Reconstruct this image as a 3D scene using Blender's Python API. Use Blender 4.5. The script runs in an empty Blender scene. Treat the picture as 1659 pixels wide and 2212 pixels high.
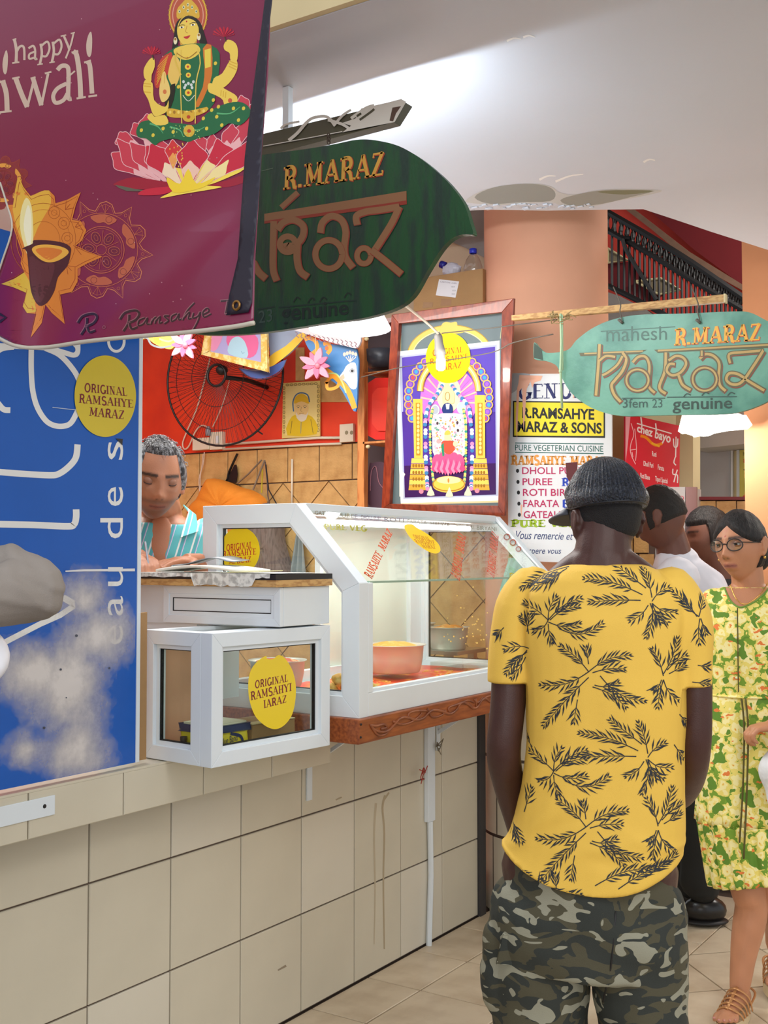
import bpy, bmesh, math, random
import numpy as np
from mathutils import Vector, Matrix, noise
from mathutils.bvhtree import BVHTree
from mathutils.geometry import tessellate_polygon
random.seed(7)
SC = bpy.context.scene
COL = SC.collection
# ------------------------------------------------------------------ camera, world, lights, exposure
W, H, F = 1659.0, 2212.0, 2450.0
CAM = Vector((2.19, 0.0, 1.42))
YAW, PITCH = math.radians(33.2), math.radians(2.36)
cd = bpy.data.cameras.new('camera'); cam = bpy.data.objects.new('camera', cd); COL.objects.link(cam)
cam.location = CAM; cam.rotation_euler = (math.pi/2+PITCH, 0, YAW)
cd.sensor_fit = 'VERTICAL'; cd.sensor_height = 36; cd.lens = 36*F/H; cd.clip_start = 0.05
SC.camera = cam
SC.view_settings.view_transform = 'Standard'; SC.view_settings.look = 'None'
SC.view_settings.gamma = 1; SC.view_settings.use_curve_mapping = False
SC.view_settings.exposure = 0.36
world = bpy.data.worlds.new('world'); SC.world = world; world.use_nodes = True
world.node_tree.nodes['Background'].inputs[0].default_value = (0.90, 0.95, 1.0, 1)
world.node_tree.nodes['Background'].inputs[1].default_value = 0.74
def area(name, loc, rot, size, sizey, energy, color=(1, 1, 1)):
    l = bpy.data.lights.new(name, 'AREA'); l.shape = 'RECTANGLE'; l.size = size; l.size_y = sizey; l.energy = energy; l.color = color
    o = bpy.data.objects.new(name, l); COL.objects.link(o); o.location = loc; o.rotation_euler = [math.radians(a) for a in rot]; return o
def point(name, loc, energy, color=(1, 1, 1), r=0.03):
    l = bpy.data.lights.new(name, 'POINT'); l.energy = energy; l.color = color; l.shadow_soft_size = r
    o = bpy.data.objects.new(name, l); COL.objects.link(o); o.location = loc; return o
area('corridor_ceiling_light', (3.1, 1.3, 3.0), (0, 0, 20), 1.2, 1.2, 26, (1, 0.96, 0.90))
area('corridor_daylight', (3.4, -2.6, 2.3), (68, 0, 22), 2.4, 1.6, 50, (1, 0.98, 0.96))
area('stall_ceiling_tube', (-0.85, 2.9, 2.66), (0, 0, 0), 1.6, 0.9, 44, (1, 0.97, 0.92))
area('far_corridor_light', (2.1, 5.6, 2.6), (0, 0, 0), 1.0, 0.3, 34, (1, 0.96, 0.9))
area('stairwell_added_fill', (1.6, 6.2, 4.1), (20, 0, 0), 1.0, 0.4, 60, (1, 0.96, 0.9))  # unseen fill added over the stairs to brighten the red wall
# ------------------------------------------------------------------ pixel rays on real planes
MC = cam.rotation_euler.to_matrix()
def ray(px, py):
    return (MC @ Vector(((px-W/2)/F, (H/2-py)/F, -1.0)))
def P(px, py, x=None, y=None, z=None, t=None, pl=None):
    d = ray(px, py)
    if x is not None: k = (x-CAM.x)/d.x
    elif y is not None: k = (y-CAM.y)/d.y
    elif z is not None: k = (z-CAM.z)/d.z
    elif t is not None: k = t
    else: k = (pl[0]-CAM).dot(pl[1])/d.dot(pl[1])
    return CAM+d*k
# ------------------------------------------------------------------ materials
def S(c):  # sRGB 0-255 -> linear
    r = []
    for v in c[:3]:
        v /= 255.0
        r.append(v/12.92 if v <= 0.04045 else ((v+0.055)/1.055)**2.4)
    return tuple(r)+(1.0,)
MATS = {}
def mat(name, c, rough=0.5, metal=0.0, var=0.0, vscale=8.0, bump=0.0, bscale=60.0, c2=None, lo=0.45, hi=0.6, emit=0.0, spec=0.5, detail=6.0, stretch=None, coat=0.0, sss=0.0):
    if name in MATS: return MATS[name]
    m = bpy.data.materials.new(name); m.use_nodes = True; nt = m.node_tree; b = nt.nodes['Principled BSDF']
    b.inputs['Roughness'].default_value = rough; b.inputs['Metallic'].default_value = metal
    b.inputs['Specular IOR Level'].default_value = spec; b.inputs['Base Color'].default_value = S(c); b.inputs['Coat Weight'].default_value = coat
    if sss: b.inputs['Subsurface Weight'].default_value = sss; b.inputs['Subsurface Radius'].default_value = (0.01, 0.004, 0.002)
    tc = nt.nodes.new('ShaderNodeTexCoord'); src = tc.outputs['Object']
    if stretch:
        mp = nt.nodes.new('ShaderNodeMapping'); mp.inputs['Scale'].default_value = stretch; nt.links.new(src, mp.inputs[0]); src = mp.outputs[0]
    if c2 is not None or var:
        n = nt.nodes.new('ShaderNodeTexNoise'); n.inputs['Scale'].default_value = vscale; n.inputs['Detail'].default_value = detail; nt.links.new(src, n.inputs['Vector'])
        r = nt.nodes.new('ShaderNodeValToRGB'); r.color_ramp.elements[0].position = lo; r.color_ramp.elements[1].position = hi
        if c2 is not None: a, d = S(c), S(c2)
        else:
            r.color_ramp.elements[0].position = 0.3; r.color_ramp.elements[1].position = 0.7
            a = tuple(max(0, v*(1-var)) for v in S(c)[:3])+(1,); d = tuple(min(1, v*(1+var)) for v in S(c)[:3])+(1,)
        r.color_ramp.elements[0].color = a; r.color_ramp.elements[1].color = d
        nt.links.new(n.outputs[0], r.inputs[0]); nt.links.new(r.outputs[0], b.inputs['Base Color'])
    if bump:
        n2 = nt.nodes.new('ShaderNodeTexNoise'); n2.inputs['Scale'].default_value = bscale; n2.inputs['Detail'].default_value = 4; nt.links.new(src, n2.inputs['Vector'])
        bp = nt.nodes.new('ShaderNodeBump'); bp.inputs['Strength'].default_value = bump; bp.inputs['Distance'].default_value = 0.01
        nt.links.new(n2.outputs[0], bp.inputs['Height']); nt.links.new(bp.outputs[0], b.inputs['Normal'])
    if emit:
        b.inputs['Emission Color'].default_value = S(c); b.inputs['Emission Strength'].default_value = emit
    MATS[name] = m; return m
def attr_mat(name, rough=0.5, bump=0.0, bscale=60, sss=0.0, spec=0.5, coat=0.0, mottled=0.0):
    if name in MATS: return MATS[name]
    m = bpy.data.materials.new(name); m.use_nodes = True; nt = m.node_tree; b = nt.nodes['Principled BSDF']
    a = nt.nodes.new('ShaderNodeAttribute'); a.attribute_name = 'tint'; src = a.outputs['Color']
    tc = nt.nodes.new('ShaderNodeTexCoord')
    if mottled:
        n = nt.nodes.new('ShaderNodeTexNoise'); n.inputs['Scale'].default_value = 40; nt.links.new(tc.outputs['Object'], n.inputs['Vector'])
        mr = nt.nodes.new('ShaderNodeMapRange'); mr.inputs[3].default_value = 1-mottled; mr.inputs[4].default_value = 1+mottled; nt.links.new(n.outputs[0], mr.inputs[0])
        mx = nt.nodes.new('ShaderNodeVectorMath'); mx.operation = 'MULTIPLY'; nt.links.new(src, mx.inputs[0]); nt.links.new(mr.outputs[0], mx.inputs[1]); src = mx.outputs[0]
    nt.links.new(src, b.inputs['Base Color']); b.inputs['Roughness'].default_value = rough; b.inputs['Specular IOR Level'].default_value = spec; b.inputs['Coat Weight'].default_value = coat
    if sss: b.inputs['Subsurface Weight'].default_value = sss; b.inputs['Subsurface Radius'].default_value = (0.012, 0.004, 0.002); b.inputs['Subsurface Scale'].default_value = 0.6
    if bump:
        n2 = nt.nodes.new('ShaderNodeTexNoise'); n2.inputs['Scale'].default_value = bscale; nt.links.new(tc.outputs['Object'], n2.inputs['Vector'])
        bp = nt.nodes.new('ShaderNodeBump'); bp.inputs['Strength'].default_value = bump; bp.inputs['Distance'].default_value = 0.01
        nt.links.new(n2.outputs[0], bp.inputs['Height']); nt.links.new(bp.outputs[0], b.inputs['Normal'])
    MATS[name] = m; return m
def glass_mat(name, tint=(0.93, 0.97, 0.95), refl=1.0):
    m = bpy.data.materials.new(name); m.use_nodes = True; nt = m.node_tree; nt.nodes.clear()
    o = nt.nodes.new('ShaderNodeOutputMaterial'); t = nt.nodes.new('ShaderNodeBsdfTransparent'); t.inputs[0].default_value = tint+(1,)
    g = nt.nodes.new('ShaderNodeBsdfGlossy'); g.inputs['Roughness'].default_value = 0.02
    lw = nt.nodes.new('ShaderNodeLayerWeight'); lw.inputs['Blend'].default_value = 0.5
    pw_ = nt.nodes.new('ShaderNodeMath'); pw_.operation = 'POWER'; pw_.inputs[1].default_value = 4.0; nt.links.new(lw.outputs['Facing'], pw_.inputs[0])
    mm = nt.nodes.new('ShaderNodeMath'); mm.operation = 'MULTIPLY_ADD'; mm.inputs[1].default_value = 0.5*refl; mm.inputs[2].default_value = 0.035*refl
    x = nt.nodes.new('ShaderNodeMixShader'); nt.links.new(pw_.outputs[0], mm.inputs[0]); nt.links.new(mm.outputs[0], x.inputs[0]); nt.links.new(t.outputs[0], x.inputs[1]); nt.links.new(g.outputs[0], x.inputs[2]); nt.links.new(x.outputs[0], o.inputs[0])
    MATS[name] = m; return m
# ------------------------------------------------------------------ object helpers
def tag(o, label=None, cat=None, group=None, kind=None):
    if label: o['label'] = label
    if cat: o['category'] = cat
    if group: o['group'] = group
    if kind: o['kind'] = kind
    return o
ORIG = {}
def thing(name, loc, label=None, cat=None, group=None, kind=None):
    o = bpy.data.objects.new(name, None); COL.objects.link(o); o.location = Vector(loc); o.empty_display_size = 0.05
    ORIG[o] = Vector(loc); return tag(o, label, cat, group, kind)
class MB:
    def __init__(s): s.v = []; s.f = []; s.c = []; s.cur = None
    def add(s, vs, fs):
        n = len(s.v); s.v += [tuple(p) for p in vs]; s.f += [tuple(i+n for i in f) for f in fs]; s.c += [s.cur]*len(fs); return s
    def box(s, lo, hi, M=None):
        (a, b, c), (d, e, f) = lo, hi
        vs = [Vector(p) for p in ((a,b,c),(d,b,c),(d,e,c),(a,e,c),(a,b,f),(d,b,f),(d,e,f),(a,e,f))]
        if M is not None: vs = [M @ p for p in vs]
        return s.add(vs, [(0,3,2,1),(4,5,6,7),(0,1,5,4),(1,2,6,5),(2,3,7,6),(3,0,4,7)])
    def prism(s, pts, vec):
        pts = [Vector(p) for p in pts]; vec = Vector(vec); n = len(pts)
        tris = tessellate_polygon([pts])
        fs = [tuple(t) for t in tris]+[tuple(i+n for i in reversed(t)) for t in tris]
        fs += [(i, (i+1) % n, (i+1) % n+n, i+n) for i in range(n)]
        return s.add(pts+[p+vec for p in pts], fs)
    def tube(s, pts, r, seg=8, cap=True, flat=1.0):
        pts = [Vector(p) for p in pts]; n = len(pts)
        rr = r if isinstance(r, (list, tuple)) else [r]*n
        vs = []; fs = []; up = None
        for i, p in enumerate(pts):
            d = (pts[min(i+1, n-1)]-pts[max(i-1, 0)])
            if d.length < 1e-9: d = Vector((0, 0, 1))
            d.normalize()
            if up is None:
                up = Vector((0, 0, 1)) if abs(d.z) < 0.9 else Vector((1, 0, 0))
            a = d.cross(up)
            if a.length < 1e-6: a = d.orthogonal()
            a.normalize(); b = a.cross(d); up = b
            for k in range(seg):
                t = 2*math.pi*k/seg; vs.append(p+a*math.cos(t)*rr[i]+b*math.sin(t)*rr[i]*flat)
        for i in range(n-1):
            for k in range(seg):
                fs.append((i*seg+k, i*seg+(k+1) % seg, (i+1)*seg+(k+1) % seg, (i+1)*seg+k))
        if cap: fs += [tuple(reversed(range(seg))), tuple((n-1)*seg+k for k in range(seg))]
        return s.add(vs, fs)
    def lathe(s, prof, c, seg=24, M=None, cap=False):
        c = Vector(c); vs = []; fs = []; n = len(prof)
        for (r, z) in prof:
            for k in range(seg):
                t = 2*math.pi*k/seg; p = Vector((r*math.cos(t), r*math.sin(t), z)); vs.append((M @ p if M is not None else p)+c)
        for i in range(n-1):
            for k in range(seg): fs.append((i*seg+k, i*seg+(k+1) % seg, (i+1)*seg+(k+1) % seg, (i+1)*seg+k))
        if cap: fs += [tuple(reversed(range(seg))), tuple((n-1)*seg+k for k in range(seg))]
        return s.add(vs, fs)
    def ball(s, c, r, seg=12, M=None):
        r3 = r if isinstance(r, (list, tuple)) else (r, r, r)
        vs = []; fs = []; m = seg//2
        for i in range(m+1):
            a = math.pi*i/m
            for k in range(seg):
                t = 2*math.pi*k/seg; p = Vector((r3[0]*math.sin(a)*math.cos(t), r3[1]*math.sin(a)*math.sin(t), r3[2]*math.cos(a)))
                vs.append((M @ p if M is not None else p)+Vector(c))
        for i in range(m):
            for k in range(seg): fs.append((i*seg+k, (i+1)*seg+k, (i+1)*seg+(k+1) % seg, i*seg+(k+1) % seg))
        return s.add(vs, fs)
    def build(s, name, m, parent=None, smooth=False, bevel=0.0, label=None, cat=None, group=None, kind=None, origin=None):
        vs = [Vector(v) for v in s.v]
        if parent is not None: o0 = ORIG[parent]
        elif origin is not None: o0 = Vector(origin)
        else:
            mn = [min(v[i] for v in vs) for i in range(3)]; mx = [max(v[i] for v in vs) for i in range(3)]
            o0 = Vector(((mn[0]+mx[0])/2, (mn[1]+mx[1])/2, mn[2]))
        me = bpy.data.meshes.new(name); me.from_pydata([tuple(v-o0) for v in vs], [], s.f)
        if any(c is not None for c in s.c):
            at = me.color_attributes.new('tint', 'FLOAT_COLOR', 'CORNER'); k = 0; buf = []
            for c, f in zip(s.c, s.f):
                buf += list(c or (1, 1, 1, 1))*len(f)
            at.data.foreach_set('color', buf)
        me.validate()
        me.materials.append(m)
        if smooth: me.polygons.foreach_set('use_smooth', [True]*len(me.polygons))
        o = bpy.data.objects.new(name, me); COL.objects.link(o)
        if parent is not None: o.parent = parent; ORIG[o] = o0
        else: o.location = o0; ORIG[o] = o0
        if bevel:
            bv = o.modifiers.new('bevel', 'BEVEL'); bv.width = bevel; bv.segments = 2; bv.limit_method = 'ANGLE'; bv.angle_limit = 0.6
        return tag(o, label, cat, group, kind)
def weld_smooth(o, ang=35):
    bm = bmesh.new(); bm.from_mesh(o.data); bmesh.ops.remove_doubles(bm, verts=bm.verts, dist=1e-5); bmesh.ops.recalc_face_normals(bm, faces=bm.faces); bm.to_mesh(o.data); bm.free()
def place(src, name, loc, parent=None, rot=None, scale=None, mat_=None):
    o = src.copy(); o.name = name; COL.objects.link(o)
    if parent is not None: o.parent = parent; o.location = Vector(loc)-ORIG[parent]
    else: o.location = loc
    if rot: o.rotation_euler = rot
    if scale: o.scale = scale
    ORIG[o] = Vector(loc); return o
def cr(pts, n=6, closed=False):
    """Catmull-Rom through tuples"""
    P_ = [Vector(p) if len(p) == 3 else Vector((p[0], p[1], 0)) for p in pts]; two = len(pts[0]) == 2
    out = []; m = len(P_)
    if m < 3: return pts
    rng = range(m) if closed else range(m-1)
    for i in rng:
        if closed: a, b, c, d = P_[(i-1) % m], P_[i], P_[(i+1) % m], P_[(i+2) % m]
        else: a, b, c, d = P_[max(i-1, 0)], P_[i], P_[i+1], P_[min(i+2, m-1)]
        for k in range(n):
            t = k/n; q = 0.5*((2*b)+(c-a)*t+(2*a-5*b+4*c-d)*t*t+(3*b-a-3*c+d)*t**3); out.append(q)
    if not closed: out.append(P_[-1])
    return [(q.x, q.y) for q in out] if two else [tuple(q) for q in out]
# ------------------------------------------------------------------ flat print
class Art:
    """flat printed artwork laid on a surface; mp maps drawing coordinates to a point on it, nrm to its normal"""
    def __init__(s, mp, nrm, maxlen=None, step=0.00006, base=0.0006):
        s.mp = mp; s.n = nrm if callable(nrm) else (lambda p, q=Vector(nrm): q)
        s.mb = MB(); s.bb = []; s.flat = False; s.maxlen = maxlen; s.step = step; s.base = base
    def _emit(s, vs, fs, col):
        if s.flat: lay = 0
        else:
            xs = [v[0] for v in vs]; ys = [v[1] for v in vs]; B = (min(xs), min(ys), max(xs), max(ys)); lay = 0
            for (b, l) in s.bb:
                if l >= lay and b[0] < B[2] and B[0] < b[2] and b[1] < B[3] and B[1] < b[3]: lay = l+1
            s.bb.append((B, lay))
        off = s.base+s.step*lay
        if s.maxlen:
            bm = bmesh.new(); bv = [bm.verts.new((v[0], v[1], 0)) for v in vs]
            for f in fs:
                try: bm.faces.new([bv[i] for i in f])
                except ValueError: pass
            for _ in range(5):
                es = [e for e in bm.edges if e.calc_length() > s.maxlen]
                if not es: break
                bmesh.ops.subdivide_edges(bm, edges=es, cuts=1); bmesh.ops.triangulate(bm, faces=bm.faces)
            bm.verts.index_update(); vs = [(v.co.x, v.co.y) for v in bm.verts]; fs = [tuple(v.index for v in f.verts) for f in bm.faces]; bm.free()
        out = []; ok = []
        for v in vs:
            w = s.mp(v[0], v[1]); ok.append(w is not None)
            out.append(w+s.n(w)*off if w is not None else Vector((0, 0, 0)))
        fs = [f for f in fs if all(ok[i] for i in f)]
        s.mb.cur = S(col); s.mb.add(out, fs)
    def fill(s, pts, col, smooth=0):
        if smooth: pts = cr(pts, smooth, True)
        pp = [Vector((p[0], p[1], 0)) for p in pts]; s._emit(pts, [tuple(t) for t in tessellate_polygon([pp])], col)
    def ell(s, cx, cy, rx, ry, col, rot=0, n=28):
        c, d = math.cos(rot), math.sin(rot)
        s.fill([(cx+rx*math.cos(a)*c-ry*math.sin(a)*d, cy+rx*math.cos(a)*d+ry*math.sin(a)*c) for a in [2*math.pi*i/n for i in range(n)]], col)
    def line(s, pts, w, col, smooth=0, closed=False):
        if smooth: pts = cr(pts, smooth, closed)
        if closed: pts = list(pts)+[pts[0]]
        n = len(pts); ws = w if isinstance(w, (list, tuple)) else None
        vs = []; fs = []
        for i in range(n):
            a = pts[max(i-1, 0)]; b = pts[min(i+1, n-1)]
            if closed and i in (0, n-1): a, b = pts[n-2], pts[1]
            dx, dy = b[0]-a[0], b[1]-a[1]; l = math.hypot(dx, dy) or 1
            hw = (ws[0]+(ws[1]-ws[0])*i/(n-1) if ws and len(ws) == 2 else (ws[i*len(ws)//n] if ws else w))/2
            vs += [(pts[i][0]-dy/l*hw, pts[i][1]+dx/l*hw), (pts[i][0]+dy/l*hw, pts[i][1]-dx/l*hw)]
            if i: fs.append((2*i-2, 2*i-1, 2*i+1, 2*i))
        s._emit(vs, fs, col)
    def ring(s, cx, cy, rx, ry, w, col, rot=0, a0=0, a1=2*math.pi, n=40):
        c, d = math.cos(rot), math.sin(rot)
        s.line([(cx+rx*math.cos(a)*c-ry*math.sin(a)*d, cy+rx*math.cos(a)*d+ry*math.sin(a)*c) for a in [a0+(a1-a0)*i/n for i in range(n+1)]], w, col)
    def text(s, txt, quad, col, style='sans', weight=0.0, track=0.0, wt=(0.2, 0.09)):
        """quad = top-left, top-right, bottom-right, bottom-left of the capital box"""
        (vs, fs) = sans(txt, weight) if style == 'sans' else strokes_text(txt, style, wt, track)
        a, b, c, d = quad; out = []
        for (u, v) in vs:
            x = a[0]*(1-u)*v+b[0]*u*v+c[0]*u*(1-v)+d[0]*(1-u)*(1-v); y = a[1]*(1-u)*v+b[1]*u*v+c[1]*u*(1-v)+d[1]*(1-u)*(1-v)
            out.append((x, y))
        s._emit(out, fs, col)
    def build(s, name, m, parent, label=None): return s.mb.build(name, m, parent, label=label)
_sc = {}
def sans(txt, weight=0.0, shear=0.0):
    k = (txt, weight)
    if k in _sc: return _sc[k]
    cu = bpy.data.curves.new('t', 'FONT'); cu.body = txt; cu.offset = weight; cu.resolution_u = 3
    o = bpy.data.objects.new('t', cu); COL.objects.link(o); dg = bpy.context.evaluated_depsgraph_get()
    me = bpy.data.meshes.new_from_object(o.evaluated_get(dg)); vs = [(v.co.x, v.co.y) for v in me.vertices]; fs = [tuple(p.vertices) for p in me.polygons]
    bpy.data.objects.remove(o); bpy.data.meshes.remove(me); bpy.data.curves.remove(cu)
    x0 = min(v[0] for v in vs); x1 = max(v[0] for v in vs); y0 = 0.0; y1 = 0.70
    r = ([((v[0]-x0)/(x1-x0), (v[1]-y0)/(y1-y0)) for v in vs], fs); _sc[k] = r; return r
def arc(cx, cy, rx, ry, a0, a1, n=8): return [(cx+rx*math.cos(math.radians(a0+(a1-a0)*i/n)), cy+ry*math.sin(math.radians(a0+(a1-a0)*i/n))) for i in range(n+1)]
T, N_ = 1, 0
GL = {  # width, strokes (thick flag, points), serif feet (x, y)
 'A': (.8, [(N_, [(.1, 0), (.4, 1)]), (T, [(.4, 1), (.7, 0)]), (N_, [(.2, .35), (.58, .35)])], [(.1, 0), (.7, 0)]),
 'B': (.7, [(T, [(.2, 0), (.2, 1)]), (T, [(.2, 1), (.45, 1)]+arc(.45, .76, .16, .24, 90, -90)+[(.2, .52)]), (T, [(.2, .52), (.48, .52)]+arc(.48, .26, .18, .26, 90, -90)+[(.2, 0)])], []),
 'C': (.7, [(T, arc(.42, .5, .3, .5, 45, 315, 14))], []),
 'D': (.75, [(T, [(.2, 0), (.2, 1)]), (T, [(.2, 1), (.35, 1)]+arc(.35, .5, .3, .5, 90, -90, 12)+[(.2, 0)])], []),
 'E': (.68, [(T, [(.2, 0), (.2, 1)]), (N_, [(.2, .96), (.6, .96), (.6, .82)]), (N_, [(.2, .52), (.5, .52)]), (N_, [(.2, .04), (.62, .04), (.62, .2)])], [(.2, 0), (.2, 1)]),
 'F': (.64, [(T, [(.2, 0), (.2, 1)]), (N_, [(.2, .96), (.6, .96), (.6, .8)]), (N_, [(.2, .52), (.5, .52)])], [(.2, 0), (.2, 1)]),
 'G': (.78, [(T, arc(.42, .5, .3, .5, 50, 345, 14)+[(.7, .4)]), (T, [(.66, .02), (.66, .42)])], [(.66, .42)]),
 'H': (.8, [(T, [(.2, 0), (.2, 1)]), (T, [(.62, 0), (.62, 1)]), (N_, [(.2, .5), (.62, .5)])], [(.2, 0), (.2, 1), (.62, 0), (.62, 1)]),
 'I': (.4, [(T, [(.2, 0), (.2, 1)])], [(.2, 0), (.2, 1)]),
 'L': (.64, [(T, [(.2, 0), (.2, 1)]), (N_, [(.2, .04), (.58, .04), (.58, .22)])], [(.2, 0), (.2, 1)]),
 'M': (1.0, [(N_, [(.18, 0), (.18, 1)]), (T, [(.18, 1), (.48, .15)]), (N_, [(.48, .15), (.8, 1)]), (T, [(.8, 0), (.8, 1)])], [(.18, 0), (.8, 0), (.18, 1), (.8, 1)]),
 'N': (.82, [(N_, [(.18, 0), (.18, 1)]), (T, [(.18, 1), (.62, 0)]), (N_, [(.62, 0), (.62, 1)])], [(.18, 0), (.18, 1), (.62, 1)]),
 'O': (.82, [(T, arc(.42, .5, .3, .5, 0, 360, 20))], []),
 'P': (.7, [(T, [(.2, 0), (.2, 1)]), (T, [(.2, .97), (.42, .97)]+arc(.42, .73, .18, .24, 90, -90)+[(.2, .49)])], [(.2, 0), (.2, 1)]),
 'R': (.76, [(T, [(.2, 0), (.2, 1)]), (T, [(.2, .97), (.4, .97)]+arc(.4, .73, .18, .24, 90, -90)+[(.2, .49)]), (T, [(.4, .48), (.55, .3), (.6, .04), (.72, .02)])], [(.2, 0), (.2, 1)]),
 'S': (.64, [(T, arc(.34, .75, .2, .25, 30, 250, 9)+arc(.34, .25, .22, .25, 70, -150, 9))], []),
 'U': (.8, [(T, [(.2, 1), (.2, .3)]+arc(.42, .3, .22, .3, 180, 360, 8)), (N_, [(.64, .3), (.64, 1)])], [(.2, 1), (.64, 1)]),
 'V': (.76, [(T, [(.08, 1), (.38, 0)]), (N_, [(.38, 0), (.68, 1)])], [(.1, 1), (.66, 1)]),
 'Y': (.76, [(T, [(.1, 1), (.38, .48)]), (N_, [(.66, 1), (.38, .48)]), (T, [(.38, .5), (.38, 0)])], [(.1, 1), (.66, 1), (.38, 0)]),
 'Z': (.72, [(N_, [(.14, .8), (.14, .95), (.6, .95)]), (T, [(.6, 1), (.14, 0)]), (N_, [(.14, .05), (.62, .05), (.62, .22)])], []),
 '.': (.3, [(T, [(.12, 0), (.12, .14)])], []), ' ': (.4, [], []), '-': (.4, [(T, [(.05, .45), (.3, .45)])], []),
 '&': (.8, [(T, [(.68, 0), (.25, .75), (.35, 1), (.48, .8), (.15, .3), (.25, .02), (.5, .05), (.68, .4)])], []),
}
def strokes_text(txt, style, wt, track):
    vs = []; fs = []; x = 0.0
    def quadb(pts, w):
        n0 = len(vs); n = len(pts)
        for i in range(n):
            a = pts[max(i-1, 0)]; b = pts[min(i+1, n-1)]; dx, dy = b[0]-a[0], b[1]-a[1]; l = math.hypot(dx, dy) or 1
            vs.append((pts[i][0]-dy/l*w/2, pts[i][1]+dx/l*w/2)); vs.append((pts[i][0]+dy/l*w/2, pts[i][1]-dx/l*w/2))
            if i: fs.append((n0+2*i-2, n0+2*i-1, n0+2*i+1, n0+2*i))
    for ch in txt:
        wd, st, sf = GL.get(ch, GL[' '])
        for th, pts in st: quadb([(p[0]+x, p[1]) for p in pts], wt[0] if th else wt[1])
        if style == 'serif':
            for (sx, sy) in sf:
                hh = wt[1]*.9; y0 = hh/2 if sy == 0 else (1-hh/2 if sy == 1 else sy); quadb([(x+sx-wt[0]*.95, y0), (x+sx+wt[0]*.95, y0)], hh)
        x += wd+track
    x1 = x-track
    return ([((v[0])/x1, v[1]) for v in vs], fs)
def lerp(a, b, t): return a+(b-a)*t
PRINT = attr_mat('printed_ink', 0.45); PRINT_GLOSS = attr_mat('glossy_print', 0.25, coat=0.0); PRINT_MATT = attr_mat('matt_paint', 0.7)
# ================================================================== SETTING
M_TILE = mat('wall_tile_glaze', (210, 202, 182), 0.28, var=0.05, vscale=3.0, bump=0.02, bscale=400)
M_TILE2 = mat('wall_tile_glaze_light', (218, 211, 194), 0.26, var=0.04, vscale=2.2)
M_GROUT = mat('dark_grout', (96, 80, 70), 0.9)
M_FLOORT = mat('floor_tile_travertine', (222, 206, 180), 0.35, c2=(196, 176, 148), vscale=7, lo=0.42, hi=0.72, bump=0.05, bscale=120)
M_STONE = mat('travertine_wall_tile', (214, 172, 110), 0.5, c2=(186, 142, 84), vscale=16, lo=0.4, hi=0.75, bump=0.25, bscale=90)
M_RED = mat('orange_red_wall_paint', (240, 70, 34), 0.6, c2=(205, 50, 32), vscale=3, lo=0.4, hi=0.75)
M_CEIL = mat('white_ceiling_paint', (206, 211, 220), 0.7, var=0.02, vscale=2, bump=0.06, bscale=30)
M_CREAM = mat('cream_wall_paint', (222, 206, 160), 0.8, var=0.05, vscale=5)
M_BEIGE = mat('beige_wall_paint', (214, 190, 160), 0.8, var=0.03)
M_GREYW = mat('grey_plaster', (150, 143, 138), 0.9, var=0.08, vscale=12, bump=0.2)
M_PEACH = mat('peach_wall_paint', (228, 168, 136), 0.7, var=0.03, vscale=6)
M_ORANGE = mat('orange_peach_paint', (236, 166, 118), 0.7, var=0.03, vscale=6)
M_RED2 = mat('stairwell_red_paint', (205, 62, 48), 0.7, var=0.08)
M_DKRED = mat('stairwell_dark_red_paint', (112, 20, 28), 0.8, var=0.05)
M_BLACK = mat('black_paint', (24, 22, 24), 0.5)
M_WHITE = mat('white_aluminium', (224, 232, 238), 0.35, var=0.015, spec=0.5)
M_GASK = mat('black_rubber_gasket', (14, 14, 16), 0.6)
M_STEEL = mat('stainless_steel', (190, 188, 182), 0.28, metal=0.9)
M_WOOD = mat('varnished_wood', (164, 88, 42), 0.35, c2=(120, 56, 26), vscale=6, lo=0.35, hi=0.7, stretch=(18, 2, 18))
M_WOODC = mat('carved_wood', (150, 84, 48), 0.4, c2=(118, 60, 34), vscale=20)
M_PALEWOOD = mat('pale_timber', (206, 164, 104), 0.6, c2=(176, 130, 76), vscale=9, stretch=(4, 4, 14))
M_REDWOOD = mat('reddish_frame_wood', (150, 66, 40), 0.3, c2=(104, 38, 26), vscale=7, lo=0.3, hi=0.7, stretch=(10, 10, 3), coat=0.3)
M_CARD = mat('brown_cardboard', (170, 132, 88), 0.85, var=0.05, vscale=14, bump=0.1, bscale=150)
M_GLASS = glass_mat('clear_glass'); M_GLASSR = glass_mat('reflective_glass', (0.9, 0.94, 0.92), 2.2)
def beveled_tile(w, h, d, name, m, parent, loc, b=0.002):
    """tile in local XZ facing -Y; 12-44 triangles"""
    mb = MB(); mb.add([(b,0,b),(w-b,0,b),(w-b,0,h-b),(b,0,h-b),(0,b,0),(w,b,0),(w,b,h),(0,b,h),(0,d,0),(w,d,0),(w,d,h),(0,d,h)],
      [(0,1,2,3),(0,4,5,1),(1,5,6,2),(2,6,7,3),(3,7,4,0),(4,8,9,5),(5,9,10,6),(6,10,11,7),(7,11,8,4)])
    return mb.build(name, m, origin=(0, 0, 0))
_tile = {}
def tile(w, h, d, m, parent, loc, rotz=0.0, rx=0.0, name='tile', ry=0.0):
    k = (round(w, 3), round(h, 3), m.name)
    if k in _tile:
        o = _tile[k].copy(); o.name = name; COL.objects.link(o)
    else:
        o = beveled_tile(w, h, d, name, m, None, None); _tile[k] = o
    o.parent = parent; o.location = Vector(loc)-ORIG[parent]
    o.rotation_euler = (rx, ry, rotz); ORIG[o] = Vector(loc); return o
def struct(name, mb, m, **k): return mb.build(name, m, kind='structure', **k)
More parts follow.
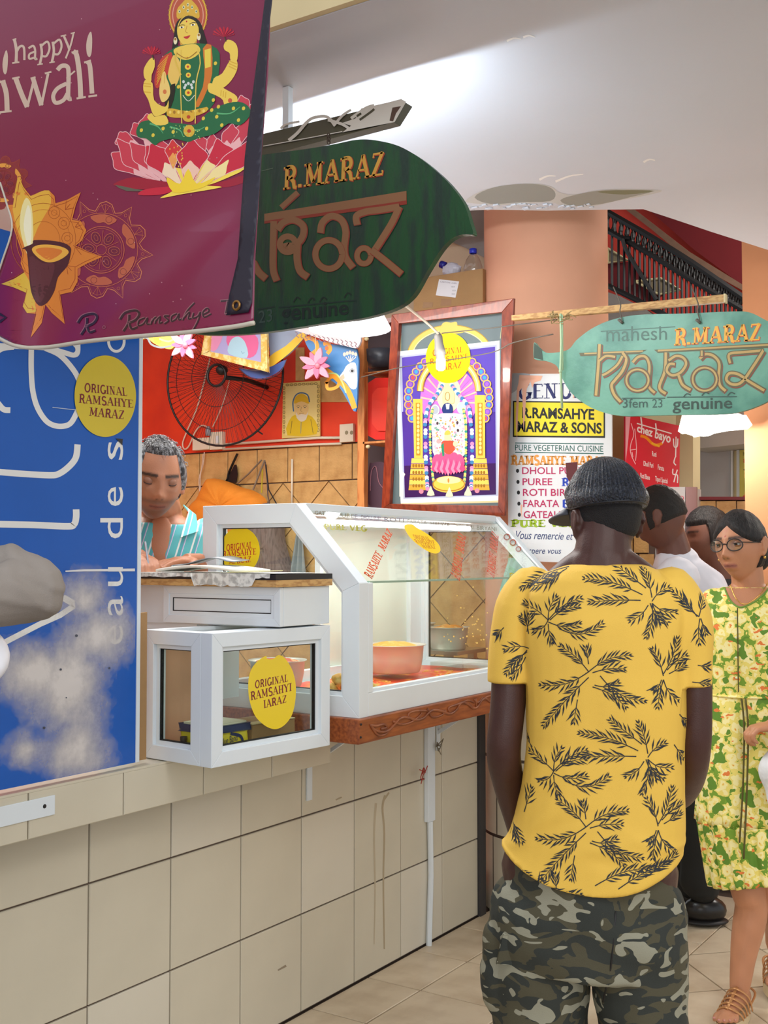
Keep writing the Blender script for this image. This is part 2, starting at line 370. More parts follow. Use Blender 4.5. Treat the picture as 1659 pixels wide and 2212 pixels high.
# floor: grout bed, square-laid tiles by the counter, diagonal tiles beyond
fl = struct('floor', MB().box((-3.2, -3, -0.06), (6, 9.5, -0.008)), mat('floor_grout', (88, 72, 60), 0.9), origin=(0, 0, 0))
pt, g = 0.318, 0.006
for i in range(-1, 2):
    for j in range(-9, 4):
        x0, y0 = 0.21+(i)*pt, 3.562+j*pt
        xa = max(x0, 0.0) if i >= 0 else 0.0
        w = 0.21-g if i < 0 else pt-g
        tile(w, pt-g, 0.008, M_FLOORT, fl, (xa+g/2, y0+g/2, 0.0), rx=-math.pi/2)
pd = 0.3265
X1 = 0.21+2*pt
def clip_poly(poly, a, b, c):  # keep a x + b y >= c
    out = []
    for i in range(len(poly)):
        p, q = poly[i], poly[(i+1) % len(poly)]; dp, dq = a*p[0]+b*p[1]-c, a*q[0]+b*q[1]-c
        if dp >= 0: out.append(p)
        if (dp >= 0) != (dq >= 0): t = dp/(dp-dq); out.append((p[0]+(q[0]-p[0])*t, p[1]+(q[1]-p[1])*t))
    return out
s2 = math.sqrt(0.5); nt_ = 0
dmesh = None
for i in range(0, 34):
    for j in range(-20, 22):
        A = 2.296+i*pd/s2*1.0 - 3*pd/s2; B = 3.211+j*pd/s2   # x+y , y-x
        A = 4.838+(i-12)*0.4617
        B = 3.211+(j-2)*0.4617
        cx, cy = (A+0.2308-(B+0.2308))/2, (A+B)/2+0.2308
        if not (X1-0.25 < cx < 3.2 and 1.6 < cy < 7.6): continue
        hh = (pd-g)/2/s2
        poly = [(cx-hh, cy), (cx, cy-hh), (cx+hh, cy), (cx, cy+hh)]
        if cx-hh < X1+g/2:
            poly = clip_poly(poly, 1, 0, X1+g/2)
            if len(poly) < 3: continue
            mb = MB().prism([(p[0], p[1], -0.008) for p in poly], (0, 0, 0.008)); mb.build('tile', M_FLOORT, fl)
        else:
            o = tile(pd-g, pd-g, 0.008, M_FLOORT, fl, (cx-hh, cy, 0.0), rx=-math.pi/2)
            o.rotation_euler = (Matrix.Rotation(math.radians(-45), 3, 'Z') @ Matrix.Rotation(-math.pi/2, 3, 'X')).to_euler()
            o.location = Vector((cx-hh, cy, 0))-ORIG[fl]
# counter wall x = 0
wl = struct('wall_left', MB().box((-0.12, 0.3, 0), (-0.007, 4.03, 0.9)), M_GROUT, origin=(0, 0.3, 0))
pw, ph = 0.2917, 0.302
RZ = math.pi/2
for i in range(-4, 7):
    for j in range(3):
        y0 = 2.0+i*pw; w = min(pw, 4.03-y0)-0.005
        tile(w, (ph if j < 2 else 0.296)-0.005, 0.008, M_TILE2 if (i+j*2) % 5 == 0 else M_TILE, wl, (0.0, y0+0.0025, 0.006+j*ph), rotz=RZ)
cs = struct('wall_end', MB().box((-0.12, 4.03, 0), (0.012, 4.075, 0.9)), mat('dark_grey_metal_post', (62, 60, 62), 0.5))
aw = Art(lambda x, y: P(x, y, x=0.0), (1, 0, 0), base=.0004, step=.00003)
DR = (176, 160, 132)
aw.line([(832, 1718), (826, 1745), (830, 1800), (828, 1900), (830, 2050)], (5, 3), DR, 5); aw.line([(812, 1735), (808, 1800), (810, 1920), (808, 2040)], (5, 2), (190, 176, 150), 5); aw.line([(840, 1712), (828, 1730)], 4, DR); aw.line([(600, 2096), (618, 2086)], (3, 5), (150, 136, 116), 3)
aw.line([(738, 1722), (725, 1728)], 3, DR)
aw.build('drip_stains', PRINT, wl)
# projecting tiled ledge
ld = thing('counter_ledge', (0.07, 1.6, 0.795), 'tiled ledge running below the blue panel and small glass box', 'ledge')
MB().box((0.001, 0.3, 0.797), (0.122, 2.853, 0.898)).build('slab', M_GROUT, ld)
MB().box((0.001, 0.3, 0.8985), (0.13, 2.853, 0.904)).build('worktop', M_TILE, ld)
for i in range(-5, 4):
    y0 = 1.7035+i*0.2872
    tile(0.2872-0.003, 0.104, 0.008, M_TILE, ld, (0.13, y0, 0.795), rotz=RZ)
ap = MB().box((0.131, 1.45, 0.868), (0.136, 1.775, 0.905)).build('switch_plate', M_WHITE, None, bevel=0.002) if False else None
pl = thing('white_cover_plate', P(60, 1725, x=0.13), 'white cover plate screwed to the ledge below the blue panel', 'plate')
a_, b_ = P(0, 1725, x=0.13), P(117, 1700, x=0.13)
MB().box((0.1305, 1.35, 0.838), (0.134, b_.y, 0.882)).build('plate', M_WHITE, pl, bevel=0.001)
MB().lathe([(0, 0.002), (0.004, 0.0015), (0.005, 0)], (0.134, b_.y-0.03, 0.862), 10, Matrix.Rotation(math.pi/2, 3, 'Y')).build('screw', M_BLACK, pl)
# back wall of the stall  (faces the camera, y = 4.5)
YB = 4.5
wb = struct('wall_back', MB().box((-3.2, YB+0.008, 0), (0.02, YB+0.15, 3.3)), M_GROUT, origin=(-1, YB, 0))
MB().box((-3.2, YB, 1.985), (0.02, YB+0.02, 3.3)).build('painted_wall', M_RED, wb)
for i in range(-14, 10):
    x0 = P(621, 968, y=YB).x+(i-4)*0.198
    if x0 > -0.1 or x0 < -3.0: continue
    tile(0.192, 0.172, 0.008, M_STONE, wb, (x0+0.003, YB, 1.806))
dz = 0.285  # diagonal rows below: diamond tiles, half tiles at the top edge
x00 = P(660, 1045, y=YB).x
for r_ in range(0, 9):
    for i in range(-9, 9):
        cx = x00+i*dz+(dz/2 if r_ % 2 else 0); cz = 1.800-r_*dz/2
        hh = dz/2-0.004
        if cx < -3 or cx > 0.05: continue
        if r_ == 0: pts = [(cx-hh, YB, cz), (cx, YB, cz-hh), (cx+hh, YB, cz)]
        else: pts = [(cx-hh, YB, cz), (cx, YB, cz-hh), (cx+hh, YB, cz), (cx, YB, cz+hh)]
        key = ('dia', r_ == 0)
        if key in _tile:
            o = _tile[key].copy(); COL.objects.link(o); o.parent = wb; o.location = Vector((cx, YB, cz))-ORIG[wb]
        else:
            q = [(p[0]-cx, p[1]-YB, p[2]-cz) for p in pts]
            o = MB().prism(q, (0, 0.008, 0)).build('tile', M_STONE, origin=(0, 0, 0)); _tile[key] = o; o.parent = wb; o.location = Vector((cx, YB, cz))-ORIG[wb]
struct('wall_stall_side', MB().box((-3.3, 0.3, 0), (-3.2, 4.6, 3.3)), M_RED)
struct('wall_stall_front', MB().box((-3.2, 0.2, 0), (0.0, 0.3, 3.3)), M_CREAM)
struct('floor_stall', MB().box((-3.2, 0.3, -0.006), (-0.12, 4.5, 0.12)), M_FLOORT)
# ceiling slab with worn far edge
zc = 2.7
far = [(-3.2, 3.55), (-0.6, 3.57), (0.10, 3.585)] + [tuple(P(px, py, z=zc)[:2]) for px, py in ((1010, 455), (1060, 453), (1180, 455), (1300, 453), (1390, 452), (1460, 475), (1540, 502), (1600, 521), (1659, 540))] + [(1.25, 5.5), (6, 5.6)]
cl = struct('ceiling', MB().prism([(x, y, zc) for x, y in far]+[(6, 2.12, zc), (-3.2, 2.12, zc)], (0, 0, 0.16)), M_CEIL)
struct('ceiling_upper', MB().box((-3.2, 2.2, 4.3), (6, 9, 4.4)), M_GREYW)
# plaster above the near edge of the slab
struct('wall_above_ceiling', MB().box((-3.2, 2.10, 2.702), (6, 2.119, 3.6)), M_CREAM)
ae = Art(lambda x, y: P(x, y, z=zc), (0, 0, -1), maxlen=60)
GP = (148, 152, 146)
ae.fill([(1005, 434), (1040, 412), (1090, 400), (1150, 396), (1190, 402), (1208, 415), (1240, 420), (1290, 411), (1350, 408), (1430, 411), (1395, 422), (1330, 434), (1280, 445), (1215, 444), (1190, 437), (1130, 440), (1080, 443), (1035, 440)], (196, 198, 196), 3)
ae.fill([(1025, 426), (1055, 408), (1100, 399), (1150, 397), (1185, 403), (1200, 418), (1188, 434), (1130, 436), (1060, 440)], GP, 3)
ae.fill([(1210, 432), (1250, 419), (1310, 410), (1370, 411), (1410, 413), (1360, 426), (1300, 440), (1240, 445)], (150, 151, 142), 3)
ae.fill([(1290, 414), (1350, 410), (1415, 412), (1350, 420)], (120, 120, 88), 3)
for (a, b, c, d) in ((1165, 388, 1200, 380), (1200, 392, 1260, 376), (1390, 350, 1415, 346), (1095, 88, 1125, 84), (1130, 80, 1155, 80)): ae.line([(a, b), ((a+c)/2, (b+d)/2-4), (c, d)], (5, 2), (242, 242, 240), 4)
ae.build('peeled_paint', mat('bare_plaster', (1, 1, 1)) if False else PRINT_MATT, cl)
# chips of loose paint along the far edge
cm = MB(); rnd = random.Random(3)
for k in range(34):
    px = 1012+k*8+rnd.uniform(-8, 8); p = P(px, 452-rnd.uniform(2, 12), z=zc-0.001); w = rnd.uniform(0.003, 0.013)
    cm.box((p.x-w, p.y-0.005, p.z-rnd.uniform(0.002, 0.006)), (p.x+w, p.y+0.008, p.z))
cm.build('loose_paint_flakes', M_CEIL, cl, kind='stuff')
# round column with tiled foot
cc = Vector((P(1181, 1000, t=4.75).x, P(1181, 1000, t=4.75).y, 0))
col_ = struct('trim_1', MB().lathe([(0.258, 0.62), (0.258, 3.4)], cc, 64), M_PEACH, smooth=True, origin=cc)
MB().lathe([(0.262, 0), (0.262, 0.95)], cc, 64).build('grout', M_GROUT, col_, smooth=True)
for j in range(3):
    for k in range(12):
        a0 = 2*math.pi*k/12+0.1*j; mb = MB(); vs = []; n = 5
        for i in range(n+1):
            a = a0+(2*math.pi/12-0.02)*i/n
            for (r, z) in ((0.27, j*0.31+0.006), (0.27, j*0.31+0.304)): vs.append((cc.x+r*math.cos(a), cc.y+r*math.sin(a), z))
        mb.add(vs, [(2*i, 2*i+2, 2*i+3, 2*i+1) for i in range(n)]); mb.build('tile', M_TILE, col_, smooth=True)
# right pillar
pr_ = P(1619, 800, t=5.2)
rp = struct('trim_2', MB().box((pr_.x, pr_.y-0.1, 0), (pr_.x+0.75, pr_.y+0.65, 3.3)), M_ORANGE)
# ------------------------------------------------------------------ stairwell behind
YS = 7.0
struct('wall_far', MB().prism([P(1300, 420, y=YS+0.6), P(1700, 420, y=YS+0.6), P(1700, 760, y=YS+0.6), P(1300, 760, y=YS+0.6)], (0, 0.08, 0)), M_RED2)
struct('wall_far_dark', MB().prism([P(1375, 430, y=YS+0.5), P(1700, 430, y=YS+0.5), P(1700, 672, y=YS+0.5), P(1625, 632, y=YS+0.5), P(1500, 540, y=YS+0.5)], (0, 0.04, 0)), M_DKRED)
struct('wall_far_left', MB().prism([P(800, 720, y=YB-0.012), P(1075, 720, y=YB-0.012), P(1075, 400, y=YB-0.012), P(800, 400, y=YB-0.012)], (0, 0.02, 0)), M_BEIGE)
struct('ceiling_stair_soffit', MB().prism([P(*p, y=YB-0.03) for p in ((900, 440), (1075, 440), (1075, 563), (1045, 556), (1005, 535), (970, 520), (900, 490))], (0, 0.015, 0)), M_GREYW)
sl = struct('ceiling_stair_soffit_right', MB().prism([P(1310, 630, y=YS-0.02), P(1340, 640, y=YS-0.02), P(1395, 668, y=YS-0.02), P(1440, 705, y=YS-0.02), P(1310, 705, y=YS-0.02)], (0, 0.1, 0)), M_GREYW)
def crs(x, y): return (1300+x*0.2164, 440+y*0.2164)   # close-up of the stairs
stairs = thing('staircase', P(1400, 640, y=YS), 'red staircase flight with grey handrail seen above the smaller leaf sign', 'staircase')
hb = MB().prism([P(*crs(240, 60), y=YS+0.2), P(*crs(330, 60), y=YS+0.2), P(*crs(860, 470), y=YS+0.2), P(*crs(1475, 850), y=YS+0.2), P(*crs(1475, 905), y=YS+0.2), P(*crs(860, 560), y=YS+0.2), P(*crs(500, 260), y=YS+0.2)], (0, 0.06, 0)); hb.build('stone_coping', mat('stair_coping_stone', (128, 98, 80), 0.8, var=0.1, vscale=20), stairs)
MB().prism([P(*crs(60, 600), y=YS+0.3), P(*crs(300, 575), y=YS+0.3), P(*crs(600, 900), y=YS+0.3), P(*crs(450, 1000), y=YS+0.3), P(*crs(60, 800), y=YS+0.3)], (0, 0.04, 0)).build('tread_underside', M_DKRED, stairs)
M_TREAD = mat('stone_tread', (140, 126, 100), 0.8, var=0.1)
for pts in ([(60, 445), (260, 560), (60, 590)], [(330, 775), (590, 745), (790, 860), (570, 905)]):
    MB().prism([P(*crs(*p), y=YS+0.27) for p in pts], (0, 0.03, 0)).build('tread', M_TREAD, stairs)
    MB().tube([P(*crs(*p), y=YS+0.265) for p in pts+[pts[0]]], 0.008, 6).build('tread_edge', M_CREAM, stairs)
MB().box((P(1400, 640, y=YS+.35).x, YS+.35, 0), (P(1400, 640, y=YS+.35).x+.12, YS+.42, 2.9)).build('support_post', M_GREYW, stairs)
rail = thing('stair_railing', P(1400, 640, y=YS), 'black iron stair railing with a row of ovals under its handrail', 'railing')
def RL(f, lo):  # along the rail 0..1 : top / mid / bottom
    a, b, c, d = [(60, 100), (480, 325), (900, 600), (1490, 1000)], None, None, None
    x = 60+f*1430
    def ip(tab):
        for i in range(len(tab)-1):
            if tab[i][0] <= x <= tab[i+1][0]:
                t = (x-tab[i][0])/(tab[i+1][0]-tab[i][0]); return tab[i][1]*(1-t)+tab[i+1][1]*t
        return tab[-1][1]
    y = ip({0: [(60, 85), (480, 325), (860, 560), (1500, 1000)], 1: [(60, 270), (480, 500), (860, 740), (1500, 1110)], 2: [(60, 820), (400, 985), (700, 1150), (1500, 1560)]}[lo])
    return P(*crs(x, y), y=YS)
for lo, r in ((0, 0.022), (1, 0.02), (2, 0.02)): MB().tube([RL(i/10, lo) for i in range(11)], r, 6).build('rail', M_BLACK, rail)
bar = None; NB = 30
for k in range(NB):
    f = 0.03+0.97*(k/NB)**0.9; a, b = RL(f, 1), RL(f, 2); MB().tube([a, b], 0.009, 5).build('baluster', M_BLACK, rail)
for k in range(26):
    f = 0.02+0.95*(k/26)**0.9; c = (RL(f, 0)+RL(f, 1))/2; h_ = (RL(f, 0)-RL(f, 1)).length/2
    pts = [(c.x+0.026*math.cos(t), c.y, c.z+h_*0.9*math.sin(t)) for t in [2*math.pi*i/12 for i in range(13)]]
    MB().tube(pts, 0.014, 4).build('oval_ring', M_BLACK, rail)
MB().tube([P(*crs(*p), y=YS-0.02) for p in cr([(280, 340), (215, 350), (235, 440), (300, 560), (400, 720), (480, 850), (550, 960)], 5)], 0.014, 6).build('scroll_bar', M_BLACK, rail)
# ------------------------------------------------------------------ far stall seen between the pillars
YF = 6.2
bg = struct('wall_far_stall', MB().prism([P(1290, 880, y=YF+0.6), P(1700, 880, y=YF+0.6), P(1700, 1400, y=YF+0.6), P(1290, 1400, y=YF+0.6)], (0, 0.1, 0)), M_CREAM)
struct('wall_far_stall_side', MB().prism([P(1300, 880, y=5.6), P(1356, 880, y=5.6), P(1356, 1350, y=5.6), P(1300, 1350, y=5.6)], (0, 0.05, 0)), mat('tan_paint', (206, 170, 118), 0.8))
struct('trim_3', MB().prism([P(1460, 880, y=5.9), P(1497, 880, y=5.9), P(1497, 1060, y=5.9), P(1460, 1060, y=5.9)], (0, 0.12, 0)), M_CREAM)
struct('ceiling_far_stall', MB().prism([P(1497, 860, y=YF), P(1700, 860, y=YF), P(1700, 950, y=YF), P(1497, 970, y=YF)], (0, 0.4, 0)), mat('pale_grey_paint', (186, 184, 178), 0.8))
def cb(x, y): return (1340+x*0.1923, 880+y*0.1923)
wf = struct('window_1', MB().prism([P(*cb(820, 450), y=YF+0.3), P(*cb(1700, 430), y=YF+0.3), P(*cb(1700, 1040), y=YF+0.3), P(*cb(820, 1040), y=YF+0.3)], (0, 0.03, 0)), M_CREAM)
for q in ([(835, 475), (1235, 465), (1235, 1020), (835, 1020)],):
    MB().prism([P(*cb(*p), y=YF+0.285) for p in q], (0, 0.008, 0)).build('pane', mat('frosted_pane', (186, 186, 186), 0.3), wf)
for q in ([(1240, 455), (1262, 455), (1262, 1030), (1240, 1030)], [(1305, 445), (1335, 445), (1335, 1030), (1305, 1030)], [(820, 455), (1470, 440), (1470, 465), (820, 478)]):
    MB().prism([P(*cb(*p), y=YF+0.27) for p in q], (0, 0.02, 0)).build('window_frame', M_WHITE, wf)
po = thing('flower_poster', P(*cb(1400, 1020), y=YF+0.25), 'yellow-green poster with red flowers in the far window', 'poster')
MB().prism([P(*cb(*p), y=YF+0.25) for p in [(1340, 480), (1490, 476), (1490, 1030), (1340, 1030)]], (0, 0.008, 0)).build('sheet', mat('yellow_green_paper', (206, 200, 92), 0.6), po)
a = Art(lambda x, y: P(*cb(x, y), y=YF+0.25), (0, -1, 0))
for (x, y, r) in ((1415, 600, 34), (1430, 990, 36), (1400, 1010, 26), (1455, 1000, 30)):
    for k in range(5): a.ell(x+r*0.55*math.cos(k*1.256), y+r*0.55*math.sin(k*1.256), r*.5, r*.5, (214, 62, 40), n=10)
a.fill([(1400, 780), (1440, 850), (1430, 940), (1400, 960), (1395, 860)], (86, 150, 60), 3); a.ell(1410, 700, 26, 14, (70, 100, 60)); a.text('Fleur', [(1380, 500), (1460, 496), (1460, 540), (1380, 545)], (40, 60, 30))
a.build('printed_flowers', PRINT, po)
fc = struct('wall_far_counter', MB().prism([P(1497, 1079, y=5.75), P(1640, 1079, y=5.75), P(1640, 1500, y=5.75), P(1497, 1500, y=5.75)], (0, 0.3, 0)), M_GROUT)
for i in range(4):
    for j in range(4):
        x0 = 1505+i*44-(j % 2)*20; a_ = P(x0, 1083+j*46, y=5.745); b_ = P(x0+42, 1083+(j+1)*46-2, y=5.745)
        MB().box((a_.x, 5.738, b_.z), (b_.x, 5.75, a_.z)).build('tile', M_STONE, fc)
MB().prism([P(1500, 1073, y=5.72), P(1640, 1073, y=5.72), P(1640, 1080, y=5.72), P(1500, 1080, y=5.72)], (0, 0.34, 0)).build('counter_top', mat('maroon_shelf', (120, 36, 44), 0.5), fc)
wc = struct('wall_white_counter', MB().prism([P(1300, 1052, y=5.5), P(1480, 1052, y=5.5), P(1480, 1500, y=5.5), P(1300, 1500, y=5.5)], (0.0, 0.25, 0)), mat('white_board', (226, 228, 228), 0.5))
MB().prism([P(1481, 1052, y=5.49), P(1504, 1052, y=5.6), P(1504, 1500, y=5.6), P(1481, 1500, y=5.49)], (0, 0.02, 0)).build('pink_side_board', mat('pale_pink_board', (206, 176, 182), 0.7), wc)
wt = struct('wall_behind_column', MB().prism([P(1300, 1150, y=5.3), P(1400, 1150, y=5.3), P(1400, 1900, y=5.3), P(1300, 1900, y=5.3)], (0, 0.1, 0)), M_GROUT)
for i in range(3):
    for j in range(4):
        a_ = P(1302+i*34+(j % 2)*12, 1155+j*42, y=5.29); b_ = P(1302+i*34+30+(j % 2)*12, 1155+(j+1)*42-3, y=5.29); MB().box((a_.x, 5.285, b_.z), (b_.x, 5.3, a_.z)).build('tile', M_STONE, wt)
struct('wall_far_base', MB().box((P(1556, 1900, y=5.27).x, 5.27, 0), (P(1556, 1900, y=5.27).x+0.55, 5.37, 0.95)), M_STONE)
struct('wall_distance', MB().box((-3.2, 8.6, 0), (6, 8.7, 4.4)), M_CREAM)
# ================================================================== WOOD COUNTER AND GLASS CASES
XF, XK, Y0, Y1 = 0.395, -0.19, 2.617, 3.90
wcn = thing('wooden_counter', (0.1, 3.25, 0.906), 'varnished wooden counter shelf with carved front edge under the glass food case', 'counter')
MB().box((-0.25, 2.60, 0.906), (0.405, 3.99, 0.976)).build('counter_board', M_WOOD, wcn, bevel=0.004)
cv = MB()  # carved scroll on the front edge, raised
def cvp(x, y): return P(640+x*0.3255, 1080+y*0.3255, x=0.406)
for pts, w in (([(495, 1495), (510, 1520), (560, 1540), (610, 1530), (650, 1490), (690, 1450), (740, 1445), (790, 1460), (840, 1450), (880, 1410), (920, 1395), (970, 1405), (1020, 1420), (1060, 1395), (1090, 1350), (1130, 1350), (1170, 1380), (1200, 1375), (1230, 1330), (1260, 1320), (1290, 1340), (1330, 1320), (1380, 1290)], .0045),
    ([(490, 1495), (530, 1500), (580, 1490), (600, 1510), (560, 1520)], .004), ([(640, 1470), (700, 1490), (760, 1475), (810, 1440), (830, 1415)], .0035), ([(740, 1445), (750, 1415), (800, 1400), (870, 1400)], .0035),
    ([(870, 1385), (900, 1440), (960, 1430), (990, 1400)], .0035), ([(1020, 1420), (1010, 1380), (1060, 1360), (1110, 1340)], .0035), ([(1100, 1345), (1140, 1330), (1180, 1345)], .003), ([(1190, 1320), (1195, 1380)], .003), ([(1180, 1325), (1205, 1345), (1235, 1310)], .003), ([(1240, 1320), (1290, 1300), (1320, 1330)], .0035), ([(500, 1510), (540, 1560), (590, 1555), (620, 1520)], .0035)):
    cv.tube([cvp(*p) for p in cr(pts, 4)], w, 6, flat=1.0)
cv.build('carved_scroll', M_WOODC, wcn, smooth=True)
for (x, y) in ((430, 1490), (428, 1575)):
    c = cvp(x, y); MB().ball(c, 0.0035, 8).build('screw_head', M_BLACK, wcn)
def poly_frame(pts, w, f3, depth, names, m, parent, bev=0.0015, inner=True, pane=None):
    """mitred frame members along a convex polygon; f3 maps (u, v, d) to a point"""
    n = len(pts); cx = sum(p[0] for p in pts)/n; cy = sum(p[1] for p in pts)/n
    def inset(w):
        res = []
        for i in range(n):
            p0, p1, p2 = pts[i-1], pts[i], pts[(i+1) % n]
            def off(a, b):
                dx, dy = b[0]-a[0], b[1]-a[1]; l = math.hypot(dx, dy); nx, ny = -dy/l, dx/l
                if (cx-a[0])*nx+(cy-a[1])*ny < 0: nx, ny = -nx, -ny
                return (a[0]+nx*w, a[1]+ny*w), (dx/l, dy/l)
            (a, da), (b, db) = off(p0, p1), off(p1, p2); det = da[0]*db[1]-da[1]*db[0]
            t = ((b[0]-a[0])*db[1]-(b[1]-a[1])*db[0])/det; res.append((a[0]+da[0]*t, a[1]+da[1]*t))
        return res
    I1 = inset(w); I2 = inset(w+0.011)
    for i in range(n):
        j = (i+1) % n; q = [pts[i], pts[j], I1[j], I1[i]]
        mb = MB(); vs = [f3(a, b, 0) for a, b in q]+[f3(a, b, depth) for a, b in q]; mb.add(vs, [(0,1,2,3),(7,6,5,4),(0,4,5,1),(1,5,6,2),(2,6,7,3),(3,7,4,0)])
        mb.build(names, m, parent, bevel=bev)
        if inner:
            q = [I1[i], I1[j], I2[j], I2[i]]; mb = MB(); vs = [f3(a, b, depth*0.25) for a, b in q]+[f3(a, b, depth*0.8) for a, b in q]; mb.add(vs, [(0,1,2,3),(7,6,5,4),(0,4,5,1),(1,5,6,2),(2,6,7,3),(3,7,4,0)]); mb.build('glazing_bead', m, parent)
    I3 = inset(w+0.0135)
    for i in range(n):
        j = (i+1) % n; q = [I2[i], I2[j], I3[j], I3[i]]; mb = MB(); vs = [f3(a, b, depth*0.35) for a, b in q]+[f3(a, b, depth*0.6) for a, b in q]; mb.add(vs, [(0,1,2,3),(7,6,5,4),(0,4,5,1),(1,5,6,2),(2,6,7,3),(3,7,4,0)]); mb.build('gasket', M_GASK, parent)
    mb = MB(); m_ = len(I3); vs = [f3(a, b, depth*0.45) for a, b in I3]+[f3(a, b, depth*0.45+0.004) for a, b in I3]
    mb.add(vs, [tuple(range(m_)), tuple(reversed(range(m_, 2*m_)))]+[(i, i+m_, (i+1) % m_+m_, (i+1) % m_) for i in range(m_)])
    return mb.build('glass_pane' if pane is None else 'inner_panel', pane or M_GLASS, parent)
case = thing('food_display_case', (0.1, 3.25, 0.976), 'large white-framed glass food display case with a slanted front, on the carved wooden counter', 'display case')
side = [(XK, 0.976), (XF, 0.976), (XF, 1.352), (0.172, 1.582), (XK, 1.582)]
poly_frame(side, 0.058, lambda u, v, d: Vector((u, Y0+d, v)), 0.045, 'side_frame', M_WHITE, case)
endf = poly_frame(side, 0.045, lambda u, v, d: Vector((u, Y1-d, v)), 0.04, 'end_frame', M_WHITE, case)
# front lower frame, vertical glass, slanted glass, top
MB().box((XF-0.045, Y0+0.045, 0.976), (XF, Y1-0.04, 1.042)).build('bottom_rail', M_WHITE, case, bevel=0.002)
MB().box((XF-0.035, Y0+0.045, 1.042), (XF-0.010, Y1-0.04, 1.05)).build('glazing_bead', M_WHITE, case)
MB().box((XF-0.045, Y0+0.045, 1.042), (XF, Y0+0.07, 1.352)).build('corner_post', M_WHITE, case, bevel=0.002)
MB().box((XF-0.02, Y0+0.07, 1.048), (XF-0.015, Y1-0.04, 1.350)).build('front_glass', M_GLASS, case)
MB().box((XF-0.023, Y0+0.07, 1.350), (XF-0.012, Y1-0.04, 1.356)).build('glass_joint', mat('green_glass_edge', (150, 178, 160), 0.2), case)
sv = Vector((0.172-XF, 0, 1.582-1.352)); sn = Vector((sv.z, 0, -sv.x)).normalized()
a_, b_ = Vector((XF-0.016, Y0+0.045, 1.355)), Vector((0.172-0.016, Y0+0.045, 1.576))
MB().prism([a_, b_, b_+Vector((0, Y1-Y0-0.085, 0)), a_+Vector((0, Y1-Y0-0.085, 0))], sn*0.004).build('slanted_glass', M_GLASS, case)
MB().box((0.10, Y0+0.045, 1.552), (0.175, Y1-0.04, 1.584)).build('top_rail', M_WHITE, case, bevel=0.002)
MB().box((XK, Y0+0.045, 1.562), (0.10, Y1-0.04, 1.582)).build('top_panel', M_WHITE, case, bevel=0.002)
MB().box((XK, Y0+0.045, 0.976), (XF-0.045, Y1-0.04, 0.995)).build('case_floor', M_WHITE, case)
MB().box((XK, Y0+0.045, 0.995), (XK+0.035, Y1-0.04, 1.04)).build('back_rail', M_WHITE, case)
MB().box((XK, 3.22, 1.0), (XK+0.012, 3.80, 1.56)).build('back_sliding_door', mat('milky_acrylic_panel', (214, 222, 212), 0.35, var=0.03), case)
MB().box((XK-0.005, 3.78, 1.0), (XK+0.03, 3.86, 1.562)).build('back_post', M_WHITE, case, bevel=0.002)
MB().box((XK-0.005, 3.20, 1.0), (XK+0.02, 3.22, 1.562)).build('door_edge', M_WHITE, case, bevel=0.002)
tb = MB().tube([(0.09, Y0+0.08, 1.535), (0.09, Y1-0.1, 1.535)], 0.010, 10).build('tube_light', mat('lit_tube', (255, 252, 245), 0.3, emit=5.0), case)
al = area('case_tube_glow', (0.07, 3.25, 1.53), (0, 0, 0), 0.03, 1.1, 3.6, (1, 0.98, 0.93))
# stickers and lettering on the glass
OR_ = ('ORIGINAL', 'RAMSAHYE', 'MARAZ')
YEL, MAR = (238, 208, 30), (128, 32, 30)
def sticker(a, out, lines, col=YEL, ink=MAR, torn=None):
    a.fill(out, col, 4)
    for t, q in lines: a.text(t, q, ink, 'serif', wt=(0.17, 0.07))
def q4(x0, y0, x1, y1, x2, y2, x3, y3): return [(x0, y0), (x1, y1), (x2, y2), (x3, y3)]
def oval(cx, cy, rx, ry, rot=0, n=20): return [(cx+rx*math.cos(t)*math.cos(rot)-ry*math.sin(t)*math.sin(rot), cy+rx*math.cos(t)*math.sin(rot)+ry*math.sin(t)*math.cos(rot)) for t in [2*math.pi*i/n for i in range(n)]]
a = Art(lambda x, y: P(x, y, y=Y0+0.019), (0, -1, 0))
sticker(a, oval(519, 1189, 42.5, 50), [('ORIGINAL', q4(489, 1177, 545, 1170, 545, 1184, 489, 1190)), ('RAMSAHYE', q4(481, 1191, 554, 1184, 554, 1198, 481, 1203)), ('MARAZ', q4(494, 1207, 543, 1201, 543, 1214, 494, 1219))], YEL, (196, 70, 40))
a.build('yellow_round_sticker', PRINT_GLOSS, case)
sp = (Vector((XF-0.012, 0, 1.355)), sn)
a = Art(lambda x, y: P(x, y, pl=sp), sn)
sticker(a, [(873, 1136), (890, 1133), (900, 1140), (925, 1155), (946, 1174), (951, 1190), (940, 1196), (922, 1190), (900, 1175), (882, 1157)], [('ORIGINAL', q4(890, 1155, 925, 1160, 930, 1168, 896, 1163)), ('RAMSAHYE', q4(893, 1165, 938, 1168, 940, 1177, 900, 1174)), ('MARAZ', q4(908, 1176, 938, 1178, 942, 1186, 914, 1184))], (244, 202, 24), (196, 110, 20)); a.build('yellow_oval_sticker', PRINT_GLOSS, case)
ORG = (226, 96, 40)
def up(a, t, q, ink=(206, 76, 34)):   # upright reading strip: q = bottom-left, bottom-right, top-right, top-left of the strip, text runs upwards
    BL, BR, TR, TL = q; a.text(t, [BL, TL, TR, BR], ink, 'serif', wt=(0.2, 0.1))
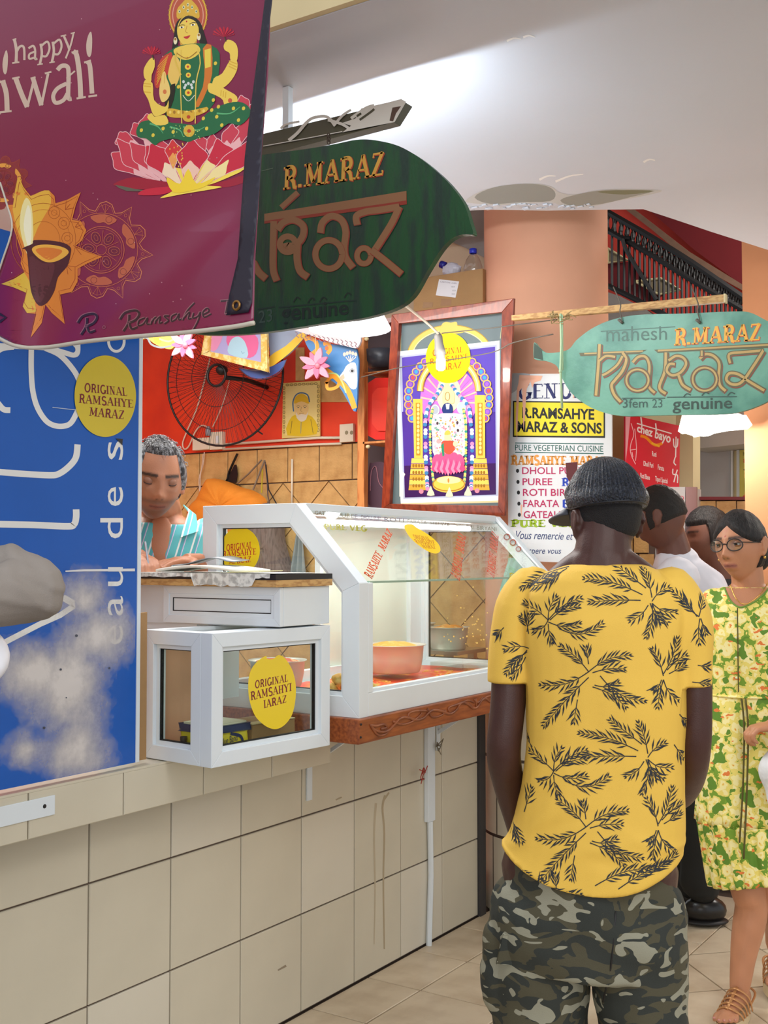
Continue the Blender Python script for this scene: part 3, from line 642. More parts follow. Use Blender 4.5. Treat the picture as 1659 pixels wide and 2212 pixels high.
for q in ([(786, 1240), (803, 1252), (848, 1152), (836, 1140)], [(974, 1240), (993, 1256), (1006, 1158), (990, 1148)], [(1052, 1235), (1067, 1250), (1077, 1158), (1062, 1146)]):
    BL, BR, TR, TL = q
    m1 = (lerp(BL[0], TL[0], .52), lerp(BL[1], TL[1], .52)); m2 = (lerp(BR[0], TR[0], .52), lerp(BR[1], TR[1], .52))
    a = Art(lambda x, y: P(x, y, pl=sp), sn)
    up(a, 'RAMSAHYE', [BL, BR, m2, m1]); n1 = (lerp(BL[0], TL[0], .6), lerp(BL[1], TL[1], .6)); n2 = (lerp(BR[0], TR[0], .6), lerp(BR[1], TR[1], .6)); up(a, 'MARAZ', [n1, n2, TR, TL]); a.build('orange_lettering_strip', PRINT_GLOSS, case)
a = Art(lambda x, y: P(x, y, pl=sp), sn)
a.text('PURE VEG', q4(698, 1132, 792, 1136, 792, 1148, 700, 1143), (150, 150, 40), 'serif', wt=(.24, .12))
a.build('green_lettering', PRINT_GLOSS, case); a = Art(lambda x, y: P(x, y, pl=sp), sn); a.text('PURE VEG', q4(1100, 1238, 1160, 1240, 1160, 1252, 1100, 1250), (200, 176, 30), 'serif', wt=(.24, .12))
a.build('glass_lettering', PRINT_GLOSS, case)
a = Art(lambda x, y: P(x, y, x=0.1765), (1, 0, 0))
for i, w in enumerate(('GATEAU', 'PUREE', 'DHOLL PURI', 'ROTI', 'FARATA', 'HALWA', 'DHOLL PURI', 'BIRYANI')):
    x0 = 680+i*50; yy = 1103+i*4.6; a.text(w, q4(x0, yy, x0+42, yy+3.6, x0+42, yy+12, x0, yy+9), (150, 140, 120), 'sans')
a.build('rail_lettering', PRINT, case)
a = Art(lambda x, y: P(x, y, y=Y1-0.045), (0, -1, 0))
for k, (x, y, r) in enumerate(((1095, 1160, 6), (1108, 1172, 6), (1120, 1186, 5))): a.ring(x, y, r, r, 2.5, (150, 70, 50))
a.build('scroll_marks', PRINT, case)
# ---- content of the case
sh = MB(); n = 24   # red plastic sheet, rumpled
vs = []; fs = []
for i in range(n+1):
    for j in range(n+1):
        x = -0.13+0.46*i/n; y = 2.70+1.10*j/n; z = 1.004+0.010*noise.noise(Vector((x*9, y*9, 0)))+(0.028*max(0, (x-0.2)/0.13)**2)
        vs.append((x, y, z))
for i in range(n):
    for j in range(n): fs.append((i*(n+1)+j, (i+1)*(n+1)+j, (i+1)*(n+1)+j+1, i*(n+1)+j+1))
sh.add(vs, fs); ps = sh.build('red_plastic_sheet', mat('red_plastic_sheet', (232, 62, 34), 0.35, c2=(244, 166, 70), vscale=16, lo=0.50, hi=0.62), smooth=True)
tag(ps, 'food-stained red plastic sheet lining the floor of the display case', 'sheet')
def bowl(c, r, h, label, food=(226, 160, 60)):
    t = thing('steel_bowl', c, label, 'bowl', 'steel bowls of food')
    prof = [(r*0.84, 0), (r*0.88, 0.004), (r*0.97, h*0.5), (r, h*0.97), (r*1.08, h), (r*1.08, h+0.003), (r*0.99, h-0.002), (r*0.7, 0.006), (0, 0.006)]
    MB().lathe([(0, 0)]+prof, c, 36).build('basin', mat('satin_bowl_steel', (206, 200, 192), .35, metal=.25), t, smooth=True)
    f = MB(); rr = random.Random(int(c[1]*997)); prof = [(0, h*1.10), (r*0.4, h*1.08), (r*0.75, h*0.98), (r*0.95, h*0.86)]
    f.lathe(prof, c, 24); f.v = [(v[0], v[1], v[2]+0.008*noise.noise(Vector(v)*40)) for v in f.v]
    f.build('food', mat('orange_cooked_food%d' % food[1], food, 0.5, c2=(246, 214, 150), vscale=45, lo=0.55, hi=0.66, bump=0.5, bscale=80), t, smooth=True); return t
def at(px, py, z): p = P(px, py, z=z); return (p.x, p.y, z)
bowl((0.02, 3.38, 1.022), 0.105, 0.095, 'steel bowl of orange food in the middle of the display case')
bowl((-0.04, 2.80, 1.022), 0.085, 0.08, 'steel bowl behind the corner post of the display case', (214, 90, 50))
bowl((-0.085, 3.60, 1.024), 0.062, 0.07, 'small steel bowl close to the back of the display case', (220, 110, 50))
M_TRAY = glass_mat('clear_tray', (.97, .96, .93), 1.0)
tr = thing('clear_plastic_tray', (0.18, 3.66, 1.018), 'shallow clear tray beside the steel bowl in the display case', 'tray')
MB().box((0.06, 3.56, 1.018), (0.20, 3.80, 1.021)).build('tray_base', M_TRAY, tr, bevel=0.001)
for (lo, hi) in (((0.06, 3.56, 1.021), (0.063, 3.80, 1.045)), ((0.197, 3.56, 1.021), (0.20, 3.80, 1.045)), ((0.063, 3.56, 1.021), (0.197, 3.563, 1.045)), ((0.063, 3.797, 1.021), (0.197, 3.80, 1.045))): MB().box(lo, hi).build('rim', M_TRAY, tr)
rr = random.Random(5); M_FRY = mat('golden_fried_dough', (222, 164, 60), 0.6, c2=(240, 204, 120), vscale=30, bump=0.4)
for k, (x, y) in enumerate([(0.30, 2.72), (0.26, 2.76), (0.22, 2.72), (0.31, 2.80), (0.27, 2.84), (0.17, 2.74), (0.19, 2.80), (0.24, 2.74), (0.29, 2.765)]):
    z = 1.024 if k < 7 else 1.052; mb = MB().ball((x, y, z+0.014), (0.026, 0.024, 0.017), 12); mb.v = [(v[0]+0.005*noise.noise(Vector(v)*60), v[1], v[2]+0.005*noise.noise(Vector(v)*70)) for v in mb.v]
    tag(mb.build('fried_cake', M_FRY, smooth=True), 'golden fried cake in the pile by the corner post of the display case', 'snack', 'golden fried cakes in the case corner')
sc_ = MB(); rr = random.Random(31)
for k in range(420):
    x, y = rr.uniform(.02, .32), rr.uniform(2.75, 3.75)
    if (x-.02)**2+(y-3.38)**2 < .013 or rr.random() > .35+.65*(noise.noise(Vector((x*14, y*9, 2)))+.4): continue
    s_ = rr.uniform(.002, .0065); z = 1.006+.010*noise.noise(Vector((x*9, y*9, 0)))+.028*max(0, (x-.2)/.13)**2; sc_.ball((x, y, z+.001), (s_, s_*.8, s_*.45), 6)
tag(sc_.build('food_scraps', mat('yellow_food_scraps', (244, 190, 90), .6)), 'orange food scraps scattered over the red plastic sheet', 'food', kind='stuff')
# two bowls added beyond the case end pane in place of a reflection in it
for (px, r, l) in ((978, 0.085, 'steel bowl heaped with yellow food, left one added beyond the end pane in place of a reflection'), (1046, 0.11, 'steel bowl heaped with yellow food, right one added beyond the end pane in place of a reflection')):
    p = P(px, 1395, y=4.05 if r < .1 else 3.98)
sb = thing('back_shelf', (-0.3, 4.2, 0.98), 'narrow steel shelf behind the end pane of the display case', 'shelf')
MB().box((-0.62, 4.0, 1.03), (-0.075, 4.26, 1.045)).build('shelf_board', M_STEEL, sb); MB().box((-0.60, 4.02, 0.12), (-0.57, 4.05, 1.03)).build('leg', M_STEEL, sb); MB().box((-0.15, 4.02, 0.12), (-0.12, 4.05, 1.03)).build('leg', M_STEEL, sb)
MB().box((-0.60, 4.22, 0.12), (-0.57, 4.25, 1.03)).build('leg', M_STEEL, sb); MB().box((-0.15, 4.22, 0.12), (-0.12, 4.25, 1.03)).build('leg', M_STEEL, sb)
bowl((-0.36, 4.13, 1.045), 0.085, 0.10, 'steel bowl heaped with yellow food, left one added behind the end pane in place of a reflection', (232, 176, 50))
bowl((-0.18, 4.11, 1.045), 0.082, 0.09, 'steel bowl heaped with yellow food, right one added behind the end pane in place of a reflection', (232, 150, 46))
# crumbs stuck on the glass
cr_ = MB(); rr = random.Random(9)
for k in range(70):
    px, py = rr.gauss(1010, 45), rr.gauss(1360, 45)
    if not (950 < px < 1090 and 1250 < py < 1405): continue
    p = P(px, py, y=Y1-0.022); s_ = rr.uniform(0.001, 0.003); cr_.box((p.x-s_, p.y-0.003, p.z-s_), (p.x+s_, p.y, p.z+s_))
cr_.build('crumbs', mat('yellow_crumbs', (246, 210, 120), 0.6), case, kind='stuff')
# ------------------------------------------------------------------ small projecting glass box, slightly turned
A_, B_ = Vector((0.300, 2.115, 0)), Vector((0.340, 2.555, 0)); ux = (B_-A_).normalized(); un = Vector((ux.y, -ux.x, 0)); Lf = (B_-A_).length
box = thing('small_glass_box', (0.2, 2.3, 0.906), 'small white-framed glass box with a big yellow sticker, jutting out over the ledge', 'display case')
zb, zt = 0.906, 1.236
poly_frame([(0, zb), (Lf, zb), (Lf, zt), (0, zt)], 0.036, lambda u, v, d: A_+ux*u-un*d+Vector((0, 0, v)), 0.04, 'front_frame', M_WHITE, box)
Ls = 0.215
poly_frame([(0, zb), (Ls, zb), (Ls, zt), (0, zt)], 0.036, lambda u, v, d: A_-un*(0.0405+u)+ux*d+Vector((0, 0, v)), 0.04, 'side_frame', M_WHITE, box)
MB().prism([A_-un*0.0405+ux*0.0405+Vector((0, 0, zb)), B_-un*0.0405+Vector((0, 0, zb)), B_-un*(Ls+.04)+Vector((0, 0, zb)), A_-un*(Ls+.04)+ux*0.0405+Vector((0, 0, zb))], (0, 0, 0.014)).build('box_floor', M_WHITE, box)
for (q, nm) in (([A_-un*0.0405+ux*0.0405, B_-un*0.0405, B_-un*0.075, A_-un*0.075+ux*0.0405], 'top_rail'), ([A_-un*(Ls+.006)+ux*0.0405, B_-un*(Ls+.006), B_-un*(Ls+.04), A_-un*(Ls+.04)+ux*0.0405], 'top_rail'), ([B_-un*0.0755, B_-un*(Ls+.005), B_-un*(Ls+.005)-ux*0.035, B_-un*0.0755-ux*0.035], 'top_rail')):
    MB().prism([p+Vector((0, 0, zt-0.03)) for p in q], (0, 0, 0.03)).build(nm, M_WHITE, box)
MB().prism([p+Vector((0, 0, zt-0.012)) for p in (A_-un*0.0755+ux*0.041, B_-un*0.0755-ux*0.0355, B_-un*(Ls+.005)-ux*0.0355, A_-un*(Ls+.005)+ux*0.041)], (0, 0, 0.004)).build('top_glass', M_GLASSR, box)
MB().prism([p+Vector((0, 0, zb+.0145)) for p in (A_-un*(Ls+.04)+ux*0.041, A_-un*(Ls+.032)+ux*0.041, A_-un*(Ls+.032)+ux*0.18, A_-un*(Ls+.04)+ux*0.18)], (0, 0, 0.28)).build('back_board', mat('peach_board', (226, 172, 140), 0.6, var=0.03, vscale=9), box)
a = Art(lambda x, y: P(x, y, pl=(A_-un*0.0175, un)), un)
sticker(a, [(548, 1437), (560, 1425), (574, 1417), (577, 1423), (590, 1423), (602, 1415), (615, 1422), (630, 1445), (638, 1475), (638, 1510), (630, 1545), (612, 1568), (592, 1575), (570, 1566), (550, 1545), (538, 1510), (536, 1475), (540, 1452)], [('ORIGINAL', q4(550, 1471, 622, 1456, 622, 1472, 550, 1487)), ('RAMSAHYI', q4(540, 1495, 630, 1475, 630, 1492, 541, 1513)), ('IARAZ', q4(568, 1513, 619, 1501, 619, 1517, 569, 1530))])
a.build('yellow_round_sticker', PRINT_GLOSS, box)
def bx(u, w, z): return A_+ux*u-un*w+Vector((0, 0, z))
def obox(name, u0, u1, w0, w1, z0, z1, m, parent=None, bev=0.0, **k):
    return MB().prism([bx(u0, w0, z0), bx(u1, w0, z0), bx(u1, w1, z0), bx(u0, w1, z0)], (0, 0, z1-z0)).build(name, m, parent, bevel=bev, **k)
tubm = thing('margarine_tub', bx(0.12, 0.12, zb+0.0145), 'yellow and navy margarine tub inside the small glass box', 'tub')
obox('tub', 0.055, 0.185, 0.06, 0.17, zb+.0145, zb+.070, mat('yellow_plastic', (232, 208, 50), 0.3), tubm, 0.006)
obox('lid', 0.050, 0.190, 0.055, 0.175, zb+.0705, zb+.088, mat('navy_plastic', (28, 44, 92), 0.3), tubm, 0.003)
obox('lid_top', 0.058, 0.182, 0.063, 0.167, zb+.0885, zb+.0925, mat('cream_plastic', (238, 230, 200), 0.4), tubm, 0.001)
a = Art(lambda u, v: bx(u, 0.0585, v), un, step=0.0001)
a.fill([(0.058, zb+.02), (0.085, zb+.02), (0.075, zb+.066), (0.058, zb+.066)], (24, 34, 70)); a.ell(0.075, zb+0.045, 0.012, 0.012, (30, 36, 50))
a.line([(0.12, zb+.065), (0.155, zb+.055), (0.165, zb+.035), (0.16, zb+.022)], 0.008, (24, 38, 90), 4)
a.text('Blue Band', [(0.088, zb+.056), (0.145, zb+.062), (0.145, zb+.045), (0.088, zb+.039)], (24, 38, 90)); a.build('tub_print', PRINT, tubm)
cb_ = thing('cardboard_box', bx(0.3, 0.12, zb+.0145), 'flat brown cardboard box behind the sticker in the small glass box', 'box')
obox('carton', 0.21, 0.375, 0.07, 0.19, zb+.0145, zb+.075, M_CARD, cb_, 0.002); obox('flap', 0.21, 0.375, 0.069, 0.10, zb+.0755, zb+.078, mat('pale_cardboard', (226, 206, 160), 0.8), cb_)
bt = thing('black_jar', bx(0.046, 0.045, zb+.0145), 'small black jar in the corner of the small glass box', 'jar')
MB().lathe([(0, 0), (.011, 0), (.012, .02), (.008, .032), (.009, .036), (.009, .044), (0, .045)], bx(0.043, 0.15, zb+.0145), 16).build('jar_body', M_BLACK, bt, smooth=True)
rm = MB().prism([bx(0.05, 0.19, zb+.0145), bx(0.11, 0.19, zb+.0145), bx(0.11, 0.235, zb+.0145), bx(0.05, 0.235, zb+.0145)], (0, 0, 0.012)).build('red_notebook', mat('red_paper', (190, 50, 50), 0.6)); tag(rm, 'small red notebook lying in the left of the small glass box', 'notebook')
# cardboard strip between blue panel and box
cs_ = MB().prism([P(297, 1325, x=0.10), P(318, 1322, x=0.10), P(316, 1640, x=0.10), P(290, 1645, x=0.10)], (-0.006, 0, 0)).build('cardboard_strip', M_CARD); tag(cs_, 'upright brown cardboard strip beside the edge of the blue panel', 'cardboard')
# ------------------------------------------------------------------ desk unit behind the small box
YD = 2.345
desk = thing('service_desk', (0.1, 2.5, 0.98), 'white panelled service desk with a worn wooden top behind the small glass box', 'desk')
xl, xr = -0.25, 0.33
MB().box((xl, YD+0.015, 1.238), (xr-0.06, YD+0.22, 1.345)).build('cabinet', M_WHITE, desk)
poly_frame([(xl+0.16, 1.241), (xr, 1.241), (xr, 1.345), (xl+0.16, 1.345)], 0.022, lambda u, v, d: Vector((u, YD+d, v)), 0.014, 'panel_frame', M_WHITE, desk, pane=M_WHITE)
MB().box((xr-0.055, YD+0.015, 1.241), (xr, YD+0.22, 1.345)).build('side_frame', M_WHITE, desk, bevel=0.002)
MB().box((xl, YD+0.02, 1.02), (0.02, YD+0.20, 1.2375)).build('lower_cabinet', M_WHITE, desk)
MB().box((xl, YD-0.03, 1.346), (xr+0.01, YD+0.22, 1.364)).build('board', M_PALEWOOD, desk)
MB().box((xl, YD-0.031, 1.3645), (xr+0.01, YD+0.22, 1.379)).build('black_edge', M_BLACK, desk)
lp = MB(); vs = []; fs = []   # torn patterned liner hanging over the edge
pts = [(-0.22, 1.379)]; rr = random.Random(2)
x = -0.24
while x < xr:
    pts_b = 1.351-0.006*rr.random() if 0.06 < x < 0.27 else 1.372-0.004*rr.random(); vs += [(x, YD-0.034-0.004*noise.noise(Vector((x*30, 0, 0))), 1.381), (x, YD-0.036, pts_b)]; x += 0.012
for i in range(len(vs)//2-1): fs.append((2*i, 2*i+1, 2*i+3, 2*i+2))
k0 = len(vs); vs += [(-0.24, YD-0.03, 1.3815), (xr+.005, YD-0.03, 1.3815), (xr+.005, YD+0.2, 1.3815), (-0.24, YD+0.2, 1.3815)]; fs.append((k0, k0+1, k0+2, k0+3))
lp.add(vs, fs); lp.build('torn_liner', mat('patterned_liner_paper', (226, 226, 220), 0.5, c2=(176, 176, 172), vscale=60), desk)
M_PAPER = mat('white_paper', (238, 236, 226), 0.7); 
def page(name, pts, z0, dzs, m, label, cat, th=0.002):
    mb = MB(); vs = [(x, y, z0+d) for (x, y), d in zip(pts, dzs)]+[(x, y, z0+d+th) for (x, y), d in zip(pts, dzs)]; n = len(pts)
    mb.add(vs, [tuple(reversed(range(n))), tuple(range(n, 2*n))]+[(i, (i+1) % n, (i+1) % n+n, i+n) for i in range(n)]); o = mb.build(name, m); return tag(o, label, cat) if label else o
nb = thing('open_notebook', (0.02, YD+0.06, 1.3825), 'open notebook with curled grey cover under the writing man\'s hand', 'book')
mb = MB(); n = 16; vs = []; fs = []
for i in range(n+1):
    u = i/n; x = -0.10+0.30*u; z = 1.3835+0.014*math.sin(u*math.pi)*(1-u*.3)
    vs += [(x, YD-0.02, z), (x, YD+0.12, z), (x, YD-0.02, z+0.007), (x, YD+0.12, z+0.007)]
for i in range(n): 
    k = 4*i; fs += [(k, k+4, k+5, k+1), (k+2, k+3, k+7, k+6), (k, k+2, k+6, k+4), (k+1, k+5, k+7, k+3)]
fs += [(0, 1, 3, 2), (4*n, 4*n+2, 4*n+3, 4*n+1)]; mb.add(vs, fs); mb.build('pages', M_PAPER, nb, smooth=True)
mb = MB(); vs = []; fs = []
for i in range(n+1):
    u = i/n; x = -0.09+0.22*u; z = 1.402+0.034*math.sin(min(1, u*1.15)*math.pi*0.62)**2-0.02*u
    vs += [(x, YD+0.03+0.02*u, z), (x-0.02, YD+0.14, z+0.006)]
for i in range(n): fs.append((2*i, 2*i+2, 2*i+3, 2*i+1))
mb.add(vs, fs); o = mb.build('curled_cover', mat('grey_card_cover', (128, 134, 140), 0.35, c2=(70, 76, 84), vscale=8), nb, smooth=True); o.modifiers.new('s', 'SOLIDIFY').thickness = 0.0015
tg = page('folded_newspaper', [(0.17, YD-0.025), (0.27, YD-0.01), (0.26, YD+0.1), (0.16, YD+0.09)], 1.3828, [0, .002, .004, 0], mat('newsprint', (206, 200, 150), 0.7), 'yellowed folded paper at the right end of the desk', 'paper')
# brackets and pipe under the counter
for nm, y, lab in (('shelf_bracket', 2.895, 'white metal bracket on the tiled wall under the left end of the counter'), ('shelf_bracket', 3.70, 'white metal bracket under the counter beside the conduit')):
    t = thing(nm, (0, y, 0.65), lab, 'bracket')
    MB().box((0.0015, y, 0.655 if y < 3 else 0.70), (0.006, y+0.026, 0.896)).build('wall_plate', M_WHITE, t)
    MB().box((0.135 if y < 3 else 0.0065, y, 0.898), (0.33, y+0.026, 0.904)).build('arm', M_WHITE, t)
    MB().prism([(0.0065, y+0.008, 0.76), (0.0065, y+0.008, 0.775), (0.20, y+0.008, 0.896), (0.215, y+0.008, 0.896)], (0, 0.012, 0)).build('brace', M_WHITE, t)
pp = thing('white_conduit', (0.012, 3.63, 0), 'white plastic conduit running down the tiled wall to the floor', 'pipe')
MB().box((0.001, 3.615, 0.45), (0.02, 3.665, 0.896)).build('duct', M_WHITE, pp, bevel=0.002); MB().tube([(0.012, 3.64, 0.45), (0.012, 3.645, 0.25), (0.012, 3.63, 0.0)], 0.011, 8).build('pipe', M_WHITE, pp)
for (px, py, c) in ((945, 1612, (120, 110, 90)), (912, 1668, (170, 60, 50))):
    t = P(px, py, x=0.028); rr = random.Random(px); mb = MB()
    for k in range(6): mb.tube(cr([t, t+Vector((0.005, rr.uniform(-.02, .02), rr.uniform(-.02, .02))), t+Vector((0.012, rr.uniform(-.04, .04), rr.uniform(-.04, .03)))], 3), 0.0018, 5)
    tag(mb.build('tied_string', mat('string%d' % px, c, 0.8)), ('brown' if px == 945 else 'red')+' string knotted on the white conduit under the counter', 'string')
# ================================================================== SIGNS
def shade_board(name, pts, pl_y, th, m, label, cat, parent=None, smooth=5):
    pts = cr(pts, smooth, True) if smooth else pts
    t = thing(name, P(*pts[0], y=pl_y), label, cat)
    MB().prism([P(*p, y=pl_y) for p in pts], (0, th, 0)).build('board', m, t); return t
M_LEAF = mat('dark_green_sign_paint', (22, 74, 38), 0.45, c2=(26, 54, 42), vscale=3, bump=0.15, bscale=14, stretch=(10, 1, 2))
M_LEAF2 = mat('teal_green_sign_paint', (112, 168, 146), 0.4, c2=(84, 140, 122), vscale=5, bump=0.1, bscale=40)
# ---- blue water-advert panel
XP = 0.12
bp = thing('blue_advert_panel', P(290, 1645, x=XP), 'worn blue advertising panel with white vertical lettering standing on the ledge', 'sign')
tp = P(297, 560, x=XP); bl = P(-60, 1703, x=XP)
MB().box((XP-0.018, 1.25, 0.915), (XP, P(292, 1645, x=XP).y, 2.15)).build('board', mat('blue_vinyl', (20, 92, 182), 0.35, c2=(196, 192, 200), vscale=2.6, lo=0.62, hi=0.7) if False else mat('blue_vinyl', (16, 90, 184), 0.35, var=0.04), bp)
MB().box((XP-0.018, P(292, 1645, x=XP).y+0.0003, 0.915), (XP+0.002, P(292, 1645, x=XP).y+0.012, 2.15)).build('edge_strip', M_WHITE, bp)
a = Art(lambda x, y: P(x, y, x=XP), (1, 0, 0), maxlen=50)
WH = (232, 232, 230); cw = lambda x, y: (x*0.2441, 700+y*0.2441)
def L(pts, w, col=WH, sm=6): a.line([cw(*p) for p in pts], w*0.2441, col, sm)
L([(650, 2200-2060+30), (680, 200), (685, 245), (650, 275), (590, 262), (540, 245)], 42)
L([(685, 120), (686, 245), (650, 275), (560, 250), (430, 215), (270, 205), (-20, 190)], 44)
L([(275, 210), (275, 420), (290, 600), (330, 740), (400, 850), (470, 895), (550, 905), (620, 880), (670, 800), (710, 700), (715, 600), (690, 480), (620, 370), (520, 270), (400, 215)], 48)
L([(-40, 250), (30, 215), (120, 205)], 46); L([(-20, 700), (30, 755), (90, 762)], 52)
L([(-60, 1305), (150, 1322), (430, 1338), (520, 1325), (610, 1260), (670, 1180), (685, 1065)], 56)
L([(-60, 1770), (300, 1778), (600, 1790), (655, 1770), (672, 1710), (672, 1640)], 58)
cw2 = lambda x, y: (x*0.2441, 1180+y*0.2441)
def L2(pts, w, sm=6): a.line([cw2(*p) for p in pts], w*0.2441, WH, sm)
L2([(560, 520-60), (645, 510), (650, 530), (530, 610), (350, 690), (40, 850)], 50, 0)
L2([(560, 445), (655, 500)], 40, 0)
def vt(ch, x0, x1, y0, y1):  # rotated small letter: reads upward
    a.text(ch, [(x0, y1), (x0, y0), (x1, y0), (x1, y1)], WH, 'sans')
for ch, y0, y1 in (('d', 1119, 1163), ('e', 1052, 1093), ('s', 953, 993), ('u', 1225, 1266), ('a', 1288, 1330), ('e', 1351, 1392)):
    k = {'d': 1.0}.get(ch, 0.765)
    xb = 265
    a.text(ch, [(xb-50, y1), (xb-50, y0), (xb, y0), (xb, y1)], WH, 'sans')
a.ring(251, 880+31, 17, 20, 6, WH); a.ring(251, 737, 17, 22, 6, WH)
# faded worn patch of the vinyl
FD = (206, 203, 206)
rr = random.Random(4)
def blob(cx, cy, rx, ry, col, n=26, jit=.18, seed=1):
    r2 = random.Random(seed); a.fill([(cx+rx*(1+r2.uniform(-jit, jit))*math.cos(t), cy+ry*(1+r2.uniform(-jit, jit))*math.sin(t)) for t in [2*math.pi*i/n for i in range(n)]], col, 3)
a.build('printed_lettering', PRINT_GLOSS, bp)
# the worn area as a procedural layer, a thin sun-bleached film
fm = bpy.data.materials.new('bleached_film'); fm.use_nodes = True; nt = fm.node_tree; b = nt.nodes['Principled BSDF']; b.inputs['Base Color'].default_value = S((216, 210, 208)); b.inputs['Roughness'].default_value = 0.4
tc = nt.nodes.new('ShaderNodeTexCoord'); no = nt.nodes.new('ShaderNodeTexNoise'); no.inputs['Scale'].default_value = 7; no.inputs['Detail'].default_value = 9; no.inputs['Roughness'].default_value = .68; nt.links.new(tc.outputs['Object'], no.inputs[0])
at_ = nt.nodes.new('ShaderNodeAttribute'); at_.attribute_name = 'wear'
ad = nt.nodes.new('ShaderNodeMath'); ad.operation = 'ADD'; nt.links.new(at_.outputs['Fac'], ad.inputs[0]); nt.links.new(no.outputs[0], ad.inputs[1])
mr = nt.nodes.new('ShaderNodeMapRange'); mr.inputs[1].default_value = 0.93; mr.inputs[2].default_value = 1.5; nt.links.new(ad.outputs[0], mr.inputs[0])
tr_ = nt.nodes.new('ShaderNodeBsdfTransparent'); mx = nt.nodes.new('ShaderNodeMixShader'); nt.links.new(mr.outputs[0], mx.inputs[0]); nt.links.new(tr_.outputs[0], mx.inputs[1]); nt.links.new(b.outputs[0], mx.inputs[2]); nt.links.new(mx.outputs[0], nt.nodes['Material Output'].inputs[0])
mb = MB(); vs = []; fs = []; wr = []; n1, n2 = 40, 60; ya, yb = 1.27, P(290, 1645, x=XP).y-0.001
for i in range(n1+1):
    for j in range(n2+1):
        y = ya+(yb-ya)*i/n1; z = 0.916+0.5*j/n2; vs.append((XP+0.024*0.04+0.0235, y, z) if False else (XP+0.0012, y, z))
        rel = (Vector((XP, y, z))-CAM); q = MC.transposed() @ rel; px, py = W/2+F*q.x/-q.z, H/2-F*q.y/-q.z
        d = min(math.hypot((px-150)/95, (py-1480)/140), math.hypot((px-215)/75, (py-1370)/85), math.hypot((px-165)/70, (py-1620)/90), math.hypot((px-70)/90, (py-1450)/80), math.hypot((px-180)/80, (py-1300)/70)+.15, math.hypot((px-60)/80, (py-1620)/60)+.35)
        wr.append(max(0.0, min(1.0, 1.05-d*.5)))
for i in range(n1):
    for j in range(n2): k = i*(n2+1)+j; fs.append((k, k+n2+1, k+n2+2, k+1))
mb.add(vs, fs); o = mb.build('bleached_patch', fm, bp); at2 = o.data.attributes.new('wear', 'FLOAT', 'POINT'); at2.data.foreach_set('value', wr)
a = Art(lambda x, y: P(x, y, x=XP), (1, 0, 0), base=0.0022)
a.line([(140, 1234), (180, 1232), (290, 1231)], (3, 6), (226, 226, 228)); 
for (x, y, r) in ((164, 1373, 3), (130, 1446, 2.5), (235, 1443, 2.5), (94, 1572, 3), (142, 1507, 1.5)): a.ell(x, y, r, r, (70, 74, 90), n=8)
a.fill([(249, 947), (264, 948), (263, 962)], (40, 36, 36)); a.line([(112, 880), (165, 886)], 1.5, (190, 205, 225))
sticker(a, oval(226, 856, 66.5, 88, 0.0), [('ORIGINAL', q4(181, 828, 272, 838, 274, 856, 180, 846)), ('RAMSAHYE', q4(169, 851, 286, 864, 287, 881, 168, 870)), ('MARAZ', q4(192, 880, 268, 887, 267, 906, 190, 898))], (216, 192, 44), (122, 22, 22))
a.build('yellow_round_sticker', PRINT_GLOSS, bp)
# ---- big leaf sign
YS1 = 2.2
s1 = shade_board('leaf_sign', [(1022, 505), (1016, 482), (1002, 440), (975, 402), (945, 372), (905, 340), (860, 315), (810, 303), (770, 302), (720, 312), (660, 322), (600, 330), (540, 340), (470, 365), (400, 420), (350, 500), (320, 600), (330, 680), (370, 708), (430, 722), (520, 722), (600, 714), (700, 698), (780, 688), (850, 668), (890, 640), (920, 590), (950, 542), (972, 518), (992, 508), (1008, 506)], YS1, 0.018, M_LEAF, 'large dark green leaf-shaped sign hanging behind the maroon banner', 'sign')
a = Art(lambda x, y: P(x, y, y=YS1), (0, -1, 0)); c1 = lambda x, y: (540+x*0.31344, 180+y*0.31344)
BR, RD = (140, 98, 64), (140, 48, 32)
def L1(pts, w, sm=6):
    q = [c1(*p) for p in pts]; a.line([(x+2.5, y+2.5) for x, y in q], w*0.31344+1, (16, 44, 30), sm); a.line([(x+1.2, y+1.2) for x, y in q], w*0.31344+2.4, RD, sm); a.line(q, w*0.31344, BR, sm)
L1([(215, 855), (330, 750)], 34, 0); 
a.fill([c1(*p) for p in ((100, 912), (1080, 752), (1082, 835), (100, 968))], RD); a.fill([c1(*p) for p in ((100, 900), (1080, 742), (1078, 808), (100, 950))], BR)
L1([(165, 950), (160, 1120), (160, 1280), (185, 1360)], 44); L1([(190, 1010), (230, 960), (300, 940), (365, 980), (365, 1050), (320, 1110), (260, 1120), (250, 1100)], 44); a.ring(*c1(262, 1110), 17, 17, 13, BR)
L1([(330, 1100), (325, 1200), (345, 1290), (400, 1335)], 46)
L1([(485, 1030), (500, 960), (560, 915), (630, 940), (660, 1020), (650, 1130), (660, 1200), (710, 1270)], 44); a.ring(*c1(545, 1180), 29, 31, 14, RD); a.ring(*c1(545, 1180), 29, 31, 12.5, BR)
L1([(740, 975), (735, 915), (800, 885), (900, 872), (1030, 850)], 44); L1([(1030, 850), (980, 960), (900, 1090), (840, 1180)], 44); a.ring(*c1(788, 1190), 15, 17, 13, RD); a.ring(*c1(788, 1190), 15, 17, 11, BR); L1([(840, 1150), (930, 1220), (1045, 1315)], 44)
L1([(20, 1230), (60, 1300), (110, 1345)], 46)
DK = (24, 50, 40)
a.line([c1(55, 1558), c1(170, 1540)], 3, DK); a.line([c1(200, 1545), c1(735, 1495)], 3, DK)
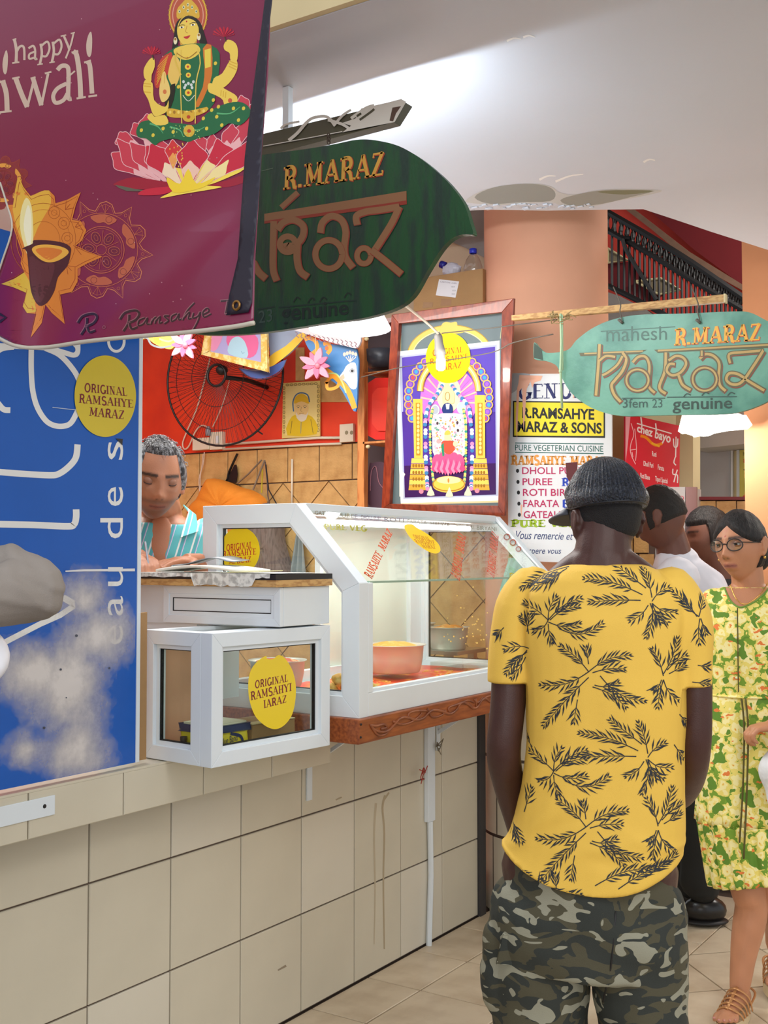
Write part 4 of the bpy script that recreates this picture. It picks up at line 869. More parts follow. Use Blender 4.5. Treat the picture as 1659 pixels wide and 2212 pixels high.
a.text('23', [c1(60, 1570), c1(155, 1550), c1(155, 1640), c1(60, 1655)], (60, 84, 72), 'sans'); a.text('genuine', [c1(215, 1520), c1(680, 1490), c1(680, 1590), c1(215, 1640)], (18, 40, 32), 'sans', 0.02)
for (x, y) in ((300, 1490), (400, 1495), (480, 1490), (650, 1460)): a.line([c1(x, y+20), c1(x+25, y-15), c1(x+50, y)], 3, (18, 40, 32), 4)
q = q4(612, 362, 832, 327, 830, 378, 610, 410); a.text('R.MARAZ', [(x+1.5, y+1.5) for x, y in q], (170, 60, 30), 'serif', wt=(.21, .12)); a.text('R.MARAZ', q, (214, 160, 60), 'serif', wt=(.17, .085))
a.line([c1(80, 605), c1(160, 585)], 1.5, (90, 110, 90))
a.build('painted_lettering', PRINT, s1)
hk = MB(); 
for k in range(3): c = P(710, 293+k*7, y=YS1+0.009); hk.tube([(c.x+0.004*math.cos(t)*(1 if k % 2 else .4), c.y+0.004*math.cos(t)*(0.4 if k % 2 else 1), c.z+0.006*math.sin(t)) for t in [2*math.pi*i/10 for i in range(11)]], 0.0014, 5)
hk.build('hanging_chain', mat('rusty_steel', (80, 66, 56), 0.6, metal=.6), s1, smooth=True)
# ---- batten with the tube light behind it
YT = 2.26
bt_ = thing('tube_light_batten', P(720, 250, y=YT), 'scratched white and olive lamp batten with a fluorescent tube, above the large leaf sign', 'lamp')
YT2 = YT+0.125
q = [P(440, 320, y=YT2), None, None, P(850, 264, y=YT), P(440, 372, y=YT)]; qn = (q[3]-q[4]).cross(q[0]-q[4]).normalized(); q[1] = P(858, 220, pl=(q[4], qn)); q[2] = P(877, 222, pl=(q[4], qn))
MB().prism(q, (0, 0.03, 0)).build('batten', mat('olive_batten', (74, 70, 48), 0.6), bt_)
bn_ = (q[1]-q[4]).cross(q[0]-q[4]).normalized(); bn_ = bn_ if bn_.y < 0 else -bn_; bq = q[4].copy()
a = Art(lambda x, y: P(x, y, pl=(q[4], qn)), (qn if qn.y < 0 else -qn), base=.003)
WP = (214, 208, 196)
a.fill([c1(*p) for p in ((950, 140), (1045, 115), (1080, 135), (1000, 275), (640, 345), (700, 300), (640, 280), (730, 250), (770, 180))], WP)
for pts, w in (([(270, 400), (330, 350), (390, 280), (440, 245), (520, 235), (560, 260), (590, 300)], 22), ([(580, 300), (640, 230), (700, 190)], 18), ([(540, 260), (640, 290), (700, 330)], 20), ([(215, 320), (250, 290), (345, 270)], 16), ([(700, 250), (800, 180), (860, 160)], 22), ([(95, 440), (400, 385), (640, 340)], 6)): a.line([c1(*p) for p in pts], w*0.31, WP, 4)
a.fill([c1(*p) for p in ((985, 175), (1045, 165), (1010, 215), (990, 270), (965, 265))], (84, 58, 44))
for pts in ([(760, 260), (830, 210), (860, 185)], [(740, 235), (770, 215)]): a.line([c1(*p) for p in pts], 5, (74, 70, 48), 3)
a.build('flaking_paint', PRINT_MATT, bt_)
MB().tube([P(430, 366, y=YT+0.055), P(828, 270, y=YT+0.055)], 0.013, 12).build('fluorescent_tube', mat('lit_fluorescent', (240, 255, 252), 0.3, emit=7.0), bt_)
ta, tb2 = P(430, 372, y=YT+0.07), P(828, 278, y=YT+0.07)
l = area('tube_glow', (ta+tb2)/2+Vector((0, 0.0, 0.0)), (0, 0, 0), (tb2-ta).length, 0.02, 11, (0.78, 0.89, 1.0)); l.rotation_euler = (math.radians(140), 0, 0)
l2 = area('tube_glow_down', (ta+tb2)/2+Vector((0, 0.02, -0.02)), (35, 0, 0), (tb2-ta).length, 0.02, 4, (0.9, 0.95, 1.0))
for px in (470, 560): 
    p = P(px, 300, y=YT+0.015); MB().box((p.x-0.01, YT+0.125, p.z+0.05), (p.x+0.01, YT+0.145, 2.699)).build('ceiling_strap', M_WHITE, bt_)
# ---- small leaf sign
YS2 = 3.6; c3 = lambda x, y: (1000+x*0.3972, 420+y*0.3972)
s2_ = shade_board('leaf_sign', [c3(*p) for p in ((388, 805), (384, 850), (386, 890), (405, 900), (450, 905), (500, 925), (520, 950), (540, 1000), (590, 1080), (680, 1150), (780, 1190), (880, 1205), (1000, 1203), (1200, 1198), (1400, 1195), (1520, 1180), (1659, 1125), (1780, 1040), (1850, 930), (1860, 840), (1780, 745), (1659, 690), (1560, 642), (1450, 637), (1200, 648), (950, 655), (800, 685), (700, 730), (620, 790), (570, 845), (480, 862), (440, 855), (410, 830))], YS2, 0.016, M_LEAF2, 'smaller teal leaf-shaped sign hanging from a wooden stick at the right', 'sign')
a = Art(lambda x, y: P(x, y, y=YS2), (0, -1, 0))
GO, GR, RB = (190, 160, 98), (98, 96, 66), (140, 66, 48)
a.fill([c3(*p) for p in ((388, 808), (430, 845), (436, 902), (386, 888))], (32, 60, 44))
def L3(pts, w=22, sm=6):
    q = [c3(*p) for p in pts]; a.line([(x+1.2, y+1.6) for x, y in q], w*0.3972+1.6, RB, sm); a.line(q, w*0.3972+1, GR, sm); a.line([(x-.5, y-.5) for x, y in q], w*0.3972*.55, GO, sm)
a.fill([c3(*p) for p in ((632, 862), (1000, 845), (960, 868), (640, 880))], GR); a.fill([c3(*p) for p in ((1040, 845), (1659, 808), (1800, 800), (1800, 822), (1659, 835), (1060, 862))], GR); a.line([c3(660, 866), c3(980, 852)], 3, GO); a.line([c3(1060, 850), c3(1780, 812)], 4, GO)
L3([(745, 815), (738, 940), (725, 1095)], 26); L3([(745, 905), (780, 880), (830, 885)]); L3([(870, 862), (890, 900), (870, 960), (830, 1010), (810, 1040), (825, 1090), (860, 1130)], 26); L3([(870, 880), (840, 930), (790, 970), (760, 985)])
L3([(925, 915), (955, 885), (995, 885), (1015, 930), (1012, 1000), (1015, 1050), (1045, 1080)], 24); a.ring(*c3(950, 1010), 24, 23, 10, RB); a.ring(*c3(950, 1010), 24, 23, 8, GR); a.ring(*c3(950, 1010), 24, 23, 4, GO)
L3([(1105, 860), (1100, 960), (1070, 1050), (1105, 1085)], 26); L3([(1120, 905), (1160, 880), (1200, 890), (1215, 925), (1185, 970), (1140, 985), (1110, 960), (1125, 925), (1155, 925)], 24); L3([(1175, 985), (1195, 1035), (1240, 1065)], 26)
L3([(1290, 895), (1320, 870), (1365, 880), (1395, 920), (1392, 990), (1400, 1040), (1430, 1070)], 26); a.ring(*c3(1315, 1005), 26, 25, 10, RB); a.ring(*c3(1315, 1005), 26, 25, 8, GR); a.ring(*c3(1315, 1005), 26, 25, 4, GO); L3([(1300, 850), (1300, 880)], 20)
L3([(1455, 920), (1450, 870), (1520, 860), (1635, 850)], 24); L3([(1635, 850), (1585, 930), (1520, 1020), (1470, 1035), (1435, 1010), (1450, 975), (1500, 980), (1560, 1020), (1640, 1068)], 26)
a.text('mahesh', [c3(780, 715), c3(1110, 715), c3(1110, 790), c3(780, 800)], (76, 110, 96), 'sans'); a.line([c3(750, 745), c3(1155, 720)], 2, (76, 110, 96))
a.text('23', [c3(1030, 1112), c3(1085, 1112), c3(1085, 1158), c3(1030, 1160)], (54, 82, 74)); a.line([c3(865, 1108), c3(1100, 1108)], 2, (54, 82, 74)); a.line([c3(1110, 1103), c3(1490, 1100)], 2, (54, 82, 74))
a.text('3fem', [c3(870, 1110), c3(1005, 1110), c3(1005, 1158), c3(870, 1160)], (54, 82, 74)); a.text('genuine', [c3(1140, 1105), c3(1465, 1100), c3(1465, 1162), c3(1140, 1170)], (54, 76, 66), 'sans', .015)
for (x, y) in ((1200, 1092), (1300, 1085), (1440, 1085)): a.line([c3(x, y+10), c3(x+18, y-8), c3(x+40, y)], 2.5, (54, 76, 66), 3)
q = q4(1457, 711, 1645, 698, 1643, 735, 1455, 746); a.text('R.MARAZ', [(x+1.3, y+1.3) for x, y in q], (200, 90, 60), 'serif', wt=(.21, .12)); a.text('R.MARAZ', q, (238, 178, 64), 'serif', wt=(.18, .09))
a.build('painted_lettering', PRINT, s2_)
stk = thing('wooden_stick', P(1300, 670, y=YS2), 'rough timber stick carrying the smaller leaf sign', 'stick')
u_, v_ = P(1105, 692, y=YS2+0.03), P(1563, 652, y=YS2+0.03); dv = (v_-u_).normalized()
mb = MB(); q = [u_, v_, v_+Vector((0, 0, 0.024)), u_+Vector((0, 0, 0.018))]; mb.prism(q, (0, 0.022, 0)); mb.build('stick', M_PALEWOOD, stk, bevel=0.002)
MB().prism([v_+Vector((0.0005, -0.001, -0.002)), v_+Vector((0.006, -0.001, -0.002)), v_+Vector((0.006, -0.001, 0.026)), v_+Vector((0.0005, -0.001, 0.026))], (0, 0.024, 0)).build('pale_end', M_CREAM, stk)
M_WIRE = mat('thin_grey_wire', (96, 90, 80), 0.6); M_TWINE = mat('pale_green_twine', (172, 200, 160), 0.7)
for (px, x1, y1) in ((1340, 1325, 620), (1508, 1494, 620)):
    w = MB(); q = [P(px, 697, y=YS2-0.006), P(px+3, 690, y=YS2-0.008), P(px-1, 672, y=YS2-0.006), P(px, 655, y=YS2+0.0), P(x1, y1, y=YS2+0.05)]; w.tube(cr(q, 4), 0.0022, 5); w.tube([P(px-4, 690, y=YS2-0.004), P(px+5, 698, y=YS2-0.004)], 0.005, 6)
    w.build('hanging_wire', M_WIRE, s2_, smooth=True)
w = MB(); w.tube([P(1211, 678, y=YS2-0.014), P(1213, 740, y=YS2-0.02), P(1211, 800, y=YS2-0.02), P(1214, 882, y=YS2-0.02)], 0.0045, 6); w.tube([P(1215, 680, y=YS2-0.014), P(1216, 800, y=YS2-0.02)], 0.0025, 5); w.ball(P(1211, 802, y=YS2-0.02), 0.007, 8)
tw = w.build('green_twine', M_TWINE, smooth=True); tag(tw, 'pale green twine tied round the stick and hanging past the smaller leaf sign', 'twine')
rr = random.Random(8); w = MB()
for k in range(16):
    c = P(1213+rr.uniform(-22, 22), 685+rr.uniform(-6, 6), y=YS2-0.01); w.tube(cr([c, c+Vector((rr.uniform(-.02, .02), rr.uniform(-.01, 0), rr.uniform(-.015, .015))), c+Vector((rr.uniform(-.03, .03), -.01, rr.uniform(-.02, .02)))], 3), 0.002, 4)
kn = w.build('rope_knot', mat('brown_rope', (150, 128, 84), 0.8)); tag(kn, 'frayed brown rope knot around the timber stick by the twine', 'rope')
ws = MB(); ws.tube(cr([P(780, 815, y=3.9), P(860, 795, y=3.85), P(940, 782, y=3.8), P(1060, 762, y=3.7), P(1110, 740, y=3.66), P(1195, 722, y=3.6)], 5), 0.0022, 5)
tag(ws.build('sagging_wire', M_WIRE, smooth=True), 'lower sagging wire stretched across the framed picture', 'wire')
ws = MB(); ws.tube([P(955, 720, y=3.7), P(1060, 709, y=3.66), P(1205, 690, y=3.6)], 0.0022, 5)
tag(ws.build('taut_wire', M_WIRE, smooth=True), 'upper taut wire from the hanging bulb to the timber stick', 'wire')
# ---- GENUINE board
YG = 3.98
gb = thing('menu_board', P(1210, 1210, y=YG), 'white menu board headed GENUINE with a yellow name block, on the column', 'sign')
out = [(1095, 812), (1110, 808), (1321, 806), (1322, 1216), (1215, 1215), (1160, 1213), (1135, 1208), (1108, 1198), (1098, 1185)]
MB().prism([P(*p, y=YG) for p in out], (0, 0.008, 0)).build('board', mat('white_sign_board', (216, 218, 220), 0.65), gb)
a = Art(lambda x, y: P(x, y, y=YG), (0, -1, 0))
a.fill([(1094, 810), (1145, 808), (1130, 826), (1112, 846), (1096, 848)], (172, 172, 176), 3)
NV = (34, 40, 96); a.text('GENUINE', q4(1118, 830, 1310, 826, 1310, 858, 1118, 862), NV, 'serif', wt=(.18, .06))
a.fill([(1108, 866), (1307, 868), (1307, 946), (1108, 944)], (24, 24, 20)); a.fill([(1111, 869), (1304, 871), (1304, 942), (1111, 941)], (228, 208, 44))
BK = (22, 26, 28)
a.text('R.RAMSAHYE', q4(1128, 880, 1284, 884, 1284, 906, 1128, 902), BK, 'sans', .03); a.text('MARAZ & SONS', q4(1117, 910, 1300, 914, 1300, 936, 1117, 932), BK, 'sans', .03)
TL_ = (30, 92, 84); a.line([(1113, 957), (1304, 959)], 2, TL_); a.line([(1113, 977), (1304, 980)], 2, TL_); a.text('PURE VEGETERIAN CUISINE', q4(1113, 960, 1303, 963, 1303, 976, 1113, 973), TL_)
a.text('RAMSAHYE MARAZ', q4(1104, 984, 1310, 986, 1310, 1004, 1104, 1004), (222, 150, 70), 'serif', wt=(.25, .14))
MG = (176, 40, 88)
for i, (t, y, x1) in enumerate((('DHOLL PURI', 1009, 1252), ('PUREE', 1033, 1193), ('ROTI BIRYANI', 1056, 1275), ('FARATA', 1080, 1208), ('GATEAUX', 1104, 1226))):
    a.text(t, q4(1128+i*0.8, y, x1, y, x1, y+15, 1128+i*0.8, y+15), MG, 'sans', .012); a.ell(1118+i*1.0, y+8, 3.4, 4.4, BK, n=12)
a.text('R', q4(1213, 1033, 1230, 1033, 1230, 1050, 1213, 1050), (40, 70, 180), 'serif'); a.text('B', q4(1213, 1080, 1230, 1080, 1230, 1096, 1213, 1096), (40, 70, 180), 'serif')
a.text('PURE VEG', q4(1104, 1123, 1245, 1123, 1245, 1138, 1104, 1138), (150, 178, 40), 'serif', wt=(.25, .14))
a.text('Vous remercie et', q4(1115, 1146, 1240, 1150, 1236, 1166, 1111, 1164), (44, 60, 110)); a.text('espere vous', q4(1137, 1182, 1214, 1183, 1211, 1196, 1134, 1196), (44, 60, 110))
PC = (238, 178, 150)   # spilt paint runs
a.fill([(1122, 810), (1172, 812), (1168, 822), (1155, 826), (1150, 838), (1146, 824), (1138, 840), (1134, 900), (1131, 930), (1128, 838), (1122, 845), (1119, 900), (1117, 952), (1114, 905), (1117, 840), (1120, 828)], PC)
a.line([(1127, 1090), (1126, 1105), (1128, 1118)], (4, 1), PC); a.line([(1232, 815), (1236, 840), (1240, 860)], (4, 2), PC)
a.fill([(1098, 1188), (1110, 1193), (1130, 1203), (1140, 1209), (1120, 1212), (1100, 1202)], (134, 88, 66)); 
a.fill([(1222, 1000), (1248, 998), (1246, 1040), (1232, 1044), (1224, 1030)], (86, 26, 30))
a.build('printed_menu', PRINT_MATT, gb)
# ---- red 'chez bayo' sign
YR = 5.45; rb = thing('red_stall_sign', P(1410, 1075, y=YR), 'red stall sign with white lettering hanging in the passage behind', 'sign')
ra, rb_, rc, rd = P(1351, 893, y=5.35), P(1469, 920, y=5.75), P(1467, 1085, y=5.75), P(1351, 1075, y=5.35)
rn = (rb_-ra).cross(rd-ra).normalized(); rn = rn if rn.y < 0 else -rn
MB().prism([P(*p, pl=(ra, rn)) for p in ((1351, 893), (1469, 920), (1467, 1085), (1351, 1075))], rn*-0.01).build('board', mat('red_sign_vinyl', (220, 40, 62), 0.3), rb)
a = Art(lambda x, y: P(x, y, pl=(ra, rn)), rn); WT = (250, 244, 244)
a.fill([(1351, 893), (1362, 896), (1356, 960), (1351, 1000)], (240, 170, 180))
a.text('chez bayo', [cb(190, 185), cb(575, 300), cb(560, 400), cb(185, 270)], WT, 'sans', .03); a.line([cb(185, 180), cb(575, 295)], 2.5, WT); a.line([cb(230, 110), cb(240, 200)], 3, WT); a.line([cb(395, 180), cb(405, 270)], 3, WT)
a.line([cb(*p) for p in ((225, 320), (290, 340), (350, 400), (400, 425), (470, 405))], 6, (250, 150, 30), 4); a.line([cb(350, 400), cb(440, 440)], 4, (250, 190, 40))
for t, x0, x1, y, d in (('Roti', 355, 405, 490, 12), ('Dholl Puri', 260, 370, 600, 25), ('Farata', 420, 490, 640, 20), ('Roti Base', 225, 330, 735, 25), ('Tipuri Special', 390, 530, 770, 30)): a.text(t, [cb(x0, y), cb(x1, y+d), cb(x1, y+d+55), cb(x0, y+55)], WT, 'sans', .02)
for pts in ([(625, 330), (620, 560)], [(595, 350), (600, 430), (620, 450), (640, 430), (645, 350)], [(615, 560), (600, 620), (625, 650)], [(590, 690), (590, 750), (640, 760), (640, 850)], [(640, 700), (620, 760), (600, 840)]): a.line([cb(*p) for p in pts], 2.5, WT, 3)
for pts in ([(120, 180), (150, 300), (120, 400), (110, 480), (130, 560)], [(160, 240), (175, 380), (180, 480), (170, 600)], [(110, 480), (180, 470)], [(130, 560), (170, 640)], [(130, 500), (140, 560)]): a.line([cb(*p) for p in pts], 1.6, (250, 200, 205), 4)
a.build('printed_lettering', PRINT_GLOSS, rb)
a = Art(lambda x, y: P(x, y, y=5.5), (0, -1, 0)); a.text('bayo', q4(1440, 1062, 1478, 1068, 1478, 1080, 1440, 1074), (230, 90, 110)); a.build('red_lettering', PRINT, wc)
# far bright lamp shade
la = thing('far_lamp_shade', P(1520, 920, y=4.9), 'bright white lamp shade glowing below the smaller leaf sign', 'lamp')
yl = 4.9; q = [P(*cb(*p), y=yl) for p in ((705, 60), (1290, 50), (1355, 155), (1310, 195), (1090, 225), (700, 290), (660, 265))]
MB().prism(q, (0, 0.16, 0)).build('shade', mat('glowing_white_shade', (255, 252, 244), 0.4, emit=1.6), la, bevel=0.004)
MB().ball(P(*cb(945, 250), y=yl+0.05), (0.05, 0.05, 0.03), 16).build('bulb', mat('lit_bulb', (255, 252, 240), 0.3, emit=12), la, smooth=True)
point('far_lamp_glow', P(*cb(945, 330), y=yl-0.05), 8, (1, 0.95, 0.88), 0.05)

MB().tube([P(1490, 912, y=yl+.12), P(1484, 912, y=5.92)], .008, 8).build('wall_arm', M_WHITE, la)
# ================================================================== MAROON FESTIVAL BANNER
YN = 1.5
bq_ = lambda p: (p[0], p[1])
def wave(x, y):   # depth offset of the vinyl from its hanging plane, by drawing coordinates
    d = 0.012*math.sin(x/95.0)*max(0, (y-250)/500.0)
    d += -0.022*math.exp(-((x-25)/60.0)**2)*max(0, min(1, (y-420)/260.0))     # rolled lower left corner
    u = (x-430)*0.64+(y-560)*0.77; d += -0.014*math.exp(-(u/60.0)**2)*max(0, min(1, (y-380)/120.0))   # soft diagonal fold
    return d
def bmap(x, y): p = P(x, y, y=YN+wave(x, y)); return p
def bnrm(p): return Vector((0, -1, 0))
ban = thing('festival_banner', P(300, 720, y=YN), 'maroon vinyl banner reading happy diwali with a goddess on a pink lotus', 'banner')
out = [(-60, -60), (585, -60), (583, 60), (579, 160), (566, 320), (556, 480), (551, 560), (548, 692), (500, 702), (400, 714), (300, 722), (190, 733), (110, 745), (60, 747), (30, 742), (-4, 724), (-40, 715), (-40, 640), (-6, 600), (8, 560), (28, 492), (16, 440), (2, 395), (-8, 340), (-60, 200)]
def cloth(pts, m, name, lab=None, off=0.0, ml=14):
    pp = [Vector((p[0], p[1], 0)) for p in pts]; bm = bmesh.new(); bv = [bm.verts.new(v) for v in pp]
    for t in tessellate_polygon([pp]): bm.faces.new([bv[i] for i in t])
    for _ in range(11):
        es = [e for e in bm.edges if e.calc_length() > ml]
        if not es: break
        bmesh.ops.subdivide_edges(bm, edges=es, cuts=1); bmesh.ops.triangulate(bm, faces=bm.faces)
    bm.verts.index_update(); vs = [bmap(v.co.x, v.co.y)+Vector((0, off, 0)) for v in bm.verts]; fs = [tuple(v.index for v in f.verts) for f in bm.faces]; bm.free()
    o = MB().add(vs, fs).build(name, m, ban, smooth=True, label=lab); sd = o.modifiers.new('s', 'SOLIDIFY'); sd.thickness = 0.0012; sd.offset = 0; return o
cloth(out, mat('maroon_vinyl', (128, 26, 72), 0.32, var=0.03, vscale=4, coat=0.2), 'vinyl_sheet')
cloth([(585, -60), (600, -60), (586, 60), (577, 200), (566, 400), (552, 560), (549, 655), (541, 676), (495, 682), (500, 640), (519, 560), (527, 440), (534, 340), (546, 240), (570, 60)], mat('dark_banner_hem', (30, 24, 44), 0.5), 'folded_hem', None, -0.006)
a = Art(lambda x, y: bmap(x, y)+Vector((0, -0.0075, 0)), bnrm)
e = P(511, 660, y=YN-0.009); MB().lathe([(0.0095, 0), (0.0095, 0.002), (0.006, 0.003), (0.0055, 0)], P(511, 660, y=YN+wave(511, 660)-0.008), 16, Matrix.Rotation(math.pi/2, 3, 'X')).build('brass_eyelet', mat('brass_ring', (150, 110, 60), 0.3, metal=.8), ban, smooth=True)
# cream bottom edge roll
MB().tube([bmap(x, y)+Vector((0, 0, -0.002)) for x, y in cr([(549, 695), (500, 704), (400, 716), (300, 724), (190, 735), (110, 747), (60, 749), (25, 742), (-10, 724)], 4)], 0.0042, 6).build('bottom_edge', mat('off_white_edge', (200, 192, 178), 0.7), ban, smooth=True)
MB().tube([bmap(x, y)+Vector((0, -0.002, 0)) for x, y in cr([(2, 395), (16, 440), (28, 492), (8, 560), (-6, 600)], 4)], 0.0022, 6).build('left_edge', mat('off_white_edge', (200, 192, 178), 0.7), ban, smooth=True)
a = Art(bmap, bnrm, maxlen=14, step=0.00004, base=0.0009); k1 = lambda x, y: (x*0.36166, y*0.36166)
kk = lambda *ps: [k1(*p) for p in ps]
CRM = (206, 182, 168)
def st(pts, w, sm=5, col=CRM): a.line([k1(*p) for p in pts], (w*0.36 if not isinstance(w, tuple) else tuple(v*.36 for v in w)), col, sm)
# happy
st([(88, 235), (100, 300), (98, 378)], 18); st([(98, 320), (120, 280), (145, 285), (148, 360)], 14); st([(75, 378), (118, 372)], 10, 0); st([(78, 240), (100, 232)], 9, 0)
st([(172, 290), (200, 275), (212, 300), (212, 352), (225, 350)], 13); st([(208, 310), (178, 325), (178, 352), (205, 345)], 12)
for dx, dy in ((0, 0), (72, -12)):
    st([(245+dx, 262+dy), (252+dx, 320+dy), (240+dx, 385+dy)], 15); st([(250+dx, 275+dy), (285+dx, 250+dy), (298+dx, 290+dy), (280+dx, 335+dy), (252+dx, 335+dy)], 13); st([(225+dx, 388+dy), (258+dx, 382+dy)], 8, 0)
st([(382, 212), (405, 265), (418, 300)], 14); st([(442, 198), (425, 270), (395, 350)], 11); st([(365, 218), (398, 210)], 8, 0); st([(425, 202), (450, 195)], 8, 0)
# diwali (first letter cut off by the frame)
st([(-60, 500), (-20, 480), (0, 490)], 20); st([(20, 490), (40, 560), (45, 665)], 30); st([(0, 492), (35, 482)], 12, 0); st([(0, 672), (72, 664)], 12, 0); st([(-40, 660), (0, 690)], 30)
a.fill(kk((40, 300), (50, 340), (45, 420), (34, 445), (22, 430), (17, 385), (25, 335)), CRM, 3)
st([(95, 465), (130, 560), (165, 640)], 30); st([(165, 640), (205, 480)], 16); st([(200, 470), (225, 550), (250, 630)], 28); st([(250, 630), (290, 440)], 16); st([(75, 470), (120, 462)], 11, 0); st([(185, 470), (215, 462)], 11, 0); st([(270, 440), (310, 430)], 11, 0)
st([(345, 420), (370, 395), (405, 400), (412, 450), (410, 580), (430, 590)], 26); st([(400, 500), (345, 530), (320, 575), (335, 615), (380, 600), (405, 560)], 24)
st([(440, 310), (460, 330), (478, 450), (485, 585)], 30); st([(430, 315), (470, 305)], 11, 0); st([(460, 590), (515, 580)], 12, 0); st([(400, 470), (450, 425)], 10)
st([(525, 370), (540, 400), (552, 560)], 28); st([(505, 375), (545, 362)], 12, 0); st([(530, 578), (582, 570)], 12, 0)
a.fill(kk((545, 190), (553, 230), (550, 310), (538, 342), (522, 325), (517, 270), (528, 215)), CRM, 3)
# mandalas
def mandala(cx, cy, R, col, line, fillc=None, rot=0.2, a0=0.0, n=12):
    def pt(r, t): return (cx+r*math.cos(t), cy+r*math.sin(t)*1.02)
    out = []
    for k in range(n):
        t = rot+2*math.pi*k/n; h_ = math.pi/n
        if k % 2 == 0: out += [pt(R*.74, t-h_), pt(R*.80, t-h_*.45), pt(R, t), pt(R*.80, t+h_*.45)]
        else: out += [pt(R*.74, t-h_), pt(R*.88, t-h_*.5), pt(R*.92, t), pt(R*.88, t+h_*.5)]
    if fillc: a.fill(out, fillc)
    a.line(out, 1.6, col, 0, True); a.line([(cx+(x-cx)*.94, cy+(y-cy)*.94) for x, y in out], .8, line, 0, True)
    for k in range(n):
        t = rot+2*math.pi*k/n; c = pt(R*.80, t)
        if k % 2:
            for s_ in (-.10, 0, .10): a.line([pt(R*.70, t), pt(R*.86, t+s_)], .9, line)
        else: a.ring(c[0], c[1], R*.028, R*.028, .9, line, n=10)
    a.ring(cx, cy, R*.70, R*.71, 1.3, line)
    for k in range(6):
        t = rot+2*math.pi*(k+.5)/6
        q = [pt(R*.66, t-.42), pt(R*.67, t), pt(R*.64, t+.38), pt(R*.50, t+.20), pt(R*.53, t), pt(R*.52, t-.25)]
        a.fill(q, (190, 96, 72) if not fillc else (232, 160, 70), 3); a.line(q, 1.0, line, 3, True); c = pt(R*.59, t+.15); a.ring(c[0], c[1], R*.06, R*.06, 1, (120, 40, 50), n=12)
    a.ring(cx, cy, R*.44, R*.45, 1.6, line); a.ring(cx, cy, R*.40, R*.41, .9, line)
    for k in range(6):
        t = rot+2*math.pi*k/6; c = pt(R*.25, t); a.ell(c[0], c[1], R*.115, R*.085, (110, 22, 62), t); a.ring(c[0], c[1], R*.115, R*.085, 1.1, line, t, n=20); a.ring(c[0], c[1], R*.06, R*.035, .7, line, t, n=12)
    for k in range(6): a.line([pt(R*.10, rot+math.pi/6+k*math.pi/3), pt(R*.37, rot+math.pi/6+k*math.pi/3)], .9, line)
    a.ring(cx, cy, R*.10, R*.10, 1.2, line, n=16)
mandala(8, 395, 62, (158, 60, 50), (150, 56, 50), (140, 40, 60), .1)
mandala(220, 540, 112, (216, 130, 84), (196, 104, 76), None, .1)
# orange mandala behind the lamp
def k7(x, y): return (x*0.1989, 380+y*0.1989)
og = [k7(*p) for p in ((200, 15), (260, 120), (340, 220), (430, 180), (540, 160), (600, 220), (610, 300), (740, 260), (885, 180), (830, 320), (790, 480), (880, 490), (945, 590), (900, 700), (830, 760), (980, 830), (1120, 880), (960, 950), (850, 1010), (850, 1150), (790, 1260), (660, 1290), (710, 1610), (570, 1490), (500, 1400), (460, 1600), (340, 1760), (400, 1500), (300, 1490), (255, 1420), (290, 1270), (150, 1210), (20, 1175), (160, 1120), (270, 1050), (230, 950), (250, 850), (150, 560), (80, 320), (150, 315))]
a.fill(og, (218, 128, 52)); a.fill([k7(*p) for p in ((200, 15), (260, 120), (340, 220), (430, 180), (540, 160), (560, 300), (500, 420), (420, 560), (360, 700), (290, 760), (200, 600), (150, 400), (150, 315))], (228, 176, 66), 2)
a.fill([k7(*p) for p in ((20, 1175), (160, 1120), (270, 1050), (330, 1150), (380, 1300), (400, 1480), (300, 1490), (255, 1420), (290, 1270), (150, 1210))], (216, 176, 62))
a.line([(47+(x-47)*.93+3, 530+(y-530)*.93) for x, y in og], 1.2, (160, 62, 30), 0, True)
for r_, c in ((70, (170, 84, 34)), (58, (196, 110, 44)), (36, (186, 100, 40))): a.ring(95, 520, r_, r_*1.15, 1.1, c)
for k in range(5):
    t = -1.1+k*.55; a.ring(95+52*math.cos(t), 515+62*math.sin(t), 12, 13, 1, (170, 80, 34)); a.ring(95+52*math.cos(t), 515+62*math.sin(t), 6, 6, .8, (170, 80, 34))
    for s_ in (-.12, 0, .12): a.line([(95+72*math.cos(t+.25), 515+82*math.sin(t+.25)), (95+88*math.cos(t+.25+s_), 515+98*math.sin(t+.25+s_))], 1, (160, 62, 30))
# flame and clay lamp
a.fill([k7(*p) for p in ((290, 240), (350, 330), (370, 600), (360, 800), (320, 880), (270, 760), (225, 560), (235, 380))], (236, 222, 158), 3); a.fill([k7(*p) for p in ((310, 320), (345, 420), (350, 640), (330, 800), (290, 700), (265, 520))], (240, 234, 204), 3)
a.fill([k7(*p) for p in ((250, 790), (300, 830), (330, 1150), (360, 1300), (430, 1410), (520, 1380), (600, 1250), (640, 1100), (740, 980), (775, 850), (775, 780), (700, 730), (560, 705), (380, 700), (360, 740))], (74, 26, 42), 3)
a.fill([k7(*p) for p in ((330, 880), (470, 950), (600, 960), (560, 1150), (470, 1350), (420, 1380), (360, 1250))], (92, 40, 54), 3)
a.fill([k7(*p) for p in ((355, 800), (420, 755), (560, 750), (700, 780), (755, 830), (700, 890), (600, 935), (500, 935), (410, 880))], (232, 172, 70), 4); a.fill([k7(*p) for p in ((400, 800), (520, 780), (680, 810), (640, 870), (540, 915), (440, 860))], (216, 120, 50), 4)
